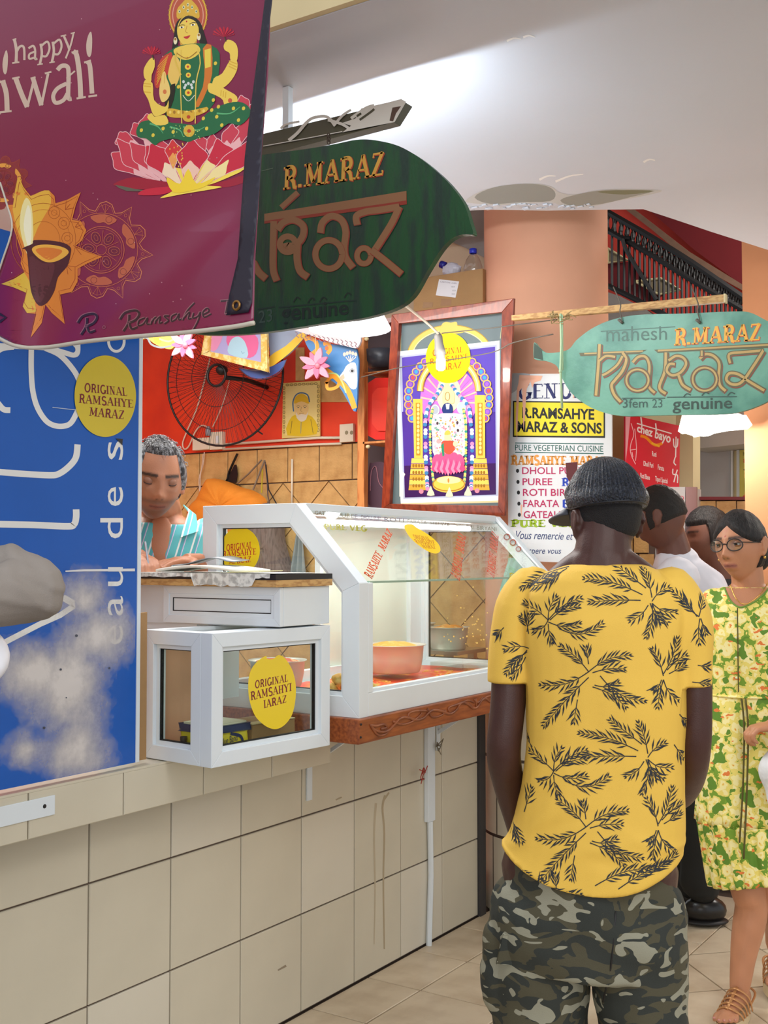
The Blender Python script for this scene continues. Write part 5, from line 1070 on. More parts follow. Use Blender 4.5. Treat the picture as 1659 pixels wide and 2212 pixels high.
# R Ramsahye script
SK, SK2 = (50, 24, 42), (150, 96, 110)
def sc(pts, w, sm=5):
    q = kk(*pts); a.line([(x-1, y-.8) for x, y in q], w*.36+1.4, SK2, sm); a.line(q, w*.36, SK, sm)
def Rr(x, y):
    sc([(x+35, y-100), (x+30, y-50), (x, y)], 14); sc([(x-20, y-70), (x+10, y-110), (x+70, y-125), (x+95, y-105), (x+75, y-70), (x+35, y-50)], 14); sc([(x+35, y-50), (x+50, y-15), (x+85, y-25)], 13)
Rr(490, 2000); Rr(740, 1980)
def w_(pts, w=9): sc(pts, w, 5)
w_([(870, 1900), (835, 1915), (830, 1945), (860, 1935), (885, 1900), (880, 1935), (905, 1935)]); w_([(915, 1905), (905, 1940)]); w_([(908, 1925), (935, 1895), (930, 1935)]); w_([(933, 1920), (960, 1893), (955, 1930), (975, 1925)])
w_([(1015, 1888), (985, 1890), (1010, 1915), (985, 1935)]); w_([(1060, 1875), (1030, 1890), (1028, 1920), (1055, 1905), (1072, 1875), (1070, 1910), (1090, 1905)]); w_([(1165, 1810), (1120, 1860), (1095, 1915)]); w_([(1102, 1900), (1135, 1865), (1128, 1905), (1150, 1900)])
w_([(1160, 1870), (1155, 1900), (1185, 1890), (1200, 1865), (1185, 1920), (1150, 1985)]); w_([(1215, 1880), (1250, 1860), (1240, 1842), (1215, 1865), (1222, 1895), (1265, 1875)])
w_([(1320, 1800), (1375, 1795)], 10); w_([(1365, 1800), (1350, 1880)], 10); w_([(1350, 1880), (1400, 1870)], 8); a.ring(*k1(625, 1955), 3, 3, 1.2, SK2)
a.line([(0, 678), (14, 686), (0, 696)], 6, SK)
# lotus throne
PK, PD, WHI, YL = (204, 34, 66), (160, 22, 56), (244, 214, 206), (250, 222, 90)
def petal(base, tip, l, r, col=PK, inner=WHI, edge=(240, 190, 196)):
    b, t = k1(*base), k1(*tip); L_, R_ = k1(*l), k1(*r); q = [b, L_, t, R_]
    q = cr([b, ((b[0]+L_[0]*2)/3, (b[1]+L_[1]*2)/3), L_, ((L_[0]+t[0]*1.2)/2.2, (L_[1]+t[1]*1.2)/2.2), t, ((R_[0]+t[0]*1.2)/2.2, (R_[1]+t[1]*1.2)/2.2), R_, ((b[0]+R_[0]*2)/3, (b[1]+R_[1]*2)/3)], 4, True)
    a.fill(q, col); a.line(q, 1.4, edge, 0, True)
    if inner: a.fill([(b[0]+(x-b[0])*.55, b[1]+(y-b[1])*.55) for x, y in q], inner)
for args in (((860, 900), (715, 790), (690, 860), (760, 790)), ((900, 850), (800, 735), (780, 800), (850, 740)), ((1500, 760), (1440, 570), (1400, 640), (1490, 600)), ((1560, 760), (1520, 600), (1490, 640), (1530, 640)), ((900, 950), (880, 680), (830, 740), (930, 720)), ((950, 1080), (668, 915), (690, 1010), (760, 900)), ((960, 1080), (700, 830), (740, 980), (830, 880)), ((1000, 1090), (780, 850), (800, 960), (880, 880)), ((1350, 980), (1500, 690), (1400, 780), (1520, 760)), ((1320, 960), (1390, 740), (1330, 800), (1430, 790)), ((1280, 960), (1270, 800), (1220, 860), (1320, 850)), ((1220, 980), (1205, 810), (1160, 850), (1240, 840)), ((1060, 980), (960, 830), (930, 880), (1010, 870)), ((1090, 960), (1030, 840), (1000, 900), (1060, 880))):
    petal(*args, col=(206, 60, 84), inner=(240, 180, 184))
a.fill(kk((700, 1090), (800, 1060), (950, 1080), (1050, 1100), (960, 1130), (800, 1130), (690, 1110)), PD, 3); a.fill(kk((690, 1105), (800, 1128), (870, 1140), (760, 1142)), (96, 96, 86), 2); a.fill(kk((830, 1165), (880, 1130), (1050, 1115), (1040, 1140), (960, 1165)), PK, 3); a.fill(kk((1220, 1105), (1350, 1080), (1450, 1050), (1470, 1085), (1350, 1120)), PD, 3)
a.fill(kk((960, 1185), (1040, 1140), (1060, 1090), (900, 960), (1100, 1010), (1400, 920), (1480, 1000), (1300, 1090), (1240, 1110), (1330, 1120), (1100, 1160)), YL, 3)
for args in (((1080, 1110), (880, 870), (870, 970), (1000, 900)), ((1160, 1110), (1300, 830), (1240, 960), (1400, 900)), ((1200, 1110), (1510, 830), (1350, 930), (1470, 990))):
    petal(*args, inner=(248, 226, 160))
petal((1090, 1110), (905, 860), (880, 980), (1010, 900), inner=(248, 220, 190)); petal((1040, 1010), (1035, 835), (990, 900), (1090, 890), col=(214, 50, 60), inner=(240, 160, 90)); petal((1130, 1120), (1150, 830), (1060, 930), (1250, 930), inner=(246, 200, 180))
a.fill(kk((1040, 1150), (1000, 1060), (1080, 1100), (1130, 1010), (1180, 1100), (1290, 1060), (1240, 1110), (1150, 1140)), (248, 214, 60), 3)
rr = random.Random(6)
for k in range(18): a.ell(*k1(1020+rr.random()*95, 860+k*8), 1.2, 2.0, (240, 200, 80), n=8)
# goddess
SKN, SK3, GN, GD, GOLD, GO2 = (240, 206, 90), (214, 160, 60), (20, 104, 66), (10, 60, 46), (222, 176, 60), (170, 120, 40)
a.ell(*k1(1125, 95), 41, 56, (188, 84, 60)); a.ring(*k1(1125, 90), 40, 53, 3.2, GOLD); a.ring(*k1(1125, 92), 33, 45, 2.0, (226, 160, 140)); 
for k in range(34): t = 2*math.pi*k/34; a.ell(k1(1125, 90)[0]+42*math.cos(t), k1(1125, 90)[1]+55*math.sin(t), 1.8, 1.8, GO2, n=7)
a.fill(kk((1060, 130), (1040, 220), (1030, 310), (1060, 300), (1080, 230), (1180, 230), (1200, 270), (1245, 290), (1225, 210), (1195, 130), (1130, 90)), (24, 20, 24), 3)
a.fill(kk((1075, 250), (1090, 300), (1170, 300), (1180, 240)), SK3, 0); a.ell(*k1(1125, 185), 23.5, 33, SKN); a.fill(kk((1068, 165), (1085, 120), (1125, 95), (1170, 115), (1188, 165), (1170, 130), (1128, 112), (1090, 130)), (30, 24, 26), 3)
a.fill(kk((1065, 115), (1060, 60), (1090, 20), (1125, -10), (1165, 20), (1190, 60), (1190, 112), (1128, 92)), GOLD, 3)
for (x, y) in ((1075, 70), (1100, 45), (1125, 30), (1150, 45), (1175, 70), (1125, 65)): a.ell(*k1(x, y), 2.6, 4, (236, 220, 170)); a.ell(*k1(x, y), 1.3, 2, (40, 110, 90))
for x in (1088, 1155): a.ell(*k1(x, 165 if x < 1100 else 150), 5, 2.0, (250, 246, 230), -.2); a.ell(*k1(x, 165 if x < 1100 else 150), 2, 2, (40, 22, 18)); a.line(kk((x-20, 158 if x < 1100 else 146), (x, 150 if x < 1100 else 136), (x+20, 152 if x < 1100 else 138)), 1.2, (30, 20, 18), 4)
a.line(kk((1120, 155), (1112, 190), (1125, 198)), 1, (190, 130, 50), 3); a.fill(kk((1098, 222), (1115, 218), (1140, 212), (1125, 232), (1110, 232)), (196, 40, 50), 2); a.ell(*k1(1117, 130), 1.4, 2, (190, 30, 40))
for (x, y) in ((1050, 245), (1190, 220)): a.ell(*k1(x, y), 4, 8, (240, 230, 190)); a.ell(*k1(x, y-10), 2.5, 3, GO2)
# torso, arms
a.fill(kk((1040, 290), (985, 330), (950, 390), (930, 500), (1000, 560), (1010, 680), (1250, 660), (1290, 560), (1310, 440), (1315, 320), (1270, 275), (1190, 260), (1090, 270)), GN, 2)
a.fill(kk((1010, 320), (960, 360), (925, 480), (945, 530), (1000, 450), (1040, 400), (1030, 320)), (200, 60, 50), 3); 
for k in range(7): a.line(kk((1010-k*4, 330+k*14), (945-k*1, 400+k*18)), 1.2, (236, 180, 60))
a.fill(kk((1040, 300), (1090, 275), (1170, 265), (1200, 300), (1170, 340), (1110, 360), (1060, 340)), SKN, 3)
a.fill(kk((1010, 420), (1040, 330), (1080, 380), (1070, 480), (1040, 520), (1010, 470)), (236, 196, 100), 3); a.fill(kk((1215, 290), (1265, 270), (1270, 440), (1240, 540), (1190, 640), (1170, 620), (1215, 520), (1225, 400)), (214, 120, 46), 2); a.fill(kk((1225, 300), (1262, 290), (1262, 400), (1228, 410)), (236, 210, 80))
a.fill(kk((1005, 540), (1050, 500), (1040, 600), (1000, 690), (985, 660)), (20, 24, 22), 2)
a.fill(kk((1000, 690), (1010, 650), (1060, 655), (1130, 665), (1240, 640), (1235, 670), (1150, 700), (1050, 705)), GOLD, 2); 
for k in range(9): a.ell(*k1(1020+k*25, 672-(k > 5)*8), 2.8, 3.5, GO2 if k % 2 else (244, 214, 110))
a.ell(*k1(1130, 700), 13, 11, GOLD); a.ell(*k1(1130, 700), 4, 4, (190, 60, 40)); a.line(kk((1085, 300), (1080, 450), (1090, 740)), 2.2, (232, 200, 90), 3); a.line(kk((1060, 310), (1050, 360), (1085, 450)), 3.0, (226, 190, 80), 3); a.line(kk((1185, 290), (1200, 380), (1175, 500), (1170, 740)), 2.4, (232, 200, 90), 3)
for (x, y, r) in ((1125, 400, 6.5), (1128, 450, 5.5), (1128, 555, 7.5), (1122, 345, 3)): a.ell(*k1(x, y), r, r, (240, 206, 70)); a.ell(*k1(x, y), r*.4, r*.4, (200, 60, 40))
for (x, y) in ((1100, 490), (1112, 510), (1128, 500), (1145, 508), (1158, 490), (1105, 525), (1150, 525)): a.ell(*k1(x, y), 3, 3.4, (214, 222, 220), n=10)
a.line(kk((1060, 320), (1120, 350), (1180, 310)), 1.6, GO2, 4); a.line(kk((1095, 570), (1128, 605), (1165, 570)), 1.5, (220, 220, 210), 4)
AR = SKN
def arm(pts, w): a.line(kk(*pts), tuple(v*.36 for v in w), AR, 5)
a.fill(kk((870, 480), (915, 500), (925, 600), (990, 640), (1010, 600), (1005, 660), (960, 690), (920, 690), (890, 600), (860, 540)), SKN, 3)
a.fill(kk((868, 470), (862, 420), (880, 380), (905, 350), (925, 352), (928, 400), (910, 450), (905, 490)), SKN, 3)
a.fill(kk((955, 560), (960, 500), (975, 440), (990, 430), (1000, 470), (1015, 510), (1020, 560), (1000, 600), (970, 610)), (242, 206, 120), 3); a.ell(*k1(988, 550), 4, 5, (214, 120, 70)); a.line(kk((965, 500), (968, 450)), 1, SK3); a.line(kk((985, 500), (985, 440)), 1, SK3)
for y0, y1 in ((500, 505), (515, 520), (550, 555)): a.line(kk((862, y0), (905, y1)), 2.2, GOLD)
a.fill(kk((1280, 470), (1330, 440), (1380, 360), (1420, 370), (1415, 430), (1370, 500), (1310, 540), (1270, 540)), SKN, 3); a.fill(kk((1340, 270), (1365, 238), (1410, 260), (1425, 310), (1415, 370), (1380, 360), (1375, 320), (1345, 300)), SKN, 3)
for k in range(3): a.line(kk((1370, 365+k*16), (1420, 385+k*18)), 2.2, GOLD)
a.fill(kk((1250, 500), (1300, 510), (1360, 540), (1420, 580), (1415, 640), (1400, 700), (1385, 725), (1365, 700), (1345, 660), (1335, 600), (1290, 570), (1250, 550)), SKN, 3); a.ell(*k1(1378, 602), 4.5, 5, (206, 90, 60))
for k in range(3): a.line(kk((1365+k*12, 650), (1372+k*8, 710)), 1, (206, 130, 70)); a.line(kk((1325+k*14, 540+k*5), (1322+k*14, 575+k*6)), 2, GOLD)
# lap
a.fill(kk((820, 780), (850, 730), (930, 715), (1000, 690), (1010, 730), (1090, 740), (1180, 745), (1240, 680), (1330, 630), (1430, 610), (1490, 640), (1500, 690), (1440, 750), (1370, 740), (1290, 800), (1180, 830), (1130, 850), (1040, 830), (960, 850), (930, 870), (880, 830), (830, 820)), GN, 3)
a.fill(kk((885, 705), (910, 678), (930, 700), (990, 690), (1010, 740), (940, 750)), SKN, 3)
for (x, y) in ((850, 780), (920, 810), (980, 770), (1040, 790), (1220, 710), (1300, 700), (1270, 660), (1400, 650), (1460, 650), (1430, 720), (1240, 770), (1330, 750), (1310, 640), (1280, 600), (1070, 520), (1290, 380)): a.ell(*k1(x, y), 3.6, 4.4, (226, 200, 70), .4, n=8)
for pts in (((900, 740), (950, 760), (980, 800)), ((1100, 760), (1180, 780), (1230, 760)), ((1300, 680), (1380, 680), (1440, 640)), ((1020, 760), (1080, 780), (1100, 820))): a.line(kk(*pts), (4, 1), (90, 176, 120), 4)
a.ell(*k1(1135, 785), 12, 13, GOLD); a.ell(*k1(1135, 785), 4, 4, (190, 60, 40)); rr = random.Random(11)
for k in range(30): a.ell(*k1(1030+rr.random()*170, 750+rr.random()*80), 1.2, 1.2, (190, 216, 120), n=6)
# hand-held lotuses
for (x, y, s_) in ((908, 310, 1.0), (1340, 200, 1.2)):
    for k in range(9):
        t = math.pi*(1.0+k/8.0); a.fill([k1(x, y+20*s_), k1(x+50*s_*math.cos(t)-8, y+8+34*s_*math.sin(t)), k1(x+54*s_*math.cos(t), y+34*s_*math.sin(t)-2), k1(x+44*s_*math.cos(t)+8, y+10+30*s_*math.sin(t))], (200, 30, 62) if k % 2 else (176, 20, 54))
    a.line(kk((x+5, y+20), (x+14, y+50)), 2.4, (60, 60, 40))
rr = random.Random(3)
for k in range(26): a.ell(rr.uniform(20, 540), rr.uniform(20, 700), 1.2, 1.2, (200, 150, 160), n=6)
a.build('printed_artwork', attr_mat('vinyl_print', 0.32, coat=0.2), ban)
# ================================================================== INSIDE THE STALL
# ---- big framed picture leaning forward
fr = thing('framed_picture', P(970, 1100, y=4.0), 'large deity picture in a reddish wooden frame with a yellow round sticker, above the case', 'picture frame')
c0, c1_, c2_, c3_ = P(827, 1100, y=3.98), P(1094, 1113, y=3.94), P(1114, 645, y=3.78), P(852, 668, y=3.90)
fn = ((c1_-c0).cross(c3_-c0)).normalized(); fn = fn if fn.y < 0 else -fn
fp = (c0, fn)
def fP(x, y, d=0.0): return P(x, y, pl=(c0+fn*d, fn))
oq = [(828, 1100), (1094, 1114), (1114, 645), (850, 680)]; iq = [(848, 1088), (1082, 1092), (1090, 676), (868, 700)]
for i in range(4):
    j = (i+1) % 4; vs = [fP(*oq[i]), fP(*oq[j]), fP(*iq[j]), fP(*iq[i])]; mb = MB()
    v2 = [v+fn*0.022 for v in vs]; v2[0] = v2[0]-fn*0.008; v2[1] = v2[1]-fn*0.008
    mb.add(vs+v2, [(3,2,1,0),(4,5,6,7),(0,1,5,4),(1,2,6,5),(2,3,7,6),(3,0,4,7)]); mb.build('frame_bar', M_REDWOOD, fr, bevel=0.002)
mb = MB(); vs = [fP(*p) for p in iq]; mb.add(vs+[v-fn*0.006 for v in vs], [(0,1,2,3),(7,6,5,4),(0,4,5,1),(1,5,6,2),(2,6,7,3),(3,7,4,0)]); mb.build('backing', mat('grey_blue_mount', (92, 108, 112), 0.5), fr)
a = Art(lambda x, y: fP(x, y, 0.0), fn); cf = lambda x, y: (780+x*0.27728, 640+y*0.27728)
ff = lambda *ps: [cf(*p) for p in ps]
a.line(ff((310, 430), (312, 215), (1105, 130), (1085, 330)), 1.2, (190, 190, 140))
GL_, GL2, GL3 = (206, 182, 92), (164, 136, 60), (240, 226, 160)
a.ring(*cf(690, 460), 86, 60, 13, GL2, -.05, math.pi, 2*math.pi); a.ring(*cf(690, 460), 86, 60, 9, GL_, -.05, math.pi, 2*math.pi); a.ring(*cf(690, 460), 80, 55, 2, GL3, -.05, math.pi, 2*math.pi)
a.fill(ff((620, 290), (630, 220), (660, 200), (700, 205), (745, 200), (755, 240), (800, 250), (790, 285)), GL_, 3); a.fill(ff((1040, 700), (1100, 640), (1100, 1600), (1090, 1600)), (64, 72, 84))
poly = ff((277, 432), (1080, 345), (1092, 1590), (310, 1612), (300, 1400), (285, 1000)); a.fill(poly, (230, 234, 240)); a.fill(ff((300, 465), (1058, 375), (1068, 1555), (330, 1580), (318, 1200)), (170, 176, 200)); a.fill(ff((320, 478), (1045, 392), (1052, 1545), (342, 1568)), (84, 66, 168))
a.fill(ff((320, 900), (1048, 900), (1052, 1545), (342, 1568)), (72, 50, 140)); a.fill(ff((338, 1320), (1050, 1300), (1052, 1545), (342, 1568)), (56, 30, 84))
a.fill(ff((310, 1612), (1092, 1590), (1092, 1606), (315, 1625)), (214, 196, 150)); a.fill(ff((300, 1380), (330, 1370), (345, 1385), (330, 1420), (330, 1560), (300, 1560)), (240, 232, 210))
# rays
a.ell(*cf(685, 800), 62, 70, (196, 110, 190)); 
for k in range(22):
    t = math.pi*(1+k/21); a.line([cf(685, 830), (cf(685, 830)[0]+62*math.cos(t), cf(685, 830)[1]+78*math.sin(t))], (1, 4), (236, 178, 160) if k % 2 else (176, 110, 210))
a.ell(*cf(685, 760), 26, 40, (236, 214, 170))
# garland of loops round the arch
for k in range(27):
    t = math.pi*(0.86+1.28*k/26); cx, cy = cf(685, 800)[0]+88*math.cos(t), cf(685, 800)[1]+98*math.sin(t)
    a.ell(cx, cy, 9.5, 9.5, (220, 170, 90), n=12); a.ell(cx, cy, 7, 7, (110, 80, 176), n=12); a.ell(cx, cy, 4, 4.6, ((60, 150, 200), (150, 90, 190), (220, 80, 80), (60, 150, 200))[k % 4], n=10)
for r_, c, w in ((66, (176, 128, 50), 14), (66, (228, 196, 110), 9), (66, (250, 236, 190), 2)): a.ring(*cf(690, 740), r_*.95, r_*1.05, w, c, 0, math.pi, 2*math.pi)
for (x0, x1) in ((405, 480), (890, 970)):
    s_ = 1 if x0 < 600 else 1
    a.fill(ff((x0, 800 if x0 < 600 else 770), (x1, 800 if x0 < 600 else 770), (x1+2, 1260), (x0+10, 1260)), (226, 184, 80)); a.fill(ff((x0+22, 830), (x1-18, 830), (x1-16, 1240), (x0+26, 1240)), (176, 128, 44))
    for k in range(12): a.ell(*cf((x0+x1)/2+4, 850+k*33), 3, 4, (244, 222, 130), n=8)
    for k in range(6): a.fill(ff((x0-10-k*4, 1262+k*42), (x1+8+k*4, 1262+k*42), (x1+12+k*4, 1300+k*42), (x0-14-k*4, 1300+k*42)), (206, 158, 60) if k % 2 else (232, 192, 90))
    for k in range(4):
        for j in range(4): a.ell(*cf(x0+4+j*22, 1320+k*52), 2.4, 4, (150, 104, 36), n=8)
# deity silhouette with garlands: dark face, tall crown, jewelled body
a.fill(ff((655, 690), (690, 670), (720, 700), (730, 830), (640, 830), (645, 740)), (232, 214, 150), 2); a.ring(*cf(678, 780), 5, 9, 1.5, (150, 110, 60)); a.ell(*cf(678, 880), 12, 14, (30, 54, 110)); a.fill(ff((664, 838), (695, 838), (690, 880), (670, 880)), (246, 246, 246)); a.fill(ff((640, 915), (720, 915), (700, 935), (660, 935)), (236, 130, 160), 2)
a.ell(*cf(580, 885), 10, 12, (160, 168, 180)); a.ring(*cf(580, 885), 8, 10, 1.4, (220, 224, 230)); a.ell(*cf(785, 870), 10, 13, (170, 186, 204))
a.fill(ff((570, 930), (800, 920), (830, 1000), (815, 1230), (720, 1260), (580, 1250), (560, 1100)), (206, 196, 196), 3)
rr = random.Random(21); JC = [(240, 236, 230), (226, 190, 90), (214, 110, 130), (90, 150, 130), (170, 160, 190), (196, 150, 70)]
for k in range(210): a.ell(*cf(rr.uniform(580, 800), rr.uniform(935, 1240)), rr.uniform(1, 2.6), rr.uniform(1, 2.8), JC[k % 6], n=7)
for x, y in ((600, 990), (755, 985), (760, 1045)): a.ell(*cf(x, y), 2.6, 3.4, (70, 56, 60))
def garl(pts, cols, n, r):
    q = cr(ff(*pts), 10); L_ = len(q)
    for k in range(n):
        x, y = q[int(k*(L_-1)/(n-1))]; a.ell(x, y, r, r, cols[k % len(cols)], n=9)
garl([(640, 690), (600, 760), (530, 860), (505, 1000), (505, 1250), (515, 1440), (520, 1500)], [(236, 240, 240), (236, 240, 240), (60, 120, 170), (236, 130, 170), (240, 160, 190), (60, 120, 170)], 46, 4.4)
garl([(710, 690), (760, 760), (840, 860), (862, 1000), (866, 1250), (860, 1440), (860, 1500)], [(236, 240, 240), (236, 240, 240), (60, 120, 170), (236, 130, 170), (240, 160, 190), (60, 120, 170)], 46, 4.4)
garl([(560, 880), (545, 1000), (545, 1200), (560, 1400), (580, 1480)], [(226, 196, 100), (50, 140, 120), (240, 200, 110)], 40, 3.0); garl([(800, 880), (820, 1000), (822, 1200), (810, 1400), (800, 1480)], [(226, 196, 100), (50, 140, 120), (240, 200, 110)], 40, 3.0)
garl([(575, 930), (570, 1080), (600, 1220), (680, 1290), (760, 1220), (800, 1080), (795, 930)], [(240, 170, 190), (244, 230, 190)], 44, 2.8)
for (x, y, r_) in ((600, 1300, 26), (770, 1300, 26), (640, 1280, 24), (730, 1280, 24), (685, 1290, 26)): a.ell(*cf(x, y), r_*.45, r_*.75, (226, 84, 130))
for k in range(11): x = 575+k*22; a.fill([cf(x-24, 1345), cf(x, 1260+abs(k-5)*5), cf(x+24, 1345), cf(x, 1400-abs(k-5)*6)], ((222, 70, 120), (238, 130, 160))[k % 2])
a.fill(ff((560, 1470), (590, 1420), (680, 1400), (780, 1420), (810, 1470), (780, 1510), (680, 1530), (590, 1510)), (226, 184, 80), 4); a.ring(*cf(685, 1462), 34, 15, 2.5, (170, 120, 44)); a.ell(*cf(685, 1432), 26, 8, (248, 226, 150)); a.ell(*cf(683, 1435), 2, 5, (230, 120, 60))
# small seated figure
a.ell(*cf(680, 1100), 7.5, 9.5, (244, 190, 150)); a.fill(ff((655, 1080), (665, 1050), (690, 1045), (705, 1075)), (220, 176, 80), 2); a.fill(ff((640, 1130), (680, 1125), (725, 1130), (735, 1190), (700, 1230), (660, 1220), (630, 1180)), (200, 80, 60), 3); a.fill(ff((630, 1160), (650, 1140), (655, 1240), (640, 1250)), (40, 130, 100)); a.ell(*cf(740, 1150), 5, 6, (244, 196, 160)); a.ell(*cf(610, 1130), 5, 5, (236, 150, 150))
for (x, y) in ((545, 1500), (690, 1510), (835, 1500)): a.fill(ff((x-30, y+50), (x-12, y+5), (x, y-25), (x+12, y+5), (x+30, y+50)), (206, 206, 176), 2)
for (x, y) in ((470, 1520), (905, 1515)): a.ell(*cf(x, y), 5, 5, (236, 130, 150))
sticker(a, [cf(*p) for p in oval(683, 480, 174, 196, 0.05)], [('ORIGINAL', [cf(*p) for p in ((560, 420), (800, 392), (800, 436), (560, 466))]), ('RAMSAHYE', [cf(*p) for p in ((538, 490), (845, 445), (842, 482), (538, 530))]), ('MARAZ', [cf(*p) for p in ((590, 540), (790, 508), (790, 556), (590, 588))])], (244, 220, 20), (206, 96, 30))
a.build('printed_picture', PRINT_GLOSS, fr)
# ---- hanging bulb and cable
bl_ = thing('hanging_bulb', P(950, 770, y=3.6), 'small lit bulb in a grey socket hanging in front of the framed picture', 'lamp')
yb = 3.62
MB().tube([P(862, 650, y=3.2), Vector((P(862, 650, y=3.2).x, 3.2, 2.699))], .004, 6).build('ceiling_wire', M_WIRE, bl_); MB().tube(cr([P(862, 650, y=3.2), P(888, 670, y=3.3), P(925, 700, y=3.5), P(948, 722, y=yb)], 5), 0.0045, 8).build('cable', mat('cream_cable', (206, 190, 170), 0.6), bl_, smooth=True)
sc0, sc1 = P(946, 722, y=yb), P(952, 776, y=yb); sd_ = (sc1-sc0)
MB().tube([sc0, sc0+sd_*.1, sc0+sd_*.35, sc0+sd_*.62, sc0+sd_*.8, sc0+sd_*.82, sc0+sd_*1.0], [0.012, 0.016, 0.016, 0.020, 0.022, 0.018, 0.017], 16).build('socket', mat('grey_bakelite', (128, 124, 120), 0.5), bl_, smooth=True)
p = P(954, 792, y=yb); MB().tube([sc1, sc1+Vector((0.0, 0, -0.012)), sc1+Vector((0.0, 0, -0.035)), sc1+Vector((0.0, 0, -0.042))], [0.017, 0.018, 0.017, 0.010], 16).build('bulb', mat('lit_small_bulb', (255, 250, 240), 0.3, emit=8), bl_, smooth=True)
point('bulb_glow', p+Vector((0.05, -0.06, -0.02)), 1.3, (1, .97, .92), 0.03)
# ---- pendant lamp with ribbed clear shade
pnt = thing('pendant_lamp', P(755, 700, y=3.3), 'lit pendant lamp with a ribbed clear shade under the large leaf sign', 'lamp')
pc = P(756, 712, y=3.25); M_RIB = mat('ribbed_acrylic', (214, 214, 232), 0.25); rb2 = MB(); seg = 64; vs = []; fs = []
for (r, z) in ((0.03, 0.12), (0.06, 0.11), (0.115, 0.055), (0.142, 0.004), (0.142, 0.0)):
    for k in range(seg): t = 2*math.pi*k/seg; q = r*(1+0.02*(k % 2)); vs.append((pc.x+q*math.cos(t), pc.y+q*math.sin(t), pc.z+z))
for i in range(4):
    for k in range(seg): fs.append((i*seg+k, i*seg+(k+1) % seg, (i+1)*seg+(k+1) % seg, (i+1)*seg+k))
gm = bpy.data.materials.new('clear_ribbed_shade'); gm.use_nodes = True; g_ = gm.node_tree; b = g_.nodes['Principled BSDF']; b.inputs['Base Color'].default_value = (.85, .85, .95, 1); b.inputs['Roughness'].default_value = .2
tr2 = g_.nodes.new('ShaderNodeBsdfTranslucent'); tr2.inputs[0].default_value = (.9, .9, .98, 1); mx = g_.nodes.new('ShaderNodeMixShader'); mx.inputs[0].default_value = .5; g_.links.new(b.outputs[0], mx.inputs[1]); g_.links.new(tr2.outputs[0], mx.inputs[2]); g_.links.new(mx.outputs[0], g_.nodes['Material Output'].inputs[0])
rb2.add(vs, fs); rb2.build('ribbed_shade', gm, pnt)
MB().tube([pc+Vector((0, 0, 0.06)), pc+Vector((0, 0, 0.03)), pc+Vector((0, 0, -0.02)), pc+Vector((0, 0, -0.03))], [0.02, 0.024, 0.024, 0.012], 16).build('bulb', mat('lit_white_bulb', (255, 253, 250), .3, emit=6), pnt, smooth=True)
MB().tube([pc+Vector((0, 0, 0.1)), pc+Vector((0, 0, .2)), Vector((pc.x, pc.y, 2.699))], 0.006, 8).build('cord', M_BLACK, pnt)
point('pendant_glow', pc+Vector((0, 0, -0.07)), 2.2, (1, .97, .93), .04)
# ---- wall fan
YW = 4.22; fan = thing('wall_fan', P(468, 808, y=4.4), 'black wire-cage wall fan on the orange-red wall', 'fan')
cq = lambda x, y: (280+x*0.33755, 700+y*0.33755)
fc0 = P(*cq(602, 340), y=YW); rx = (P(*cq(940, 340), y=YW)-P(*cq(262, 340), y=YW)).length/2; rz = rx*.98
fax = Vector((0.10, -0.99, -0.06)).normalized(); fu = Vector((0.995, 0.1, 0)); fv = fax.cross(fu).normalized(); hub = P(*cq(557, 328), y=YW-0.07)
def fpt(r, t): return fc0+fu*(r*rx*math.cos(t))+Vector((0, 0, 1))*(r*rz*math.sin(t))+Vector((0, -0.07*(1-r*r), 0))+(hub-fc0-Vector((0, -0.07, 0)))*(1-r)**1.0
ring = MB().tube([fpt(1, 2*math.pi*k/48) for k in range(49)], 0.0055, 8, cap=False); ring.build('outer_ring', M_BLACK, fan, smooth=True)
for r_, nm in ((0.78, 'guard_ring'), (0.45, 'guard_ring')): MB().tube([fpt(r_, 2*math.pi*k/40) for k in range(41)], 0.0016, 5, cap=False).build(nm, M_BLACK, fan)
sp_ = MB()
for k in range(72):
    t = 2*math.pi*k/72; sp_.tube([fpt(r_, t+0.22*(1-r_)) for r_ in (0.17, .4, .6, .8, 1.0)], 0.0011, 4, cap=False)
    sp_.tube([fpt(r_, t-0.30*(1-r_))+Vector((0, 0.11*(1-(r_-.0)**2)+.01, 0)) for r_ in (0.17, .45, .75, 1.0)], 0.0009, 4, cap=False)
sp_.build('guard_wires', M_BLACK, fan, kind='stuff')
MB().tube([fpt(.155, 2*math.pi*k/24) for k in range(25)], 0.007, 6, cap=False).build('hub_ring', M_BLACK, fan, smooth=True)
MB().ball(P(*cq(590, 295), y=YW-0.05), (.03, .03, .025), 14).build('motor', M_BLACK, fan, smooth=True); MB().tube([fc0+Vector((0, 0.02, 0)), fc0+Vector((0.04, 0.12, 0.0)), Vector((fc0.x+0.05, YB-0.002, fc0.z-0.02))], 0.011, 10).build('wall_arm', M_BLACK, fan, smooth=True)
MB().tube([fpt(1, -0.95), fpt(1.08, -0.93)], 0.004, 6).build('clip', M_BLACK, fan)
M_CABLE = mat('white_cable', (228, 206, 186), 0.6)
w = MB(); w.tube(cr([P(*cq(*p), y=YB-0.015) for p in ((515, 220), (480, 360), (430, 540), (370, 680), (340, 760), (350, 800), (380, 780), (420, 690), (460, 650), (500, 660))], 6), 0.0042, 6); w.tube(cr([P(*cq(*p), y=YB-0.015) for p in ((640, 360), (600, 500), (560, 600), (530, 660))], 5), 0.003, 6)
tag(w.build('fan_cable', M_CABLE, smooth=True), 'pale cable looping down the red wall from the fan to the socket', 'cable')
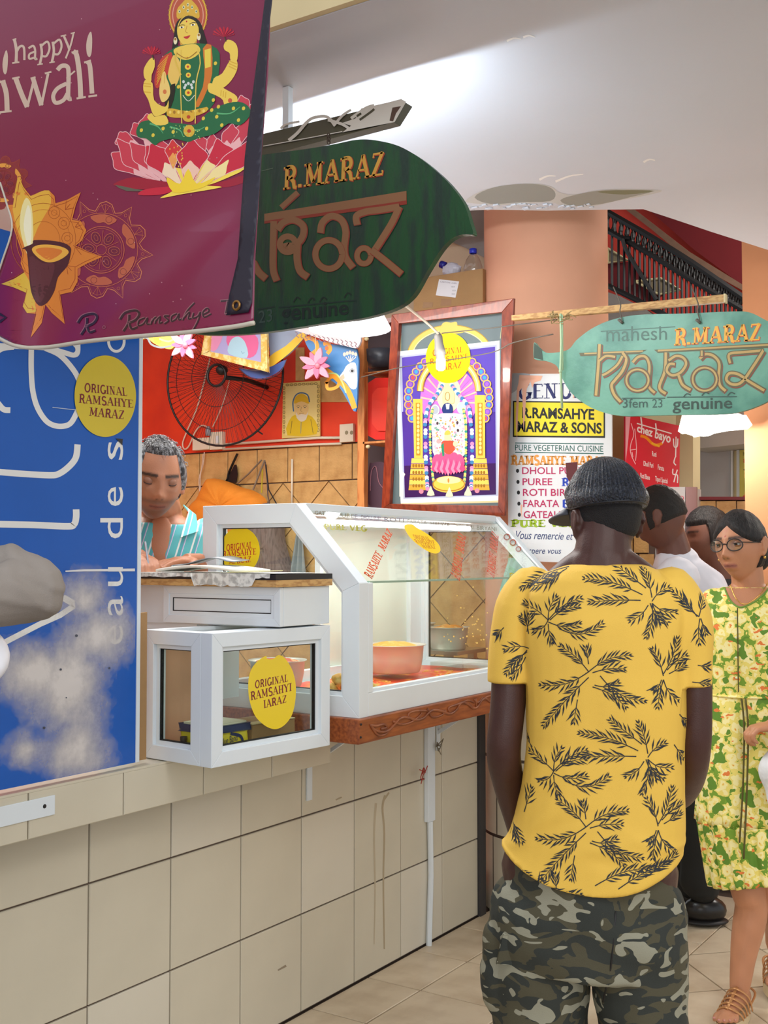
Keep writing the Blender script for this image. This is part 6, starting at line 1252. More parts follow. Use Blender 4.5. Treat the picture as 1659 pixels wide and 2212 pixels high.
w = MB(); w.tube(cr([P(*cq(*p), y=YB-0.02) for p in ((478, 820), (470, 900), (445, 990), (450, 1100), (440, 1170))], 5), 0.003, 6); w.tube(cr([P(*cq(*p), y=YB-0.03) for p in ((470, 830), (462, 910), (452, 990), (456, 1080))], 5), 0.002, 6)
tag(w.build('thin_cable', M_CABLE, smooth=True), 'thin cream cable hanging over the tan tiles below the sockets', 'cable')
# sockets
def wbox(name, x0, y0, x1, y1, d, m, parent=None, **k):
    a_, b_ = P(*cq(x0, y1), y=YB-0.001), P(*cq(x1, y0), y=YB-0.001); return MB().box((a_.x, YB-0.001-d, a_.z), (b_.x, YB-0.001, b_.z)).build(name, m, parent, bevel=0.002, **k)
M_IV = mat('ivory_plastic', (232, 222, 200), 0.45)
t = thing('power_socket', P(*cq(480, 810), y=YB), 'wide ivory double power socket with a plug above the writing man', 'socket'); wbox('box', 430, 728, 535, 812, 0.035, M_IV, t)
t2 = thing('wall_switch', P(*cq(580, 810), y=YB), 'taller ivory switch box at the left end of the conduits', 'switch'); ORB = {'sw': wbox('box', 537, 690, 615, 808, 0.03, M_IV, t2)}
a_ = P(*cq(560, 740), y=YB-0.032); MB().box((a_.x-.006, a_.y-.004, a_.z-.02), (a_.x+.012, a_.y, a_.z+.02)).build('rocker', M_WHITE, ORB['sw'], bevel=.001)
c = P(*cq(503, 690), y=YB-0.04); MB().tube([c+Vector((0, 0, .03)), c+Vector((0, 0, .015)), c, c+Vector((0, 0, -.02))], [.006, .014, .016, .015], 12).build('plug', mat('grey_plug', (150, 150, 162), .4), t, smooth=True)
t3 = thing('wall_socket', P(*cq(1400, 740), y=YB), 'square ivory wall socket beside the shelf unit', 'socket'); plt_ = wbox('plate', 1358, 638, 1445, 760, 0.02, M_IV, t3)
for x in (1388, 1420):
    c = P(*cq(x, 695), y=YB-0.0215); MB().lathe([(0, .001), (.009, .001), (.010, 0)], c, 14, Matrix.Rotation(math.pi/2, 3, 'X')).build('socket_hole', mat('socket_recess', (150, 140, 110), .7), plt_)
for (y0, y1, r_) in ((772, 728, .007), (802, 765, .006)):
    w = MB().tube([P(*cq(595, y0), y=YB-0.012), P(*cq(1210, y1 if r_ > .0065 else 770), y=YB-0.012), P(*cq(1355, y1), y=YB-0.012)], r_, 8)
    tag(w.build('conduit', M_IV, smooth=True), ('upper' if r_ > .0065 else 'lower')+' cream conduit along the joint of red wall and tan tiles', 'pipe')
w = MB().tube([P(*cq(1040, 865), y=YB-0.012), P(*cq(1038, 1160), y=YB-0.012)], 0.0055, 8); tag(w.build('vertical_conduit', M_IV, smooth=True), 'vertical cream conduit on the tan tiles right of the hanging bags', 'pipe')
# saint print leaning on the conduit
t = thing('saint_print', P(*cq(1095, 720), y=YB-.03), 'yellow unframed print of a turbaned saint leaning on the red wall', 'picture')
q = [(982, 378), (1140, 362), (1218, 378), (1218, 718), (975, 732), (980, 400)]
MB().prism([P(*cq(*p), y=YB-0.02) for p in [(982, 378), (1218, 362), (1218, 718), (975, 732)]], (0, 0.006, 0)).build('print_board', mat('yellowed_card', (226, 202, 120), .5), t)
a = Art(lambda x, y: P(*cq(x, y), y=YB-0.02), (0, -1, 0))
a.fill([(1000, 400), (1200, 385), (1200, 700), (996, 712)], (232, 214, 140)); OL = (92, 84, 52)
for k in range(10):
    a.ring(988, 410+k*31, 6, 10, 3, OL, n=10); a.ring(1208, 400+k*31, 6, 10, 3, OL, n=10)
    if k < 8: a.ring(1010+k*26, 390-k*1.2, 10, 6, 3, OL, n=10)
a.fill([(1010, 712), (1020, 620), (1060, 580), (1090, 610), (1140, 580), (1190, 620), (1196, 705)], (222, 190, 40), 2); a.ell(1100, 540, 46, 66, (228, 196, 130)); a.fill([(1055, 510), (1060, 470), (1100, 445), (1140, 470), (1148, 510), (1100, 495)], (218, 178, 40), 3); a.line([(1050, 560), (1046, 500), (1065, 455), (1100, 440), (1140, 455), (1152, 500)], 8, (60, 110, 150), 5)
for x in (1080, 1122): a.line([(x-10, 528), (x, 522), (x+12, 528)], 3, (110, 110, 80), 3); a.ell(x, 534, 6, 3, (90, 100, 90))
a.line([(1100, 530), (1096, 556), (1106, 560)], 2.5, (150, 130, 80), 3); a.fill([(1064, 560), (1080, 585), (1100, 575), (1130, 580), (1145, 555), (1130, 610), (1098, 625), (1070, 600)], (224, 214, 190), 2); a.line([(1085, 572), (1115, 570)], 3, (140, 110, 70))
a.line([(1098, 625), (1096, 700)], 3, (80, 130, 150)); a.line([(1040, 620), (1030, 700)], 3, OL); a.line([(1160, 610), (1175, 700)], 3, OL); a.build('printed_saint', PRINT, t)
# gold framed picture hanging tilted
t = thing('gilt_picture', P(510, 790, y=4.0), 'small gilt-framed picture of a blue mosque-like dome hanging in front of the fan' if False else 'small tilted gilt-framed picture hanging in front of the fan', 'picture frame')
q = [(495, 60), (885, -60), (893, 308), (472, 198)]; iq2 = [(528, 40), (850, -60), (855, 248), (518, 178)]
yg = 4.05
vs = [P(*cq(*p), y=yg) for p in q]; vi = [P(*cq(*p), y=yg) for p in iq2]
for i in range(4):
    j = (i+1) % 4; MB().prism([vs[i], vs[j], vi[j], vi[i]], (0, -0.014, 0)).build('frame_bar', mat('gilt_frame', (226, 184, 90), .35, c2=(246, 226, 160), vscale=40), t, bevel=.0015)
MB().prism(vi, (0, 0.004, 0)).build('picture', mat('lilac_print', (176, 170, 220), .3), t)
a = Art(lambda x, y: P(*cq(x, y), y=yg), (0, -1, 0)); a.fill([(635, 60), (740, 40), (820, 90), (810, 190), (740, 215), (630, 140)], (224, 110, 160), 3); a.fill([(635, 190), (640, 120), (670, 85), (710, 85), (745, 130), (752, 215)], (176, 214, 232), 3); a.fill([(520, 80), (600, 60), (560, 160), (522, 170)], (226, 150, 190), 2); a.line([(715, 175), (725, 190), (735, 180)], 3, (120, 160, 190)); a.build('printed_scene', PRINT_GLOSS, t)
# painted plywood garland arch (flowers, peacock)
def ply(name, pts, col, y, lab, cat='ornament', sm=4):
    t = thing(name, P(*cq(*pts[0]), y=y), lab, cat); q = cr(pts, sm, True) if sm else pts
    MB().prism([P(*cq(*p), y=y) for p in q], (0, 0.01, 0)).build('board', mat('ply_'+name+str(int(pts[0][0])), col, .45), t); return t
def flower(px, py, s_, y, lab, rot=0):
    t = thing('painted_lotus', P(*cq(px, py), y=y), lab, 'ornament'); mb = MB()
    for k in range(9):
        th = rot+2*math.pi*k/9; l = s_*(1.0 if k % 2 else .78)
        q = [(px, py), (px+l*.5*math.cos(th-.42), py+l*.5*math.sin(th-.42)), (px+l*math.cos(th), py+l*math.sin(th)), (px+l*.5*math.cos(th+.42), py+l*.5*math.sin(th+.42))]
        MB().prism([P(*cq(*p), y=y-(k % 3)*.003) for p in cr(q, 3, True)], (0, 0.008, 0)).build('petal', mat('pink_petal%d' % (k % 2), ((216, 110, 146), (226, 150, 172))[k % 2], .4), t)
    MB().ball(P(*cq(px+s_*.1, py+s_*.05), y=y-.008), (.014, .01, .014), 10).build('centre', mat('pink_centre', (236, 130, 150), .4), t, smooth=True); return t
arch = ply('painted_swag', [(690, 268), (760, 290), (840, 280), (920, 250), (1000, 205), (1060, 150), (1110, 90), (1150, 40), (1080, 0), (900, 0), (860, 60), (890, 120), (895, 290), (820, 320)], (150, 162, 186), 4.1, 'grey and yellow painted swag board above the gilt-framed picture')
a = Art(lambda x, y: P(*cq(x, y), y=4.1), (0, -1, 0)); a.fill([(900, 275), (1000, 205), (1060, 150), (1130, 70), (1090, 60), (1000, 140), (900, 205)], (240, 196, 60), 3); a.fill([(700, 285), (780, 340), (870, 345), (960, 300), (1000, 230), (930, 262), (830, 300), (760, 295)], (70, 96, 160), 3); a.line([(700, 285), (780, 345), (880, 348), (965, 305), (1005, 225)], 5, (60, 60, 80), 4); a.build('painted_swag_lines', PRINT, arch)
arl = ply('painted_swag', [(52, 60), (160, 50), (280, 60), (300, 110), (265, 160), (200, 145), (150, 120), (110, 90), (55, 105)], (236, 206, 90), 3.6, 'yellow and grey painted swag board at the left edge of the red wall')
a = Art(lambda x, y: P(*cq(x, y), y=3.6), (0, -1, 0)); a.line([(52, 95), (110, 88), (140, 130), (200, 150), (265, 140)], 12, (140, 146, 150), 5); a.ell(180, 95, 26, 32, (240, 176, 70)); a.line([(190, 95), (250, 112), (290, 90)], 12, (206, 214, 140), 4); a.build('painted_swag_lines', PRINT, arl)
flower(345, 130, 105, 3.55, 'painted pink lotus at the left, above the fan', .3)
pe = ply('painted_peacock', [(1120, 90), (1180, 95), (1300, 130), (1452, 160), (1458, 420), (1445, 560), (1400, 500), (1340, 400), (1265, 340), (1230, 260), (1180, 200), (1140, 150)], (66, 128, 186), 4.02, 'blue painted peacock board with an orange scroll beside the shelf unit', sm=3)
a = Art(lambda x, y: P(*cq(x, y), y=4.02), (0, -1, 0))
OG = (238, 160, 50); a.line([(1120, 100), (1150, 90), (1190, 110), (1200, 160), (1170, 190)], 26, OG, 5); a.line([(1240, 130), (1270, 125), (1285, 160), (1265, 190)], 24, OG, 5); a.ell(1262, 155, 12, 14, (226, 110, 40)); a.line([(1255, 380), (1290, 340), (1340, 345), (1330, 400), (1270, 415), (1262, 370)], 20, OG, 5); a.line([(1250, 290), (1330, 350), (1400, 430), (1440, 540)], 34, OG, 5); a.line([(1255, 320), (1320, 318), (1360, 370), (1385, 440)], 9, (190, 220, 140), 5)
a.fill([(1345, 340), (1370, 300), (1390, 265), (1430, 245), (1452, 270), (1455, 400), (1420, 415), (1385, 370)], (226, 228, 226), 3); a.fill([(1340, 345), (1370, 318), (1378, 345), (1360, 365)], (236, 180, 150)); a.ell(1425, 300, 10, 10, (30, 34, 40)); a.ring(1425, 300, 15, 14, 3, (90, 110, 140))
for k in range(5): a.line([(1410, 245), (1385+k*16, 200-abs(2-k)*-6)], 5, (226, 206, 196)); a.ell(1375+k*18, 182+abs(2-k)*6, 9, 13, (232, 200, 180))
a.build('painted_peacock_lines', PRINT, pe)
flower(1190, 260, 115, 3.96, 'painted pink lotus in front of the painted peacock', .1)
cn = ply('painted_cornice', [(1010, 20), (1200, 30), (1460, 60), (1458, 150), (1380, 140), (1300, 120), (1210, 90), (1120, 60)], (206, 196, 200), 3.98, 'swirl-painted pale cornice board under the pendant lamp')
a = Art(lambda x, y: P(*cq(x, y), y=3.98), (0, -1, 0)); 
for k in range(14): a.line([(1060+k*29, 50+k*5), (1075+k*29, 62+k*5), (1068+k*29, 75+k*5), (1085+k*29, 88+k*5)], 5, (130, 96, 106), 4)
a.build('painted_swirls', PRINT, cn)
# stone strip and pillar tile behind
MB().prism([P(*cq(*p), y=YB-.004) for p in ((1062, 150), (1118, 150), (1118, 362), (1062, 362))], (0, 0.003, 0)).build('stone_strip', M_STONE, wb); MB().prism([P(*cq(*p), y=YB-.004) for p in ((1220, 340), (1400, 340), (1400, 500), (1220, 500))], (0, 0.003, 0)).build('stone_strip', M_STONE, wb)
# ---- shelf unit
su = thing('wooden_shelf_unit', P(800, 1095, y=4.2), 'narrow open wooden shelf unit between the peacock board and the framed picture', 'shelf')
ys = 4.18
def sbx(name, x0, y0, x1, y1, ya, yb_, m, par=su, **k):
    a_, b_ = P(x0, y1, y=ya), P(x1, y0, y=ya); return MB().box((a_.x, ya, a_.z), (b_.x, yb_, b_.z)).build(name, m, par, **k)
M_SHW = mat('orange_timber', (214, 140, 78), .5, c2=(180, 108, 54), vscale=10, stretch=(8, 8, 1)); zz = P(780, 1100, y=ys).z
a_, b_ = P(772, 1150, y=ys), P(787, 690, y=ys); MB().box((a_.x, ys, .125), (b_.x, ys+.03, b_.z)).build('side_post', M_SHW, su)
sbx('back_board', 788, 690, 845, 1150, ys+.20, ys+.21, mat('dark_shelf_back', (70, 58, 62), .8))
for yy, in ((808,), (960,),): sbx('shelf_board', 784, yy-10, 850, yy-1, ys, ys+.20, M_SHW)
for (x, y) in ((792, 732), (795, 965)): MB().ball(P(x, y, y=ys-.01), (.012, .01, .009), 8).build('glue_blob', M_CREAM, su, smooth=True)
rc = thing('red_container', P(812, 945, y=ys+.02), 'red plastic food container standing on end in the shelf unit', 'container')
q = [(792, 850), (797, 828), (812, 818), (850, 816), (850, 948), (812, 948), (797, 940), (792, 915)]
MB().prism([P(*p, y=ys+.03) for p in q], (0, 0.09, 0)).build('body', mat('red_plastic', (222, 50, 42), .3), rc, bevel=.004); q2 = [(804, 852), (816, 838), (850, 836), (850, 930), (816, 930), (804, 915)]
MB().prism([P(*p, y=ys+.024) for p in q2], (0, 0.006, 0)).build('lid_panel', mat('red_plastic_lid', (232, 66, 52), .3), rc, bevel=.003)
pt_ = thing('dark_pot', P(815, 800, y=ys+.05), 'dark round pot on the top shelf of the shelf unit', 'pot'); MB().lathe([(0, 0), (.05, 0), (.075, .03), (.08, .08), (.07, .085), (.0, .085)], P(822, 796, y=ys+.09), 24).build('pot_body', mat('dark_grey_enamel', (60, 62, 70), .35), pt_, smooth=True)
bgd = thing('dark_bag', P(810, 1090, y=ys+.08), 'dark plum bag with light piping on the lowest shelf', 'bag'); MB().prism([P(*p, y=ys+.06) for p in cr([(796, 1090), (797, 1010), (806, 1000), (830, 1000), (840, 1030), (840, 1090)], 4, True)], (0, .08, 0)).build('bag_body', mat('plum_cloth', (74, 48, 62), .8), bgd)
MB().tube([P(*p, y=ys+.057) for p in cr([(800, 1060), (802, 1020), (812, 1008), (818, 1040), (828, 1055)], 4)], .002, 5).build('piping', mat('pink_piping', (150, 100, 110), .7), bgd)
gt = MB().box((P(779, 1101, y=3.3).x, 3.3, 1.5835), (P(820, 1101, y=3.3).x, 3.36, 1.60)).build('green_box', mat('bright_green_plastic', (70, 216, 60), .35), bevel=.004) if False else None
g0 = P(779, 1098, y=3.75); g1 = P(821, 1098, y=3.75); gt = MB().box((max(g0.x, -.19), 3.72, 1.5825), (g1.x, 3.80, 1.602)).build('green_sponge', mat('bright_green_plastic', (70, 216, 60), .35), bevel=.004); tag(gt, 'bright green block lying on top of the display case', 'sponge')
# ---- cardboard box with bottles above the frame
sbm = thing('high_shelf', (-0.25, 4.3, 2.0), 'dark wooden shelf behind the top of the framed picture', 'shelf')
zb_ = P(960, 668, y=4.2).z-0.03; x0, x1 = P(885, 650, y=4.15).x, P(1045, 650, y=4.15).x
MB().box((x0-.15, 4.10, zb_-.02), (x1, 4.49, zb_)).build('board', M_REDWOOD, sbm); 
for xx in (x0, x1-.05): MB().prism([(xx, 4.489, zb_-.0205), (xx, 4.30, zb_-.0205), (xx, 4.489, zb_-.15)], (.02, 0, 0)).build('support', M_BLACK, sbm)
cbx = thing('large_carton', (x0, 4.2, zb_), 'large brown cardboard carton with a white label above the picture frame', 'box')
zt_ = P(970, 591, y=4.14).z; xa, xb_ = P(893, 600, y=4.14).x, P(1036, 600, y=4.14).x
MB().box((xa, 4.14, zb_+.001), (xb_+.015, 4.42, zt_)).build('carton', M_CARD, cbx, bevel=.002)
a = Art(lambda x, y: P(880+x*.1929, 500+y*.1929, y=4.14), (0, -1, 0)); a.fill([(355, 535), (580, 560), (540, 742), (318, 715)], (226, 224, 228)); a.text('CARTON LABEL', [(370, 555), (560, 575), (558, 590), (368, 570)], (120, 110, 130))
for (x, y) in ((510, 620), (520, 662), (512, 700)): a.text('023', [(x-15, y-8), (x+20, y-8), (x+20, y+8), (x-15, y+8)], (110, 110, 120))
a.fill([(180, 790), (290, 795), (280, 850), (170, 860)], (156, 116, 76)); a.fill([(380, 755), (495, 760), (490, 830), (370, 832)], (156, 112, 72)); a.build('label', PRINT, cbx)
M_BTL = glass_mat('clear_plastic_bottle', (.90, .90, .92), 2.0)
b1 = thing('plastic_bottle', P(1022, 590, y=4.25), 'upright clear plastic bottle with a blue cap on the carton', 'bottle'); c = Vector((P(1022, 590, y=4.22).x, 4.22, zt_+.001))
MB().lathe([(0, 0), (.036, 0), (.040, .01), (.040, .035), (.030, .065), (.014, .09), (.013, .10)], c, 28).build('bottle_body', M_BTL, b1, smooth=True); MB().lathe([(.0145, .092), (.016, .093), (.016, .112), (.0, .113)], c, 20).build('cap', mat('blue_cap', (40, 60, 200), .35), b1, smooth=True)
b2 = thing('crumpled_bottle', P(970, 590, y=4.25), 'crumpled clear plastic bottle with a dark blue cap tipped left on the carton', 'bottle'); c = Vector((P(975, 590, y=4.22).x, 4.22, zt_+.02)); mb = MB().ball(c+Vector((0, 0, .015)), (.045, .03, .034), 18); mb.v = [(v[0]+.008*noise.noise(Vector(v)*50), v[1], v[2]+.008*noise.noise(Vector(v)*60)) for v in mb.v]; mb.build('bottle_body', mat('cloudy_plastic', (206, 204, 216), .25), b2)
MB().tube([c+Vector((-.03, 0, .04)), c+Vector((-.052, 0, .05))], .016, 16).build('cap', mat('dark_blue_cap', (30, 34, 140), .35), b2, smooth=True)
# ---- hanging bags on the tiles
def cbag(name, pts, y, th, m, lab, parts=()):
    t = thing(name, P(*cq(*pts[0]), y=y), lab, 'bag'); q = cr(pts, 4, True); mb = MB(); ctr = sum((Vector(P(*cq(*p), y=y)) for p in q), Vector())/len(q)
    n = len(q); vs = []; fs = []
    for r_, d in ((1.0, 0), (.96, -th*.5), (.8, -th*.85), (.45, -th), (.05, -th)):
        for p in q:
            w_ = P(*cq(*p), y=y); v = ctr+(w_-ctr)*r_; v.y = y+d+.010*noise.noise(Vector((w_.x*22, 0, w_.z*7)))*(0 if r_ == 1 else 1); vs.append(v)
    for i in range(4):
        for k in range(n): fs.append((i*n+k, i*n+(k+1) % n, (i+1)*n+(k+1) % n, (i+1)*n+k))
    fs.append(tuple(4*n+k for k in range(n))); mb.add(vs, fs); mb.build('bag_body', m, t, smooth=True); return t
t = cbag('orange_bag', [(520, 1000), (560, 990), (640, 1012), (720, 1045), (790, 1065), (850, 1100), (880, 1140), (890, 1260), (860, 1500), (560, 1500), (430, 1300), (400, 1200), (470, 1100)], YB-.03, .10, mat('orange_canvas', (232, 140, 38), .8, var=.06, vscale=12, bump=.3, bscale=200), 'orange canvas bag hanging on the tan tiles behind the case')
MB().tube(cr([P(*cq(*p), y=YB-.02) for p in ((690, 830), (640, 940), (620, 1005), (560, 1040), (480, 1085), (400, 1175))], 4), .010, 6, flat=.4).build('strap', M_BLACK, t); MB().prism([P(*cq(*p), y=YB-.02) for p in ((670, 900), (640, 960), (620, 1005), (680, 1016), (690, 960), (682, 900))], (0, .004, 0)).build('black_flap', M_BLACK, t)
t = cbag('grey_bag', [(1010-130, 1150), (900, 1150), (980, 1200), (1000, 1400), (1080, 1700), (1000, 1790), (860, 1800), (760, 1500), (800, 1250)], YB-.03, .10, mat('taupe_cloth', (128, 112, 108), .85, c2=(104, 90, 88), vscale=6, stretch=(20, 20, 2)), 'grey-brown cloth bag hanging behind the side glass of the case')
M_STR = mat('taupe_strap', (150, 136, 122), .8)
for pts in (((845, 870), (760, 960), (690, 1020)), ((865, 870), (830, 960), (790, 1060))): MB().tube([P(*cq(*p), y=YB-.03) for p in pts], .008, 6, flat=.4).build('strap', M_STR, t)
for pts, c in ((((868, 880), (880, 1000), (885, 1100), (895, 1145)), (104, 84, 80)), (((872, 900), (890, 1060), (940, 1150)), (40, 36, 40)), (((850, 930), (845, 1080)), (196, 176, 40))): MB().tube([P(*cq(*p), y=YB-.04) for p in pts], .005, 6, flat=.5).build('strap', mat('strap%d' % c[0], c, .8), t)
ap_ = thing('grey_apron', P(640, 1350, y=YB-.03), 'pale grey apron hanging on the tiles, seen through the side glass', 'apron')
vs = []; fs = []; n = 30
for i in range(n+1):
    for j in range(9):
        u, v = i/n, j/8; px = lerp(lerp(640, 600, v), lerp(655, 668, v), u); py = lerp(1150, 1352, v); w_ = P(px, py, y=YB-.045); vs.append((w_.x, w_.y+.014*math.sin(u*18+v*2), w_.z))
for i in range(n):
    for j in range(8): k = i*9+j; fs.append((k, k+9, k+10, k+1))
MB().add(vs, fs).build('apron_cloth', mat('pale_grey_cloth', (150, 160, 164), .8), ap_, smooth=True)
pb = thing('plastic_bag', P(1090, 1300, y=4.05), 'pale green translucent plastic bag hanging behind the end of the display case', 'bag')
vs = []; fs = []
for i in range(17):
    for j in range(13):
        u, v = i/16, j/12; px = lerp(lerp(1098, 1062, v), lerp(1140, 1108, v), u); py = lerp(1205, 1340, v); w_ = P(px, py, y=3.935); vs.append((w_.x, w_.y+.012*noise.noise(Vector((u*7, v*5, 3))), w_.z))
for i in range(16):
    for j in range(12): k = i*13+j; fs.append((k, k+13, k+14, k+1))
MB().add(vs, fs).build('bag_film', mat('pale_green_film', (170, 206, 196), .2), pb, smooth=True)

for px, py, y, o in ((900, 5, 4.1, arch), (160, 52, 3.6, arl), (1300, 125, 4.02, pe), (1250, 35, 3.98, cn)):
    c = P(*cq(px, py), y=y+.005); MB().tube([c, Vector((c.x, c.y, (2.699 if y < 3.55 else 4.299)))], .0012, 4).build('hanging_thread', M_CREAM, o)
for nm, px, py, y in (('painted_lotus', 345, 60, 3.55), ('painted_lotus.001', 1190, 190, 3.96), ('gilt_picture', 700, -10, 4.05)):
    o = bpy.data.objects[nm]; c = P(*cq(px, py), y=y+.006); MB().tube([c, Vector((c.x, c.y, (4.299 if y > 3.56 else 2.699)))], .0012, 4).build('hanging_thread', M_CREAM, o)
# ================================================================== PEOPLE
def fuse(mb, name, m, parent, voxel=0.006, smooth=3, colf=None, disp=None, label=None, post=None, fac=.5):
    o0 = ORIG[parent]; me = bpy.data.meshes.new('tmp'); me.from_pydata([tuple(Vector(v)-o0) for v in mb.v], [], mb.f); o = bpy.data.objects.new('tmp', me); COL.objects.link(o)
    r = o.modifiers.new('r', 'REMESH'); r.mode = 'VOXEL'; r.voxel_size = voxel; r.adaptivity = 0
    s_ = o.modifiers.new('s', 'SMOOTH'); s_.factor = fac; s_.iterations = smooth
    dg = bpy.context.evaluated_depsgraph_get(); nm = bpy.data.meshes.new_from_object(o.evaluated_get(dg)); bpy.data.objects.remove(o); bpy.data.meshes.remove(me)
    n = len(nm.vertices); co = np.empty(n*3); nm.vertices.foreach_get('co', co); co = co.reshape(-1, 3)+np.array(o0)
    if disp is not None:
        no = np.empty(n*3); nm.vertices.foreach_get('normal', no); no = no.reshape(-1, 3); co = co+no*disp(co)[:, None]
    if post is not None: co = post(co)
    nm.vertices.foreach_set('co', (co-np.array(o0)).ravel()); nm.update()
    if colf is not None:
        c = colf(co); at = nm.color_attributes.new('tint', 'FLOAT_COLOR', 'POINT'); at.data.foreach_set('color', np.concatenate([c, np.ones((n, 1))], 1).ravel().astype(np.float32))
    nm.materials.clear(); nm.materials.append(m); nm.polygons.foreach_set('use_smooth', [True]*len(nm.polygons)); nm.name = name
    ob = bpy.data.objects.new(name, nm); COL.objects.link(ob); ob.parent = parent; ORIG[ob] = o0; return tag(ob, label)
class Frame:
    def __init__(s, g, yaw): s.g = Vector((g[0], g[1], 0)); s.R = Matrix.Rotation(math.radians(yaw), 3, 'Z')
    def __call__(s, x, y, z): return s.g+s.R @ Vector((x, y, z))
    def d(s, x, y, z): return s.R @ Vector((x, y, z))
    def inv(s, co): return (co-np.array(s.g)) @ np.array(s.R)
def rings(mb, fr, rs, seg=32, n=2.4):
    vs = []; fs = []
    for (cx, cy, cz, rx, ry) in rs:
        for k in range(seg):
            t = 2*math.pi*k/seg; c, s_ = math.cos(t), math.sin(t); x = rx*math.copysign(abs(c)**(2/n), c); y = ry*math.copysign(abs(s_)**(2/n), s_); vs.append(fr(cx+x, cy+y, cz))
    m_ = len(rs)
    for i in range(m_-1):
        for k in range(seg): fs.append((i*seg+k, i*seg+(k+1) % seg, (i+1)*seg+(k+1) % seg, (i+1)*seg+k))
    fs += [tuple(reversed(range(seg))), tuple((m_-1)*seg+k for k in range(seg))]; mb.add(vs, fs)
def limb(mb, pts, rad, seg=16, n=5, flat=1.0):
    q = cr([tuple(p) for p in pts], n); m_ = len(q); rr_ = []
    for i in range(m_):
        f = i/(m_-1)*(len(rad)-1); k = min(int(f), len(rad)-2); rr_.append(lerp(rad[k], rad[k+1], f-k))
    mb.tube(q, rr_, seg, flat=flat)
    mb.ball(q[0], rr_[0], 12); mb.ball(q[-1], rr_[-1]*.98, 12)
def hand(mb, wrist, d, n, side=1, curl=.5, s=1.0):
    d = Vector(d).normalized(); n = Vector(n); n = (n-d*n.dot(d)).normalized(); l = d.cross(n)*side
    M = Matrix((l, d, n)).transposed(); mb.ball(wrist+d*.045*s, (.040*s, .052*s, .016*s), 16, M); mb.tube([wrist-d*.03*s, wrist+d*.03*s], .025*s, 12)
    for off, L_ in ((-.029, .056), (-.010, .070), (.010, .074), (.029, .066)):
        p = wrist+d*.080*s+l*off*s; q = [wrist+d*.055*s+l*off*.9*s, p]; a_ = 0
        for k, f in enumerate((.45, .32, .25)):
            a_ += curl*(.75 if k == 0 else 1.0); p = p+(d*math.cos(a_)+n*math.sin(a_))*L_*f*s; q.append(p)
        mb.tube(q, [.0095*s, .0092*s, .0085*s, .008*s, .0068*s], 10); mb.ball(p, .0068*s, 8)
    b0 = wrist+d*.018*s+l*.025*s; t_ = (d*.65+l*.65+n*.35).normalized(); q = [b0, b0+t_*.035*s, b0+t_*.055*s+d*.012*s, b0+t_*.065*s+d*.030*s+n*.008*s]; mb.tube(q, [.013*s, .011*s, .0095*s, .0075*s], 10); mb.ball(q[-1], .0075*s, 8)
g_ = lambda x, c, w: math.exp(-((x-c)/w)**2)
def headpt(u, v, k=None):
    """unit direction -> point of a head, local: x right, y face, z up, crown to chin 0.225"""
    k = k or {}; sz = math.cos(v); sr = math.sin(v); x, y, z = sr*math.cos(u), sr*math.sin(u), sz
    X, Y, Z = .076*x, .095*y, .116*z
    if z < 0:
        X *= 1-.30*(-z)**1.6*(1 if y > -.3 else .6); Y *= (1-.12*(-z)**2) if y > 0 else (1-.30*(-z)**1.2)
    X *= 1+.04*max(0, z)*0; 
    if y > 0:
        f = max(0, y)**.6
        Y += f*(.0
          + .0035*g_(Z, .028, .010)*g_(X, 0, .05)                         # brow
          - .0095*g_(Z, .008, .012)*(g_(X, .031, .015)+g_(X, -.031, .015)) # sockets
          + .004*g_(Z, -.018, .018)*(g_(X, .042, .018)+g_(X, -.042, .018)) # cheeks
          + .010*g_(X, 0, .009)*g_(Z, .000, .018)+.0235*g_(X, 0, .0105)*g_(Z, -.026, .0135)  # nose
          + .010*(g_(X, .013, .006)+g_(X, -.013, .006))*g_(Z, -.032, .008)
          + (.0085*g_(Z, -.0575, .0052)+.0095*g_(Z, -.0695, .006))*g_(X, 0, .021)
          - .003*g_(Z, -.0635, .0022)*g_(X, 0, .024)
          - .003*g_(Z, -.083, .006)*g_(X, 0, .03)
          + .009*g_(Z, -.100, .014)*g_(X, 0, .024)
          + .004*g_(Z, -.06, .03)*g_(X, 0, .035))
    return Vector((X, Y, Z))
def headmesh(mb, M, c, s=1.0, U=96, V=72, f=None):
    vs = []; fs = []
    for i in range(V+1):
        v = math.pi*i/V
        for k in range(U):
            u = 2*math.pi*k/U; p = headpt(u, v)
            if f: p = f(p, u, v)
            vs.append(M @ (p*s)+c)
    for i in range(V):
        for k in range(U): fs.append((i*U+k, (i+1)*U+k, (i+1)*U+(k+1) % U, i*U+(k+1) % U))
    mb.add(vs, fs)
def ears(mb, M, c, s=1.0, dz=0.0):
    for sd in (-1, 1):
        e = Vector((sd*.079, -.008, -.004+dz)); Me = M @ Matrix.Rotation(sd*.35, 3, 'Z')
        mb.ball(M @ (e*s)+c, (.007*s, .018*s, .030*s), 14, Me); pts = [M @ (Vector((e.x+sd*.006, e.y-.004+.016*math.cos(t), e.z+.004+.026*math.sin(t)))*s)+c for t in [math.pi*(-.35+1.4*i/10) for i in range(11)]]; mb.tube(pts, .0042*s, 8)
        mb.ball(M @ (Vector((e.x, e.y+.006, e.z-.027))*s)+c, .008*s, 8)
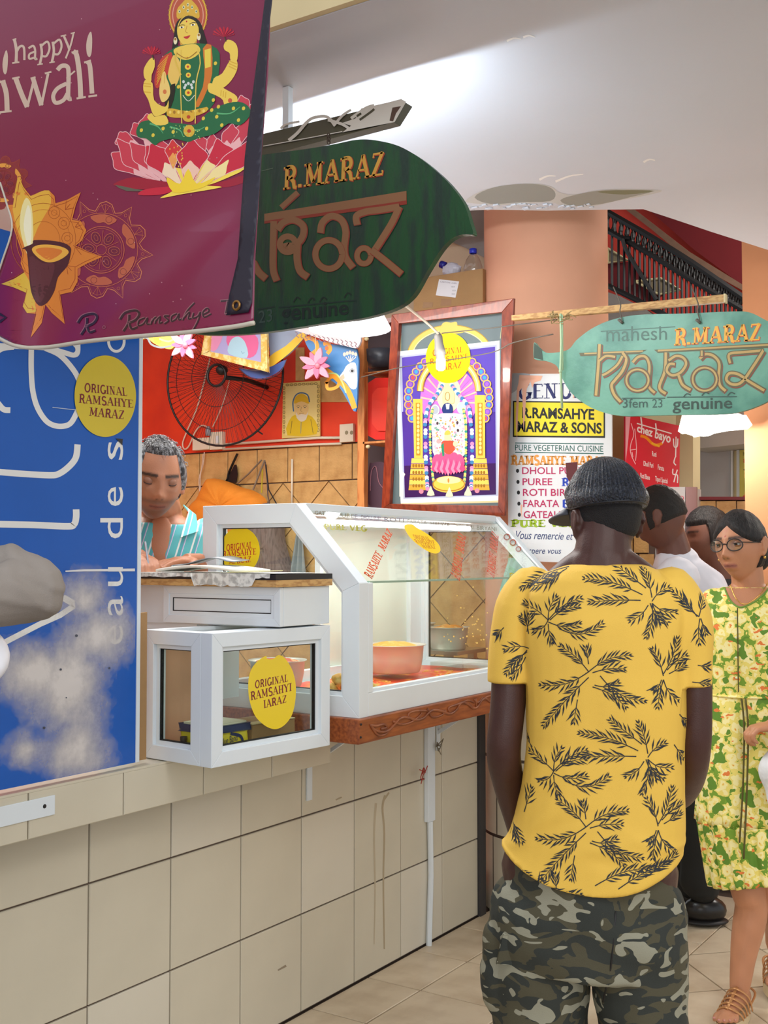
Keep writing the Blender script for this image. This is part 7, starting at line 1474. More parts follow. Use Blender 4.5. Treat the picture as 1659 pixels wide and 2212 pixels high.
def hairmesh(name, M, c, s, m, parent, mask, thick=.010, rough=.003, freq=60, voxel=None, extra=None):
    mb = MB()
    def f(p, u, v):
        k = max(-1.0, min(1.0, mask(p)/.012)); n_ = p.normalized(); q = p+n_*(thick*k if k > 0 else .012*k); q += n_*rough*noise.noise(Vector((p.x*freq*2, p.y*freq, p.z*freq*.6)))*max(0, k); return q
    headmesh(mb, M, c, s, 128, 96, f)
    if extra: extra(mb)
    return mb.build(name, m, parent, smooth=True)
def skincol(base, fr_list, lips=(150, 84, 74), brow=(40, 28, 24), stubble=0.0, tone=1.0, bindi=False):
    B_ = np.array(S(base)[:3]); LP = np.array(S(lips)[:3]); BW = np.array(S(brow)[:3]); M, c, s = fr_list; Mi = np.array(M)
    def f(co):
        q = (co-np.array(c)) @ Mi/s; X, Y, Z = q[:, 0], q[:, 1], q[:, 2]; out = np.tile(B_, (len(co), 1))
        face = (Y > .03) & (np.abs(Z) < .14)
        out *= (1+.05*np.sin(co[:, 0]*90)*np.sin(co[:, 2]*70))[:, None]
        def mixin(w, col):
            nonlocal out
            w = np.clip(w, 0, 1)[:, None]; out = out*(1-w)+col*w
        G = lambda a, c_, w: np.exp(-((a-c_)/w)**2)
        if stubble: mixin(face*stubble*np.clip(G(Z, -.085, .03)+G(Z, -.048, .009)*.8, 0, 1)*(np.abs(X) < .06), BW*1.2+.02)
        mixin(face*.35*G(Z, -.012, .009)*(G(X, .033, .018)+G(X, -.033, .018)), B_*.55)
        mixin(face*.5*np.clip(G(X, .031, .019)+G(X, -.031, .019), 0, 1)*G(Z, .012, .011), B_*.55)
        mixin(face*.9*G(Z, -.0635, .0095)**2*(np.abs(X) < .025)*np.clip((.026-np.abs(X))/.006, 0, 1), LP)
        mixin(face*.8*G(Z, -.0635, .0018)*(np.abs(X) < .023), LP*.3)
        bz = .0285-.10*(np.abs(np.abs(X)-.032)-.0)*.5
        mixin(face*.92*np.clip(G(Z, bz, .0045)*1.6, 0, 1)*(np.abs(X) > .011)*(np.abs(X) < .053), BW)
        mixin(face*.8*(G(X, .0075, .0035)+G(X, -.0075, .0035))*G(Z, -.0385, .003), B_*.15)
        if bindi: mixin(face*1.0*((X**2+(Z-.036)**2) < .0026**2), np.array([.35, .02, .02])); mixin(face*.35*((X**2+(Z-.052)**2) < .006**2), np.array([.5, .15, .1]))
        return out
    return f
def eyes(M, c, s, parent, look=(0, 0), closed=False, lidcol=(120, 80, 62), iris=(50, 30, 22)):
    for sd in (-1, 1):
        e = Vector((sd*.0315, .0735, .0085)); cen = M @ (e*s)+c
        if not closed:
            mb = MB(); r = .0125*s; d = (M @ Vector((look[0], 1, look[1]))).normalized(); vs = []; U, V = 20, 14; ax = d.to_track_quat('Z', 'Y').to_matrix(); fs = []; cols = []
            for i in range(V+1):
                a_ = math.pi*i/V
                for k in range(U): t = 2*math.pi*k/U; vs.append(cen+ax @ Vector((r*math.sin(a_)*math.cos(t), r*math.sin(a_)*math.sin(t), r*math.cos(a_))))
            for i in range(V):
                mb.cur = S((12, 8, 8)) if i < 1 else (S(iris) if i < 3 else S((222, 214, 206))); q = [(i*U+k, (i+1)*U+k, (i+1)*U+(k+1) % U, i*U+(k+1) % U) for k in range(U)]
                mb.f += q; mb.c += [mb.cur]*len(q)
            mb.v = vs; mb.build('eye', attr_mat('eye_surface', .12), parent, smooth=True)
        # lids and lash line
        lid = MB(); r = .0139*s; 
        for (a0, a1) in ((math.radians(8 if not closed else -28), math.radians(110)), (math.radians(-110), math.radians(-22 if not closed else -28))):
            vs = []; fs = []; n1, n2 = 8, 14
            for i in range(n1+1):
                el = a0+(a1-a0)*i/n1
                for k in range(n2+1):
                    az = math.radians(-80+160*k/n2); vs.append(cen+M @ Vector((r*math.sin(az)*math.cos(el)*1.12 if False else r*math.sin(az)*1.1, r*math.cos(az)*math.cos(el), r*math.sin(el)*math.cos(az*.92))))
            for i in range(n1):
                for k in range(n2): fs.append((i*(n2+1)+k, i*(n2+1)+k+1, (i+1)*(n2+1)+k+1, (i+1)*(n2+1)+k))
            lid.add(vs, fs)
        ey_ = lid.build('eyelid', mat('eyelid%d' % lidcol[0], lidcol, .5), parent, smooth=True)
        el = math.radians(8 if not closed else -28); pts = [cen+M @ Vector((r*1.04*math.sin(az)*1.1, r*1.04*math.cos(az)*math.cos(el), r*1.04*math.sin(el)*math.cos(az*.92))) for az in [math.radians(-70+140*k/12) for k in range(13)]]
        MB().tube(pts, .0009*s, 6).build('lash_line', M_BLACK, ey_)
def rotm(yaw, pitch=0, roll=0): return Matrix.Rotation(math.radians(yaw), 3, 'Z') @ Matrix.Rotation(math.radians(pitch), 3, 'X') @ Matrix.Rotation(math.radians(roll), 3, 'Y')
SKIN = attr_mat('human_skin', .48, bump=.08, bscale=350, sss=.08, spec=.45)
M_HAIR = mat('black_hair', (16, 13, 13), .62, c2=(34, 28, 27), vscale=160, bump=.5, bscale=260, stretch=(1, 1, .2)); M_HAIRG = mat('greying_hair', (54, 50, 50), .45, c2=(158, 156, 158), vscale=150, lo=.46, hi=.62, bump=.5, bscale=260, stretch=(1, 1, .3))
def wr(fr, amp, comps):
    def f(co):
        q = fr.inv(co); out = np.zeros(len(co))
        for (kx, ky, kz, ph, a_) in comps: out += a_*np.sin(q[:, 0]*kx+q[:, 1]*ky+q[:, 2]*kz+ph+1.7*np.sin(q[:, 2]*9+q[:, 0]*5+ph))
        return out*amp
    return f
# ------------------------------------------------------------ 1. man in the yellow shirt, seen from behind
g0 = P(1295, 1207, t=2.6); F1 = Frame(g0, 22); sc1_ = 2.6/F
lx = lambda px: (px-1295)*sc1_
lz = lambda py: 1.42-(py-1207)*sc1_
man = thing('person', (g0.x, g0.y, 0), 'person in a yellow palm-print shirt, camouflage shorts and dark woven cap seen from behind', 'person')
Mh = rotm(22+27, -4); hc = F1(lx(1308), .030, lz(1104)); hs = 1.0
DKS = (70, 42, 36)
b = MB(); headmesh(b, Mh, hc, hs); ears(b, Mh, hc, hs, -.024)
limb(b, [F1(lx(1300), 0.0, lz(1240)), F1(lx(1303), .0, lz(1190)), F1(lx(1306), .015, lz(1130))], [.085, .074, .068, .066], flat=.9)
limb(b, [F1(lx(1205), -.0, lz(1252)), F1(lx(1300), -.012, lz(1212)), F1(lx(1400), 0, lz(1252))], [.03, .05, .03], flat=1)
TOR = [(1220, 1222, 1392, .072), (1232, 1192, 1418, .090), (1252, 1150, 1450, .100), (1285, 1122, 1476, .108), (1340, 1124, 1482, .118), (1420, 1130, 1482, .122), (1500, 1134, 1480, .120), (1600, 1134, 1474, .114), (1700, 1126, 1470, .118), (1790, 1102, 1470, .126), (1850, 1088, 1466, .130)]
rings(b, F1, [(lx((a_+c_)/2), 0, lz(y_)-.012, (c_-a_)/2*sc1_-.018, d_-.014) for y_, a_, c_, d_ in TOR])
ARM_L = [F1(lx(1128), 0, lz(1285)), F1(lx(1104), -.01, lz(1400)), F1(lx(1098), -.02, lz(1520)), F1(lx(1088), -.02, lz(1625)), F1(lx(1095), .03, lz(1700)), F1(lx(1112), .075, lz(1790)), F1(lx(1120), .085, lz(1840))]
ARM_R = [F1(lx(1466), 0, lz(1285)), F1(lx(1490), -.01, lz(1400)), F1(lx(1494), -.015, lz(1520)), F1(lx(1490), .0, lz(1620)), F1(lx(1480), .08, lz(1690)), F1(lx(1466), .17, lz(1740)), F1(lx(1440), .22, lz(1760))]
limb(b, ARM_L, [.040, .040, .041, .040, .038, .033, .027]); limb(b, ARM_R, [.038, .036, .034, .034, .036, .032, .026])
hand(b, ARM_L[-1], F1.d(.05, .25, -1), F1.d(1, 0, 0), -1, .35); hand(b, ARM_R[-1], F1.d(-1, .2, -.1), F1.d(0, -.3, -1), 1, .6)
for sd, px in ((-1, 1160), (1, 1375)):
    limb(b, [F1(lx(px), 0, .72), F1(lx(px), .02, .45), F1(lx(px), -.02, .25), F1(lx(px)+.005*sd, -.02, .09)], [.085, .070, .055, .052, .036])
    limb(b, [F1(lx(px), -.04, .045), F1(lx(px)+.01*sd, .03, .045), F1(lx(px)+.02*sd, .15, .035)], [.036, .038, .030], flat=.8)
fuse(b, 'body', SKIN, man, .0055, 3, skincol(DKS, (Mh, hc, hs), (110, 60, 56), (16, 12, 12)))
hairmesh('hair', Mh, hc, hs, mat('cropped_black_hair', (24, 22, 24), .75, bump=.6, bscale=500), man, lambda p: (p.z+.062+max(0, (p.y+.02))*1.3) if p.y < .05 else -.01, .0035, .001, 200)
# woven cap with a visor
cm = MB(); capM = Mh @ Matrix.Rotation(math.radians(-4), 3, 'X'); cc_ = hc+capM @ Vector((0, -.004, .020))
def capf(p, u, v):
    q = Vector((p.x*1.15, p.y*1.10-.004, p.z*1.0))
    zl = -.020 if p.y < .02 else .006
    if q.z < zl: q = Vector((q.x*.86, q.y*.86, zl+(q.z-zl)*.05))
    else:
        k = min(1, (q.z-zl)/.05); q.x *= 1+.07*math.sin(k*math.pi); q.y *= 1+.05*math.sin(k*math.pi); q.z = q.z*.93+.05*q.y
        q += Vector((q.x, q.y, 0)).normalized()*.0016*math.sin(u*60)*min(1, k)
    return q
headmesh(cm, capM, cc_, 1.0, 256, 90, capf)
cp = cm.build('cap_crown', mat('dark_woven_straw', (18, 22, 32), .26, c2=(40, 46, 60), vscale=220, bump=.9, bscale=330, stretch=(1, 1, .5), spec=.6), man, smooth=True)
vz = MB(); vs = []; fs = []; n = 20
for i in range(n+1):
    a_ = math.radians(25+130*i/n)
    for j in range(6):
        r_ = 1+.95*j/5*math.sin(math.radians(180*i/n))**.7; vs.append(cc_+capM @ Vector((.082*r_*math.cos(a_), .102*r_*math.sin(a_), -.004-.018*(j/5)**1.5)))
for i in range(n):
    for j in range(5): k = i*6+j; fs.append((k, k+6, k+7, k+1))
vo = vz.add(vs, fs).build('visor', mat('grey_visor', (62, 64, 74), .5), cp, smooth=True); vo.modifiers.new('s', 'SOLIDIFY').thickness = .004
MB().tube([cc_+capM @ Vector((.0845*math.cos(t), .105*math.sin(t)-.003, -.016+.022*max(0, math.sin(t)))) for t in [2*math.pi*k/40 for k in range(41)]], .004, 6, cap=False, flat=.6).build('cap_band', mat('black_cap_band', (20, 20, 26), .5), cp, smooth=True)
# shirt
sh_ = MB(); rings(sh_, F1, [(lx((a_+c_)/2), -.004, lz(y_), (c_-a_)/2*sc1_, d_) for y_, a_, c_, d_ in TOR+[(1862, 1082, 1466, .131)]])
limb(sh_, [F1(lx(1150), 0, lz(1275)), F1(lx(1122), -.004, lz(1320)), F1(lx(1106), -.012, lz(1400)), F1(lx(1100), -.02, lz(1476))], [.056, .058, .052, .0485]); limb(sh_, [F1(lx(1446), 0, lz(1275)), F1(lx(1474), -.0, lz(1325)), F1(lx(1482), -.01, lz(1400)), F1(lx(1484), -.016, lz(1472))], [.056, .056, .050, .0455])
def hem(co):
    q = F1.inv(co); x = (q[:, 0]-lx(1277))/(.195); z = q[:, 2]; w = np.clip((lz(1760)-z)/(.10), 0, 1); back = np.where(q[:, 1] < .03, 1, .55)
    drop = .035*(1-x*x)-.035*np.abs(x)**2.2*1.0; z2 = z+(-drop)*w*back
    # sleeve ends: flatten the rounded cap into a straight cut
    for sx in (lx(1100), lx(1490)):
        m_ = (np.abs(q[:, 0]-sx) < .075) & (z2 < lz(1472)) & (z2 > lz(1545)) & (np.abs(q[:, 0]-sx) < .06)
        inside = m_ & (np.abs(q[:, 0]-lx(1300)) > .168); z2 = np.where(inside, lz(1472)+(z2-lz(1472))*.12, z2)
    q2 = q.copy(); q2[:, 2] = z2; return q2 @ np.array(F1.R).T+np.array(F1.g)
fold = wr(F1, 1.0, [(14, 6, 9, 0, .0014), (-9, 4, 26, 1, .0012), (30, 0, 4, 2.2, .0010)])
def shfold(co):
    q = F1.inv(co); d = fold(co); x, z = q[:, 0], q[:, 2]
    for (px, py, ang, w_, amp) in ((1136, 1300, 86, 9, -.006), (1152, 1330, 84, 8, .004), (1462, 1400, 88, 8, -.005), (1120, 1640, 80, 14, -.005), (1150, 1700, 70, 14, .004), (1290, 1790, 8, 12, .003), (1330, 1815, -12, 11, -.003), (1200, 1760, 25, 12, -.003), (1420, 1800, -25, 11, .004), (1140, 1790, 50, 12, .004)):
        a_ = math.radians(ang); u = ((x-lx(px))*math.cos(a_)+(z-lz(py))*math.sin(a_)); v = (-(x-lx(px))*math.sin(a_)+(z-lz(py))*math.cos(a_)); d = d+amp*np.exp(-(v/(w_*sc1_))**2-(u/(75*sc1_))**2)
    return d
YS_ = mat('yellow_shirt_cotton', (234, 190, 78), .75, var=.03, vscale=5, bump=.15, bscale=700)
so = fuse(sh_, 'shirt', YS_, man, .0055, 4, None, shfold, None, hem)
dg = bpy.context.evaluated_depsgraph_get(); bvh = BVHTree.FromPolygons([v.co+ORIG[man] for v in so.data.vertices], [tuple(p.vertices) for p in so.data.polygons])
fd = F1.d(0, 1, 0)
def smap(px, py):
    h = bvh.ray_cast(F1(lx(px), -1.0, lz(py)), fd); return (h[0] if h[0] is not None else None)
a = Art(smap, lambda p: -fd, maxlen=9, base=.0009); a.flat = True
INK = (38, 42, 48); c6 = lambda x, y: (1020+x*.38517, 1200+y*.38517)
def frond(A, B, C=None, sag=0.0, dens=1.0, seed=0):
    A, B = c6(*A), c6(*B); rr = random.Random(seed+int(B[0])); dx, dy = B[0]-A[0], B[1]-A[1]; L_ = math.hypot(dx, dy); nx, ny = -dy/L_, dx/L_
    pts = [(A[0]+dx*t+nx*sag*L_*math.sin(math.pi*t), A[1]+dy*t+ny*sag*L_*math.sin(math.pi*t)) for t in [i/10 for i in range(11)]]; a.line(pts, (2.2, .9), INK)
    n_ = max(4, int(L_/10.5*dens))
    for i in range(1, n_+1):
        t = .12+.88*i/n_; f = t*10; k = min(int(f), 9); x, y = lerp(pts[k][0], pts[k+1][0], f-k), lerp(pts[k][1], pts[k+1][1], f-k); ux_, uy_ = pts[k+1][0]-pts[k][0], pts[k+1][1]-pts[k][1]; l_ = math.hypot(ux_, uy_); ux_, uy_ = ux_/l_, uy_/l_
        for sd in (-1, 1):
            an = sd*(.38+.35*rr.random()); ll = (9+15*math.sin(math.pi*min(1, t*.85+.1)))*(.8+.4*rr.random())*(1 if t < .95 else .7); vx, vy = ux_*math.cos(an)-uy_*math.sin(an), ux_*math.sin(an)+uy_*math.cos(an)
            mx_, my_ = x+vx*ll*.5, y+vy*ll*.5; px_, py_ = -vy, vx; a.fill([(x, y), (mx_+px_*1.8, my_+py_*1.8), (x+vx*ll+ux_*2, y+vy*ll+uy_*2), (mx_-px_*1.8, my_-py_*1.8)], INK)
def motif(kind, ox, oy, s_=1.0):
    T_ = {1: ((0, 0), [((-50, -45), (-350, -130), .06), ((-30, -80), (-190, -205), .0), ((0, -30), (-45, -190), .04), ((0, -10), (85, -80), -.1), ((0, 0), (120, 50), .12), ((0, 0), (75, 100), .1), ((0, 0), (-30, 175), -.08), ((-20, 10), (-110, 90), -.1), ((-60, -15), (-320, -5), .02), ((-10, 0), (40, 100), .05)]),
          2: ((0, 0), [((0, 0), (-130, -85), .05), ((0, 0), (40, -120), -.1), ((0, 0), (170, -120), -.08), ((10, 0), (160, -75), -.1), ((0, 10), (165, 15), .12), ((60, 45), (285, 15), .18), ((0, 0), (-75, 60), -.15), ((0, 20), (20, 115), .05)]),
          3: ((0, 0), [((0, 0), (-145, -130), .06), ((0, -40), (-15, -125), .02), ((0, 0), (210, -90), -.1), ((20, 5), (180, -20), -.06), ((0, 0), (-255, 85), -.1), ((60, 20), (285, 150), .12), ((0, 30), (-240, 300), .02), ((-60, 150), (-80, 270), .0), ((30, 70), (150, 55), .12), ((20, 80), (190, 180), -.08)]),
          4: ((0, 0), [((0, 0), (-55, -140), .05), ((0, -10), (75, -190), .06), ((20, -30), (120, -100), -.06), ((0, 20), (-30, 160), .03), ((0, 20), (75, 130), .1), ((30, -10), (115, -50), .0), ((-10, 20), (-45, 70), -.1)])}[kind]
    for i, (A, B, sg) in enumerate(T_[1]): frond((ox+A[0]*s_, oy+A[1]*s_), (ox+B[0]*s_, oy+B[1]*s_), None, sg, 1, i+int(ox))
for kind, x, y in ((1, 990, 255), (2, 440, 350), (3, 655, 620), (4, 1045, 640), (1, 960, 1080), (2, 465, 1160), (3, 635, 1440), (4, 1010, 1430)): motif(kind, x, y)
for A, B, sg in (((330, 510), (200, 520), .1), ((320, 520), (240, 590), -.05), ((320, 530), (205, 650), .05), ((310, 560), (235, 670), -.05), ((330, 430), (290, 340), .1), ((320, 420), (335, 330), 0), ((550, 60), (290, 180), .06), ((520, 80), (340, 170), -.1), ((540, 70), (430, 140), 0), ((190, 400), (150, 440), 0), ((1230, 330), (1110, 200), .05), ((1240, 330), (1160, 250), -.05), ((1240, 330), (1270, 230), 0), ((1245, 340), (1240, 470), .05), ((1250, 340), (1275, 420), 0), ((1230, 590), (1280, 600), 0), ((1200, 680), (1300, 690), 0), ((1130, 850), (1170, 900), 0), ((1100, 1010), (1150, 1090), 0), ((300, 1400), (340, 1270), 0), ((215, 1450), (290, 1550), .05), ((215, 1440), (250, 1550), -.05), ((345, 1050), (300, 1000), 0), ((230, 1700), (330, 1720), 0), ((360, 1790), (400, 1740), 0), ((680, 1740), (980, 1640), -.08), ((800, 1750), (1060, 1620), -.05), ((940, 1690), (1100, 1590), 0), ((400, 1750), (600, 1790), .1), ((480, 1790), (470, 1700), 0)): frond(A, B, None, sg, 1, 3)
a.build('palm_print', mat('ink', INK, .75) if False else PRINT_MATT, man)
# hem and neckline stitching
def surf(px, py): h = smap(px, py); return h+fd*-.0008 if h is not None else None
# shorts
pn = MB(); rings(pn, F1, [(lx(1270), 0, .80, .150, .105), (lx(1268), 0, .70, .190, .120), (lx(1264), 0, .62, .208, .128), (lx(1262), 0, .56, .212, .128), (lx(1262), 0, .50, .214, .12)])
limb(pn, [F1(lx(1160), 0, .62), F1(lx(1160), .005, .48), F1(lx(1164), .005, .36), F1(lx(1166), .0, .30)], [.112, .112, .106, .105], 24); limb(pn, [F1(lx(1368), 0, .62), F1(lx(1374), .005, .48), F1(lx(1376), .005, .36), F1(lx(1378), .0, .30)], [.110, .106, .098, .100], 24)
pn.ball(F1(lx(1078), -.01, .535), (.045, .06, .07), 14); pn.ball(F1(lx(1078), -.01, .47), (.05, .06, .09), 14)
pf = wr(F1, 1.0, [(22, 5, 34, 0, .0028), (-31, 9, 18, 1, .0022), (12, 0, 60, 2, .0014)])
cmat = mat('camouflage_cotton', (50, 54, 50), .85, bump=.15, bscale=500); nt = cmat.node_tree; b_ = nt.nodes['Principled BSDF']
tc = nt.nodes.new('ShaderNodeTexCoord'); mp = nt.nodes.new('ShaderNodeMapping'); mp.inputs['Scale'].default_value = (1, 1, 1.8); nt.links.new(tc.outputs['Object'], mp.inputs[0])
prev = None; cols = [S((46, 50, 46)), S((76, 72, 54)), S((146, 144, 126))]
n1 = nt.nodes.new('ShaderNodeTexNoise'); n1.inputs['Scale'].default_value = 13; n1.inputs['Detail'].default_value = 1.5; n1.inputs['Distortion'].default_value = 1.2; nt.links.new(mp.outputs[0], n1.inputs[0])
r1 = nt.nodes.new('ShaderNodeValToRGB'); r1.color_ramp.interpolation = 'CONSTANT'; r1.color_ramp.elements[0].color = cols[0]; r1.color_ramp.elements[1].color = cols[1]; r1.color_ramp.elements[1].position = .50; nt.links.new(n1.outputs[0], r1.inputs[0])
m2 = nt.nodes.new('ShaderNodeMapping'); m2.inputs['Location'].default_value = (5, 3, 1); m2.inputs['Scale'].default_value = (1, 1, 1.9); nt.links.new(tc.outputs['Object'], m2.inputs[0])
n2 = nt.nodes.new('ShaderNodeTexNoise'); n2.inputs['Scale'].default_value = 13; n2.inputs['Detail'].default_value = 1.2; n2.inputs['Distortion'].default_value = 1.0; nt.links.new(m2.outputs[0], n2.inputs[0])
r2 = nt.nodes.new('ShaderNodeValToRGB'); r2.color_ramp.interpolation = 'CONSTANT'; r2.color_ramp.elements[0].color = (0, 0, 0, 1); r2.color_ramp.elements[1].color = (1, 1, 1, 1); r2.color_ramp.elements[1].position = .585; nt.links.new(n2.outputs[0], r2.inputs[0])
mx = nt.nodes.new('ShaderNodeMixRGB'); nt.links.new(r2.outputs[0], mx.inputs[0]); nt.links.new(r1.outputs[0], mx.inputs[1]); mx.inputs[2].default_value = cols[2]; nt.links.new(mx.outputs[0], b_.inputs['Base Color'])
fuse(pn, 'camouflage_shorts', cmat, man, .007, 3, None, pf)
MB().tube([F1(lx(1323), -.119, .66), F1(lx(1318), -.124, .60), F1(lx(1312), -.122, .54), F1(lx(1296), -.105, .46)], .0022, 5).build('centre_seam', M_BLACK, man, smooth=True)
for q in ([(1092, 1992), (1130, 1992), (1132, 2030), (1108, 2052), (1078, 2052)],):
    MB().prism([F1(lx(x), -.088+.0*(x-1080), lz(y)) for x, y in q], F1.d(0, -.006, 0)).build('pocket_flap', cmat, man, bevel=.002)
for px in (1160, 1375): MB().ball(F1(lx(px), .06, .032), (.045, .13, .032), 16, F1.R).build('shoe', M_BLACK, man, smooth=True)
# ------------------------------------------------------------ 2. woman in the floral dress
t2_ = 3.6; g2 = P(1600, 1207, t=t2_); F2 = Frame(g2, 196); s2c = t2_/F
wx = lambda px: -(px-1600)*s2c
wz = lambda py: 1.42-(py-1207)*s2c
wom = thing('person', (g2.x, g2.y, 0), 'woman in a green and cream floral dress and glasses walking towards the camera at right', 'person')
Mw = rotm(196-30, -2, 3); hw = F2(wx(1600), .03, wz(1180)); hws = .94
SW = (190, 132, 98); b = MB(); headmesh(b, Mw, hw, hws); ears(b, Mw, hw, hws)
limb(b, [F2(wx(1612), -.01, wz(1300)), F2(wx(1614), -.0, wz(1255)), F2(wx(1608), .01, wz(1205))], [.062, .050, .050, .052])
WT_ = [(1262, 1575, 1655, .04), (1280, 1545, 1680, .06), (1310, 1522, 1706, .085), (1370, 1515, 1710, .105), (1440, 1520, 1702, .10), (1495, 1522, 1692, .095), (1560, 1512, 1704, .11), (1660, 1502, 1716, .125), (1764, 1506, 1712, .13)]
rings(b, F2, [(wx((a_+c_)/2), 0, wz(y_), (c_-a_)/2*s2c-.008, d_-.008) for y_, a_, c_, d_ in WT_])
limb(b, [F2(wx(1530), 0, wz(1320)), F2(wx(1512), -.01, wz(1420)), F2(wx(1518), -.05, wz(1520)), F2(wx(1545), -.12, wz(1590)), F2(wx(1570), -.16, wz(1640))], [.045, .040, .036, .030, .024])
limb(b, [F2(wx(1694), 0, wz(1320)), F2(wx(1712), -.01, wz(1420)), F2(wx(1712), -.0, wz(1500)), F2(wx(1690), .10, wz(1535)), F2(wx(1668), .17, wz(1545))], [.045, .040, .036, .030, .023])
hand(b, F2(wx(1570), -.16, wz(1640)), F2.d(0, .15, -1), F2.d(-1, 0, 0), 1, .3, .9); hand(b, F2(wx(1668), .17, wz(1545)), F2.d(.8, .3, -.1), F2.d(0, .0, -1), -1, .9, .9)
limb(b, [F2(wx(1590), .0, .55), F2(wx(1606), .03, .40), F2(wx(1612), .02, .33), F2(wx(1596), .03, .20), F2(wx(1586), .045, .085)], [.075, .058, .050, .050, .038, .029], 18)
limb(b, [F2(wx(1660), .0, .55), F2(wx(1668), -.02, .40), F2(wx(1676), -.12, .28), F2(wx(1668), -.22, .20), F2(wx(1664), -.26, .14)], [.075, .058, .048, .048, .036, .03], 18)
ft = F2.R @ Matrix.Rotation(math.radians(-18), 3, 'Z'); f0 = F2(wx(1588), .04, 0)
def fp_(x, y, z): return f0+ft @ Vector((x, y, z))
def foot(b, fpt_):
    limb(b, [fpt_(0, -.02, .062), fpt_(0, .03, .066), fpt_(.002, .09, .055), fpt_(.004, .13, .047)], [.028, .030, .027, .024, .018], 14, flat=.9)
    for i, (xo, yo) in enumerate(((.026, .158), (.010, .166), (-.004, .160), (-.017, .150), (-.029, .138))): b.tube([fpt_(xo*.8, .115, .048), fpt_(xo, yo-.012, .048), fpt_(xo*1.02, yo, .042)], [.011, .0105-.0012*i*.6, .008], 10); b.ball(fpt_(xo*1.02, yo, .043), .0088-.0009*i*.6, 8)
foot(b, fp_); f1 = F2(wx(1664), -.25, .0)
def fp2(x, y, z): return f1+F2.R @ Vector((x, y, z+.0))
foot(b, lambda x, y, z: fp2(x, y*.9, z+.02))
fuse(b, 'body', SKIN, wom, .0042, 2, skincol(SW, (Mw, hw, hws), (160, 92, 92), (60, 40, 34), 0, 1, True))
eyes(Mw, hw, hws, wom, (.10, -.02), False, (150, 100, 76))
hairmesh('hair', Mw, hw, hws, M_HAIR, wom, lambda p: (p.z-(.070-max(0, abs(p.x)-.0)*.85 if p.y > .0 else -.075)) if p.y > -.01 else (p.z+.075), .009, .003, 50, None,
  lambda mb: (mb.ball(Mw @ (Vector((-.0, -.105, -.045))*hws)+hw, (.040, .032, .042), 20), mb.ball(Mw @ (Vector((.0, -.10, -.005))*hws)+hw, (.045, .03, .04), 16)))
# glasses
gl = MB(); Me = lambda x, y, z: Mw @ (Vector((x, y, z))*hws)+hw
for sd in (-1, 1):
    pts = [Me(sd*.033+.0255*math.cos(t), .098-.010*abs(math.cos(t)) if math.cos(t)*sd > 0 else .099, .004+.0185*math.sin(t)*(1.12 if math.sin(t) > 0 else 1)) for t in [2*math.pi*k/28 for k in range(29)]]; rim_ = MB().tube(pts, .0019, 6, cap=False).build('glasses_rim', mat('dark_glasses_frame', (40, 36, 36), .3), wom, smooth=True)
    lens = MB(); lens.add([p for p in pts[:-1]]+[Me(sd*.033, .1005, .004)], [(k, (k+1) % 28, 28) for k in range(28)]); lens.build('lens', M_GLASSR, rim_, smooth=True)
    MB().tube([Me(sd*.058, .089, .012), Me(sd*.072, .05, .010), Me(sd*.080, -.005, .008)], .0016, 6).build('temple_arm', mat('dark_glasses_frame', (40, 36, 36), .3), wom)
MB().tube([Me(-.010, .100, .008), Me(0, .104, .010), Me(.010, .100, .008)], .0017, 6).build('glasses_bridge', mat('dark_glasses_frame', (40, 36, 36), .3), wom)
for sd in (-1, 1): MB().ball(Me(sd*.084, .0, -.042), .0045, 8).build('earring', mat('gold', (226, 180, 90), .25, metal=.9), wom, smooth=True)
# dress
fl_ = bpy.data.materials.new('floral_dress_cotton'); fl_.use_nodes = True; nt = fl_.node_tree; b_ = nt.nodes['Principled BSDF']; b_.inputs['Roughness'].default_value = .8
tc = nt.nodes.new('ShaderNodeTexCoord'); ns = nt.nodes.new('ShaderNodeTexNoise'); ns.inputs['Scale'].default_value = 45; nt.links.new(tc.outputs['Object'], ns.inputs[0])
va = nt.nodes.new('ShaderNodeVectorMath'); va.operation = 'MULTIPLY_ADD'; va.inputs[1].default_value = (.035, .035, .035); nt.links.new(ns.outputs['Color'], va.inputs[0]); nt.links.new(tc.outputs['Object'], va.inputs[2])
vo_ = nt.nodes.new('ShaderNodeTexVoronoi'); vo_.inputs['Scale'].default_value = 34; nt.links.new(va.outputs[0], vo_.inputs[0])
rp_ = nt.nodes.new('ShaderNodeValToRGB'); rp_.color_ramp.interpolation = 'CONSTANT'; e_ = rp_.color_ramp.elements; e_[0].position = 0; e_[0].color = S((226, 130, 50)); e_[1].position = .09; e_[1].color = S((244, 222, 120))
for p_, c_ in ((.18, (248, 236, 168)), (.46, (238, 220, 116)), (.66, (120, 158, 48))): n_ = e_.new(p_); n_.color = S(c_)
nt.links.new(vo_.outputs['Distance'], rp_.inputs[0])
n3 = nt.nodes.new('ShaderNodeTexNoise'); n3.inputs['Scale'].default_value = 22; nt.links.new(tc.outputs['Object'], n3.inputs[0])
r3 = nt.nodes.new('ShaderNodeValToRGB'); r3.color_ramp.interpolation = 'CONSTANT'; r3.color_ramp.elements[0].color = (0, 0, 0, 1); r3.color_ramp.elements[1].color = (1, 1, 1, 1); r3.color_ramp.elements[1].position = .59; nt.links.new(n3.outputs[0], r3.inputs[0])
mg = nt.nodes.new('ShaderNodeMixRGB'); nt.links.new(r3.outputs[0], mg.inputs[0]); nt.links.new(rp_.outputs[0], mg.inputs[1]); mg.inputs[2].default_value = S((98, 140, 44))
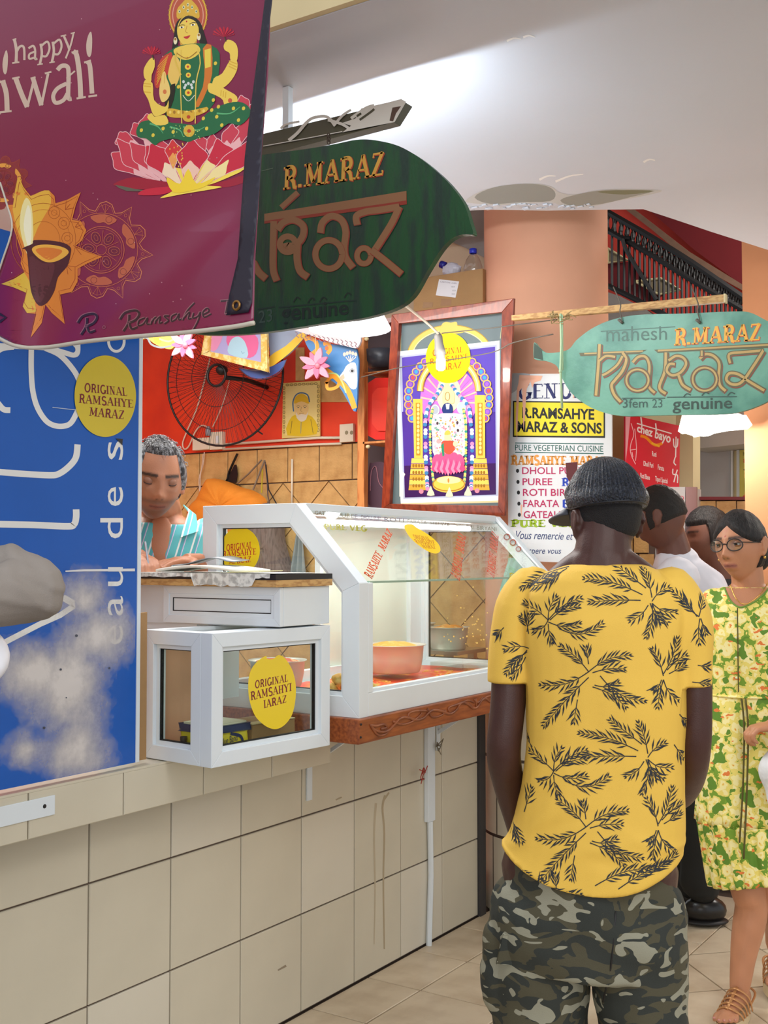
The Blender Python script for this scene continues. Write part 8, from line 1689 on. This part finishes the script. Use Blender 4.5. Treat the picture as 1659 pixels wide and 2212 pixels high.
v5 = nt.nodes.new('ShaderNodeTexVoronoi'); v5.inputs['Scale'].default_value = 30; m5 = nt.nodes.new('ShaderNodeMapping'); m5.inputs['Scale'].default_value = (.5, .5, 1.3); m5.inputs['Location'].default_value = (3, 2, 1); nt.links.new(va.outputs[0], m5.inputs[0]); nt.links.new(m5.outputs[0], v5.inputs[0])
r5 = nt.nodes.new('ShaderNodeValToRGB'); r5.color_ramp.interpolation = 'CONSTANT'; r5.color_ramp.elements[0].color = (1, 1, 1, 1); r5.color_ramp.elements[1].color = (0, 0, 0, 1); r5.color_ramp.elements[1].position = .17; nt.links.new(v5.outputs['Distance'], r5.inputs[0])
m6 = nt.nodes.new('ShaderNodeMixRGB'); nt.links.new(r5.outputs[0], m6.inputs[0]); nt.links.new(mg.outputs[0], m6.inputs[1]); m6.inputs[2].default_value = S((232, 128, 60)); nt.links.new(m6.outputs[0], b_.inputs['Base Color'])
dr = MB(); rings(dr, F2, [(wx((a_+c_)/2), 0, wz(y_), (c_-a_)/2*s2c, d_) for y_, a_, c_, d_ in [(1268, 1560, 1668, .05)]+WT_[1:]+[(1764, 1504, 1714, .132)]], 40)
for sx, ex in ((1545, 1518), (1675, 1706)): limb(dr, [F2(wx(sx), 0, wz(1305)), F2(wx(ex), -.004, wz(1370)), F2(wx(ex-2), -.01, wz(1470))], [.052, .058, .056])
df = wr(F2, 1.0, [(60, 10, 3, 0, .0025), (95, 0, 5, 1.3, .0018)])
def dfold(co): q = F2.inv(co); return df(co)*np.clip((wz(1470)-q[:, 2])/.05, .15, 1)
do_ = fuse(dr, 'dress_bodice', fl_, wom, .007, 2, None, dfold)
bv2 = BVHTree.FromPolygons([v.co+ORIG[wom] for v in do_.data.vertices], [tuple(p.vertices) for p in do_.data.polygons]); f2d = F2.d(0, -1, 0)
def dmap(px, py): h = bv2.ray_cast(F2(wx(px), 1.0, wz(py)), f2d); return h[0]
vn = [(1562, 1254), (1568, 1275), (1578, 1296), (1592, 1308), (1606, 1308), (1632, 1294), (1656, 1270), (1664, 1254)]
a = Art(dmap, lambda p: -f2d, maxlen=5, base=.0012); a.fill(vn, SW); a.build('open_neckline', SKIN, wom)
q = [dmap(*p) for p in cr(vn, 4)]; q = [p-f2d*.001 for p in q if p is not None]
MB().tube(q, .003, 6).build('ruffled_neckline', mat('green_trim', (110, 150, 60), .8), do_, smooth=True)
def pleat(name, py0, py1, w0, w1, d0, d1, cxp0, cxp1, amp, npl, seed=0):
    vs = []; fs = []; U, V = 220, 14
    for j in range(V+1):
        f = j/V; rx_, ry_ = lerp(w0, w1, f)*s2c/2, lerp(d0, d1, f); cx = wx(lerp(cxp0, cxp1, f))
        for k in range(U):
            t = 2*math.pi*k/U; ww = 1+amp*(.3+.7*f)*(math.sin(t*npl+seed)+.5*math.sin(t*npl*1.7+1+seed)); zz_ = wz(lerp(py0, py1, f)+(22*math.sin(t)*-1+10*math.sin(t*2))*f*(1 if name == 'dress_hem_tier' else .2)); vs.append(F2(cx+rx_*ww*math.cos(t), ry_*ww*math.sin(t), zz_))
    for j in range(V):
        for k in range(U): fs.append((j*U+k, j*U+(k+1) % U, (j+1)*U+(k+1) % U, (j+1)*U+k))
    o = MB().add(vs, fs).build(name, fl_, wom, smooth=True); o.modifiers.new('s', 'SOLIDIFY').thickness = .002; return o
pleat('dress_skirt', 1495, 1768, 172, 214, .098, .135, 1607, 1608, .030, 17)
pleat('dress_hem_tier', 1762, 1905, 212, 196, .135, .130, 1608, 1624, .045, 21, 2)
tb_ = [F2(wx(1607)+.127*math.cos(t), .101*math.sin(t), wz(1497)) for t in [2*math.pi*k/40 for k in range(41)]]; MB().tube(tb_, .007, 8, cap=False, flat=.6).build('waist_tie', fl_, wom, smooth=True)
for dx in (0, 8): MB().tube(cr([F2(wx(1598+dx), .108, wz(1500)), F2(wx(1602+dx), .132, wz(1560)), F2(wx(1598+dx), .145, wz(1680)), F2(wx(1590+dx), .15, wz(1790+dx*4))], 5), .006, 6, flat=.4).build('tie_end', mat('olive_tie', (92, 84, 36), .8), wom, smooth=True)
MB().tube([F2(wx(1592), .104-.0*k, wz(1310+k*16)) for k in range(12)], .002, 5).build('placket_edge', mat('olive_tie', (92, 84, 36), .8), wom)
for k in range(4): MB().ball(F2(wx(1588), .108, wz(1330+k*42)), .004, 8).build('button', mat('pale_button', (220, 224, 180), .4), wom, smooth=True)
MB().tube(cr([F2(wx(1578), .05, wz(1262)), F2(wx(1590), .088, wz(1292)), F2(wx(1610), .092, wz(1302)), F2(wx(1640), .075, wz(1280)), F2(wx(1654), .04, wz(1258))], 6), .0016, 6).build('gold_necklace', mat('gold', (226, 180, 90), .25, metal=.9), wom, smooth=True)
# sandals
M_SOLE = mat('beige_platform_sole', (206, 184, 146), .6, bump=.2, bscale=200); M_STRAP = mat('copper_strap', (196, 140, 90), .3, metal=.35)
def sandal(fpt_, nm):
    so_ = []; 
    for t in [2*math.pi*k/32 for k in range(32)]: so_.append((.040*math.cos(t)*(1.05 if math.sin(t) > 0 else .85), .060+.115*math.sin(t)))
    v0 = [fpt_(x, y, .004) for x, y in so_]; sl_ = MB().prism(v0, fpt_(0, 0, .034)-fpt_(0, 0, .004)).build('platform_sole', M_SOLE, wom, bevel=.005)
    for k, (y0, y1, zt2) in enumerate(((.118, .100, .070), (.100, .080, .078), (.080, .060, .086), (.060, .038, .094), (.040, .014, .102))):
        MB().tube(cr([fpt_(.040, y1, .034), fpt_(.033, (y0+y1)/2, zt2*.78), fpt_(.0, y0+.006, zt2+.002), fpt_(-.033, (y0+y1)/2, zt2*.78), fpt_(-.040, y1-.004, .034)], 5), .0042, 8, flat=.5).build('strap', M_STRAP, sl_, smooth=True)
    MB().tube([fpt_(0, .128, .068), fpt_(0, .08, .088), fpt_(0, .02, .108)], .005, 8, flat=.5).build('centre_strap', M_STRAP, sl_, smooth=True)
    MB().tube(cr([fpt_(.034, .01, .05), fpt_(.036, -.03, .075), fpt_(0, -.055, .08), fpt_(-.036, -.03, .075), fpt_(-.034, .01, .05)], 5), .004, 8, flat=.5).build('heel_strap', M_STRAP, sl_, smooth=True)
sandal(fp_, 1); sandal(lambda x, y, z: fp2(x, y*.9, z+.012), 2)
for i, (xo, yo) in enumerate(((.027, .163), (.010, .171), (-.004, .165), (-.018, .155), (-.030, .142))): MB().ball(fp_(xo, yo+.001, .048), (.005-.0006*i, .003, .004), 8, ft).build('toenail', mat('pink_nail', (206, 140, 130), .2), wom, smooth=True)
bag = thing('white_shoulder_bag', F2(wx(1690), .2, wz(1650)), 'white soft bag held at the right edge of the frame by the woman', 'bag'); bm_ = MB().ball(F2(wx(1696), .19, wz(1648)), (.095, .05, .125), 28, F2.R); 
fuse(bm_, 'bag_body', mat('white_quilted_cloth', (222, 224, 228), .7, bump=.3, bscale=40), bag, .006, 3, None, wr(F2, 1, [(40, 0, 35, 0, .004), (-40, 0, 35, 1, .004)])); MB().tube(cr([F2(wx(1680), .20, wz(1575)), F2(wx(1668), .205, wz(1552)), F2(wx(1662), .20, wz(1556)), F2(wx(1700), .18, wz(1580))], 5), .005, 8).build('handle', mat('white_quilted_cloth', (222, 224, 228), .7, bump=.3, bscale=40), bag, smooth=True)
# ------------------------------------------------------------ 3. writing man behind the desk
F3 = Frame((-.50, 2.77), 224); wri = thing('person', (-.50, 2.77, .12), 'man with greying hair in a turquoise striped shirt writing at the desk', 'person')
M3 = rotm(224+8, -15, -4); h3 = P(338, 1036, t=3.50); hs3 = 1.06; BS = (186, 124, 92)
lo = lambda px, py, t: P(px, py, t=t)
b = MB(); headmesh(b, M3, h3, hs3); ears(b, M3, h3, hs3)
nb0 = P(348, 1112, t=3.70)
limb(b, [nb0+Vector((0, 0, -.05)), nb0+Vector((0, 0, .02)), h3+M3 @ Vector((0, -.03, -.05))], [.075, .064, .060])
cz = nb0.z; shL, shR = P(412, 1150, t=3.78), P(255, 1150, t=3.70)
def tr3(z, rx, ry, k=0.0): c = nb0+Vector((0, 0, 0)); q = F3.inv(np.array(c)); return (q[0], q[1]-k, z, rx, ry)
R3 = [tr3(cz-.005, .07, .06), tr3(cz-.03, .13, .085), tr3(cz-.07, .175, .10), tr3(cz-.13, .19, .115, .01), tr3(cz-.25, .185, .12, .03), tr3(cz-.40, .18, .12, .05), tr3(cz-.55, .18, .12, .06)]
rings(b, F3, R3)
for sd in (-1, 1): q = F3.inv(np.array(nb0)); limb(b, [F3(q[0]+sd*.09, q[1]-.06, cz-.5), F3(sd*.1, -.02, .6), F3(sd*.11, 0, .18)], [.09, .075, .05])
q0 = F3.inv(np.array(nb0)); elR = F3(q0[0]+.24, q0[1]+.02, cz-.33); elL = F3(q0[0]-.25, q0[1]+.04, cz-.30); wrR = P(300, 1212, t=3.40); wrR.z = 1.425
limb(b, [F3(q0[0]+.17, q0[1], cz-.09), elR, wrR], [.05, .042, .036, .026]); limb(b, [F3(q0[0]-.17, q0[1], cz-.09), elL, F3(q0[0]-.10, q0[1]+.26, 1.41)], [.05, .042, .036, .026])
hd = (P(326, 1222, t=3.28)-wrR); hd.z = -.02; hand(b, wrR+hd*.1, hd, Vector((0, 0, -1)), -1, .55, .95); hand(b, F3(q0[0]-.10, q0[1]+.26, 1.412), F3.d(.7, .6, 0), Vector((0, 0, -1)), 1, .2)
def postc(co): return co
fuse(b, 'body', SKIN, wri, .0042, 2, skincol(BS, (M3, h3, hs3), (140, 80, 72), (34, 26, 24), .55))
eyes(M3, h3, hs3, wri, (0, -.5), True, (150, 100, 76))
hairmesh('hair', M3, h3, hs3, M_HAIRG, wri, lambda p: (p.z-(.084 if abs(p.x) < .045 else .084-(abs(p.x)-.045)*4.0)) if p.y > .0 else (p.z+.06), .009, .004, 45)
rr = random.Random(14); hl = MB()
for k in range(240):
    u = rr.uniform(0, 2*math.pi); v = rr.uniform(.05, 1.15); p = headpt(u, v)
    if p.z < .085 and p.y > .02: continue
    n_ = p.normalized(); q1 = p+n_*.010; d_ = Vector((rr.uniform(-1, 1), .8+rr.uniform(-.4, .4), -.1)); d_ = (d_-n_*d_.dot(n_)).normalized(); hl.tube([M3 @ (q*hs3)+h3 for q in (q1, q1+d_*.012+n_*.006, q1+d_*.026+n_*.001)], [.0011, .0009, .0003], 4)
hl.build('loose_locks', M_HAIRG, wri, smooth=True, kind='stuff')
st3 = MB(); rings(st3, F3, [(a_, b2, z_, rx_+.012, ry_+.014) for a_, b2, z_, rx_, ry_ in R3[1:]])
limb(st3, [F3(q0[0]+.15, q0[1], cz-.07), F3(q0[0]+.215, q0[1]+.01, cz-.18), F3(q0[0]+.235, q0[1]+.02, cz-.29)], [.062, .064, .060]); limb(st3, [F3(q0[0]-.15, q0[1], cz-.07), F3(q0[0]-.21, q0[1]+.01, cz-.17), F3(q0[0]-.235, q0[1]+.03, cz-.27)], [.062, .066, .062])
stm = bpy.data.materials.new('turquoise_striped_cotton'); stm.use_nodes = True; nt = stm.node_tree; b_ = nt.nodes['Principled BSDF']; b_.inputs['Roughness'].default_value = .7
tc = nt.nodes.new('ShaderNodeTexCoord'); mp = nt.nodes.new('ShaderNodeMapping'); mp.inputs['Rotation'].default_value = (0, math.radians(-24), math.radians(-44)); nt.links.new(tc.outputs['Object'], mp.inputs[0]); sx_ = nt.nodes.new('ShaderNodeSeparateXYZ'); nt.links.new(mp.outputs[0], sx_.inputs[0])
ml = nt.nodes.new('ShaderNodeMath'); ml.operation = 'MULTIPLY'; ml.inputs[1].default_value = 24; nt.links.new(sx_.outputs[0], ml.inputs[0]); frn = nt.nodes.new('ShaderNodeMath'); frn.operation = 'FRACT'; nt.links.new(ml.outputs[0], frn.inputs[0])
rp_ = nt.nodes.new('ShaderNodeValToRGB'); rp_.color_ramp.interpolation = 'CONSTANT'; e_ = rp_.color_ramp.elements; e_[0].color = S((96, 190, 196)); e_[1].position = .34; e_[1].color = S((234, 240, 238))
for p_, c_ in ((.47, (84, 176, 184)), (.72, (176, 160, 214)), (.77, (224, 228, 240)), (.81, (96, 190, 196))): n_ = e_.new(p_); n_.color = S(c_)
nt.links.new(frn.outputs[0], rp_.inputs[0]); nt.links.new(rp_.outputs[0], b_.inputs['Base Color'])
fuse(st3, 'shirt', stm, wri, .006, 3, None, wr(F3, 1.0, [(20, 10, 30, 0, .002), (-30, 8, 20, 1, .002)]))
# open neck and collar
fuse(MB().ball(nb0+F3.d(0, .098, -.085), (.042, .022, .085), 20, F3.R @ Matrix.Rotation(math.radians(10), 3, 'X')), 'open_neck', SKIN, wri, .005, 2, lambda co: np.tile(np.array(S(BS)[:3]), (len(co), 1)))
for sd in (-1, 1):
    q = [nb0+F3.d(sd*.072, -.01, .035), nb0+F3.d(sd*.088, .055, .01), nb0+F3.d(sd*.062, .135, -.075), nb0+F3.d(sd*.118, .105, -.055), nb0+F3.d(sd*.112, .03, .0)]
    o = MB().add(q, [(0, 1, 2, 3, 4)]).build('collar', stm, wri); o.modifiers.new('s', 'SOLIDIFY').thickness = .004
tn = MB(); rings(tn, F3, [(q0[0], q0[1]-.06, cz-.50, .19, .13), (q0[0], q0[1]-.06, cz-.62, .19, .13), (0, -.02, .78, .19, .12)])
for sd in (-1, 1): limb(tn, [F3(sd*.09, -.02, .8), F3(sd*.10, -.01, .5), F3(sd*.11, 0, .20)], [.10, .085, .07])
fuse(tn, 'trousers', mat('dark_grey_trousers', (50, 52, 58), .85), wri, .009, 3)
for sd in (-1, 1): MB().ball(F3(sd*.11, .05, .157), (.045, .13, .036), 14, F3.R).build('shoe', M_BLACK, wri, smooth=True)
hp = wrR+hd.normalized()*.10; pen = MB().tube([hp+Vector((0, 0, .055))-hd.normalized()*.03, hp+hd.normalized()*.022+Vector((0, 0, -.030))], [.0035, .003], 8).build('pen', mat('silver_pen', (186, 190, 200), .25, metal=.6)); tag(pen, 'silver pen held by the writing man', 'pen')
# ------------------------------------------------------------ 4. man in white T-shirt, leaning left
t4 = 4.5; s4 = t4/F; F4 = Frame(P(1500, 1207, t=t4), 90+20); wm = thing('person', F4(0, 0, 0), 'person in a white T-shirt and black trousers leaning left beyond the yellow-shirted man', 'person')
M4 = rotm(33+62, -10); h4 = P(1426, 1118, t=t4-.02); b = MB(); headmesh(b, M4, h4, 1.06); ears(b, M4, h4, 1.06)
A4 = lambda px, py, dt=0.0: P(px, py, t=t4+dt)
limb(b, [A4(1462, 1235), A4(1455, 1190), A4(1440, 1140)], [.085, .068, .062]); 
def spine(mb, grow=0.0): limb(mb, [A4(1500, 1560), A4(1505, 1420), A4(1492, 1310), A4(1462, 1225)], [.155+grow, .150+grow, .165+grow, .150+grow, .085+grow], 24)
spine(b, -.012)
for dt in (-.17, .17): limb(b, [A4(1462, 1250, dt), A4(1425, 1330, dt*1.1), A4(1385, 1400, dt), A4(1330, 1385, dt), A4(1290, 1360, dt)], [.055, .048, .042, .036, .028]); hand(b, A4(1290, 1360, dt), A4(1200, 1350)-A4(1290, 1360), Vector((0, 0, -1)), 1 if dt < 0 else -1, .4)
for dt, px in ((-.09, 1510), (.09, 1500)): limb(b, [A4(1500, 1600, dt), A4(px, 1750, dt), A4(px, 1900, dt)], [.09, .07, .045])
fuse(b, 'body', SKIN, wm, .0065, 3, skincol((104, 66, 54), (M4, h4, 1.06), (110, 66, 60), (20, 16, 16)))
hairmesh('hair', M4, h4, 1.06, mat('short_black_hair', (30, 26, 24), .7, bump=.6, bscale=300), wm, lambda p: (p.z-(.055-max(0, abs(p.x)-.05)*1.5)) if p.y > .03 else (p.z+.035+p.y*.3), .008, .002, 120)
tee = MB(); spine(tee, .012); 
for dt in (-.165, .165): limb(tee, [A4(1465, 1250, dt), A4(1440, 1300, dt*1.1), A4(1412, 1350, dt*1.1)], [.085, .078, .070])
fuse(tee, 'white_tshirt', mat('white_cotton', (222, 222, 232), .8), wm, .007, 4, None, wr(F4, 1, [(30, 25, 22, 0, .003), (-20, 30, 30, 1, .0025)]))
tp_ = MB()
for dt, px in ((-.09, 1512), (.09, 1500)): limb(tp_, [A4(1500, 1540, dt), A4(px, 1700, dt), A4(px, 1860, dt), A4(px+3, 1905, dt)], [.115, .10, .078, .082])
fuse(tp_, 'trousers', mat('black_trousers', (26, 28, 28), .8), wm, .009, 3, None, wr(F4, 1, [(20, 15, 40, 0, .003)]))
for dt, px in ((-.09, 1522), (.10, 1505)):
    c = A4(px, 1925, dt); c.z = .058; R_ = Matrix.Rotation(math.radians(33.2), 3, 'Z'); bo_ = MB().ball(c, (.085, .052, .055), 20, R_).build('boot', mat('black_leather', (24, 22, 22), .28), wm, smooth=True); MB().ball(Vector((c.x, c.y, .016)), (.092, .056, .015), 20, R_).build('boot_sole', M_BLACK, bo_, smooth=True)
# ------------------------------------------------------------ 5. man in black, half hidden
t5 = 5.1; A5 = lambda px, py, dt=0.0: P(px, py, t=t5+dt); F5 = Frame(A5(1560, 1207), 160); bk = thing('person', F5(0, 0, 0), 'dark-haired person in black half hidden behind the woman\'s head', 'person')
M5 = rotm(33+100, -8); h5 = A5(1530, 1158); b = MB(); headmesh(b, M5, h5, 1.08, 64, 48); ears(b, M5, h5, 1.08); limb(b, [A5(1575, 1290), A5(1560, 1240), A5(1540, 1190)], [.07, .06, .06])
rings(b, F5, [(0, 0, 1.24, .15, .09), (0, 0, 1.0, .16, .10), (0, 0, .85, .16, .10)])
for sd in (-1, 1): limb(b, [F5(sd*.09, 0, .85), F5(sd*.09, 0, .45), F5(sd*.1, 0, .08)], [.08, .06, .045]); limb(b, [F5(sd*.19, 0, 1.22), F5(sd*.22, .02, .98), F5(sd*.20, .12, .80)], [.05, .04, .028]); hand(b, F5(sd*.20, .12, .80), F5.d(0, .5, -1), F5.d(-sd, 0, 0), sd, .4)
fuse(b, 'body', SKIN, bk, .008, 2, skincol((120, 78, 62), (M5, h5, 1.08)))
hairmesh('hair', M5, h5, 1.08, M_HAIR, bk, lambda p: (p.z-.052) if p.y > .03 else (p.z+.04), .012, .003, 60)
bs = MB(); rings(bs, F5, [(0, 0, 1.33, .09, .07), (0, 0, 1.27, .18, .10), (0, 0, 1.1, .20, .12), (0, 0, .8, .18, .12)])
for sd in (-1, 1): limb(bs, [F5(sd*.17, 0, 1.24), F5(sd*.22, 0, 1.05)], [.065, .06])
fuse(bs, 'black_shirt', mat('black_cotton', (22, 22, 28), .85), bk, .009, 3)
bs = MB()
for sd in (-1, 1): limb(bs, [F5(sd*.09, 0, .85), F5(sd*.09, 0, .45), F5(sd*.1, 0, .12)], [.11, .09, .07])
fuse(bs, 'trousers', mat('black_trousers', (26, 28, 28), .8), bk, .01, 3)
for sd in (-1, 1): MB().ball(F5(sd*.1, .06, .045), (.045, .13, .045), 14, F5.R).build('shoe', M_BLACK, bk, smooth=True)
# ------------------------------------------------------------ 6. person at the left edge: elbow in a grey sleeve
F6 = Frame(P(-330, 1207, t=1.55), -50); gp = thing('person', F6(0, 0, 0), 'person cut off by the left edge, only a bent elbow in a grey sleeve showing', 'person')
sh6 = P(-330, 1150, t=1.60); el6 = P(60, 1272, t=1.60); wr6 = P(-330, 1300, t=1.36); b = MB()
c6_ = P(-420, 1207, t=1.55); h6 = Vector((c6_.x, c6_.y, 1.70)); M6 = rotm(-50); headmesh(b, M6, h6, 1.0, 64, 48); ears(b, M6, h6, 1.0); G6 = Frame(c6_, -50)
limb(b, [G6(0, 0, 1.50), G6(0, 0, 1.60)], [.065, .058]); rings(b, G6, [(0, 0, 1.54, .09, .07), (0, 0, 1.47, .19, .10), (0, 0, 1.2, .18, .11), (0, 0, .9, .17, .11), (0, 0, .8, .17, .11)])
limb(b, [sh6, P(-60, 1240, t=1.6), el6], [.036, .033, .030]); limb(b, [el6, P(-80, 1288, t=1.5), wr6], [.030, .028, .024]); hand(b, wr6, P(-480, 1290, t=1.3)-wr6, Vector((0, 0, -1)), 1, .4)
limb(b, [G6(-.2, 0, 1.45), G6(-.25, .02, 1.15), G6(-.24, .06, .9)], [.05, .04, .03]); hand(b, G6(-.24, .06, .9), G6.d(0, .2, -1), G6.d(1, 0, 0), -1, .4)
for sd in (-1, 1): limb(b, [G6(sd*.09, 0, .85), G6(sd*.09, 0, .45), G6(sd*.1, 0, .08)], [.08, .06, .045])
fuse(b, 'body', SKIN, gp, .008, 2, skincol((120, 80, 62), (M6, h6, 1.0))); hairmesh('hair', M6, h6, 1.0, M_HAIR, gp, lambda p: (p.z-.052) if p.y > .03 else (p.z+.05), .009, .002, 60)
gs = MB(); limb(gs, [sh6, P(-70, 1243, t=1.6), P(66, 1272, t=1.6)], [.058, .052, .051], 20, 8); limb(gs, [P(66, 1278, t=1.6), P(-80, 1288, t=1.5), wr6], [.045, .044, .036], 20, 6); rings(gs, G6, [(0, 0, 1.55, .10, .08), (0, 0, 1.48, .21, .115), (0, 0, 1.2, .20, .13), (0, 0, .88, .20, .13)]); limb(gs, [G6(.12, 0, 1.44), sh6], [.07, .062]); limb(gs, [G6(-.17, 0, 1.45), G6(-.25, .02, 1.15), G6(-.24, .06, .95)], [.06, .05, .042])
def f6(co):
    d = np.zeros(len(co)); e = np.array(el6)
    rel = co-e; a1 = rel @ np.array(MC.col[0] if False else [math.cos(YAW), math.sin(YAW), 0]); z_ = rel[:, 2]
    for (ang, off, w_, am) in ((-38, .030, .006, .004), (-30, .018, .005, -.0035), (-55, .012, .005, .003), (-20, -.012, .006, .003)):
        an = math.radians(ang); v = -a1*math.sin(an)+z_*math.cos(an)-off; d += am*np.exp(-(v/w_)**2)*np.exp(-((a1+.03)/.07)**2)
    return d+.0012*np.sin(a1*90+z_*60)
fuse(gs, 'grey_shirt', mat('grey_twill', (140, 132, 126), .8, bump=.15, bscale=600), gp, .0045, 4, None, f6)
gt_ = MB()
for sd in (-1, 1): limb(gt_, [G6(sd*.09, 0, .88), G6(sd*.09, 0, .45), G6(sd*.1, 0, .12)], [.12, .09, .075])
fuse(gt_, 'trousers', mat('dark_grey_trousers', (50, 52, 58), .85), gp, .01, 3)
for sd in (-1, 1): MB().ball(G6(sd*.1, .06, .045), (.045, .13, .045), 14, G6.R).build('shoe', M_BLACK, gp, smooth=True)
wb_ = thing('white_carrier_bag', P(-55, 1420, t=1.5), 'white plastic bag just entering the left edge below the grey elbow', 'bag'); wbm = MB().ball(P(-62, 1415, t=1.55), (.05, .04, .055), 24)
fuse(wbm, 'bag_body', mat('white_plastic_film', (226, 226, 234), .4), wb_, .005, 2, None, lambda co: .004*np.sin(co[:, 0]*70+co[:, 2]*60)+.003*np.sin(co[:, 1]*90-co[:, 2]*80)); MB().tube([P(-62, 1340, t=1.55), P(-90, 1312, t=1.52)], .006, 6).build('handle', mat('white_plastic_film', (226, 226, 234), .4), wb_)
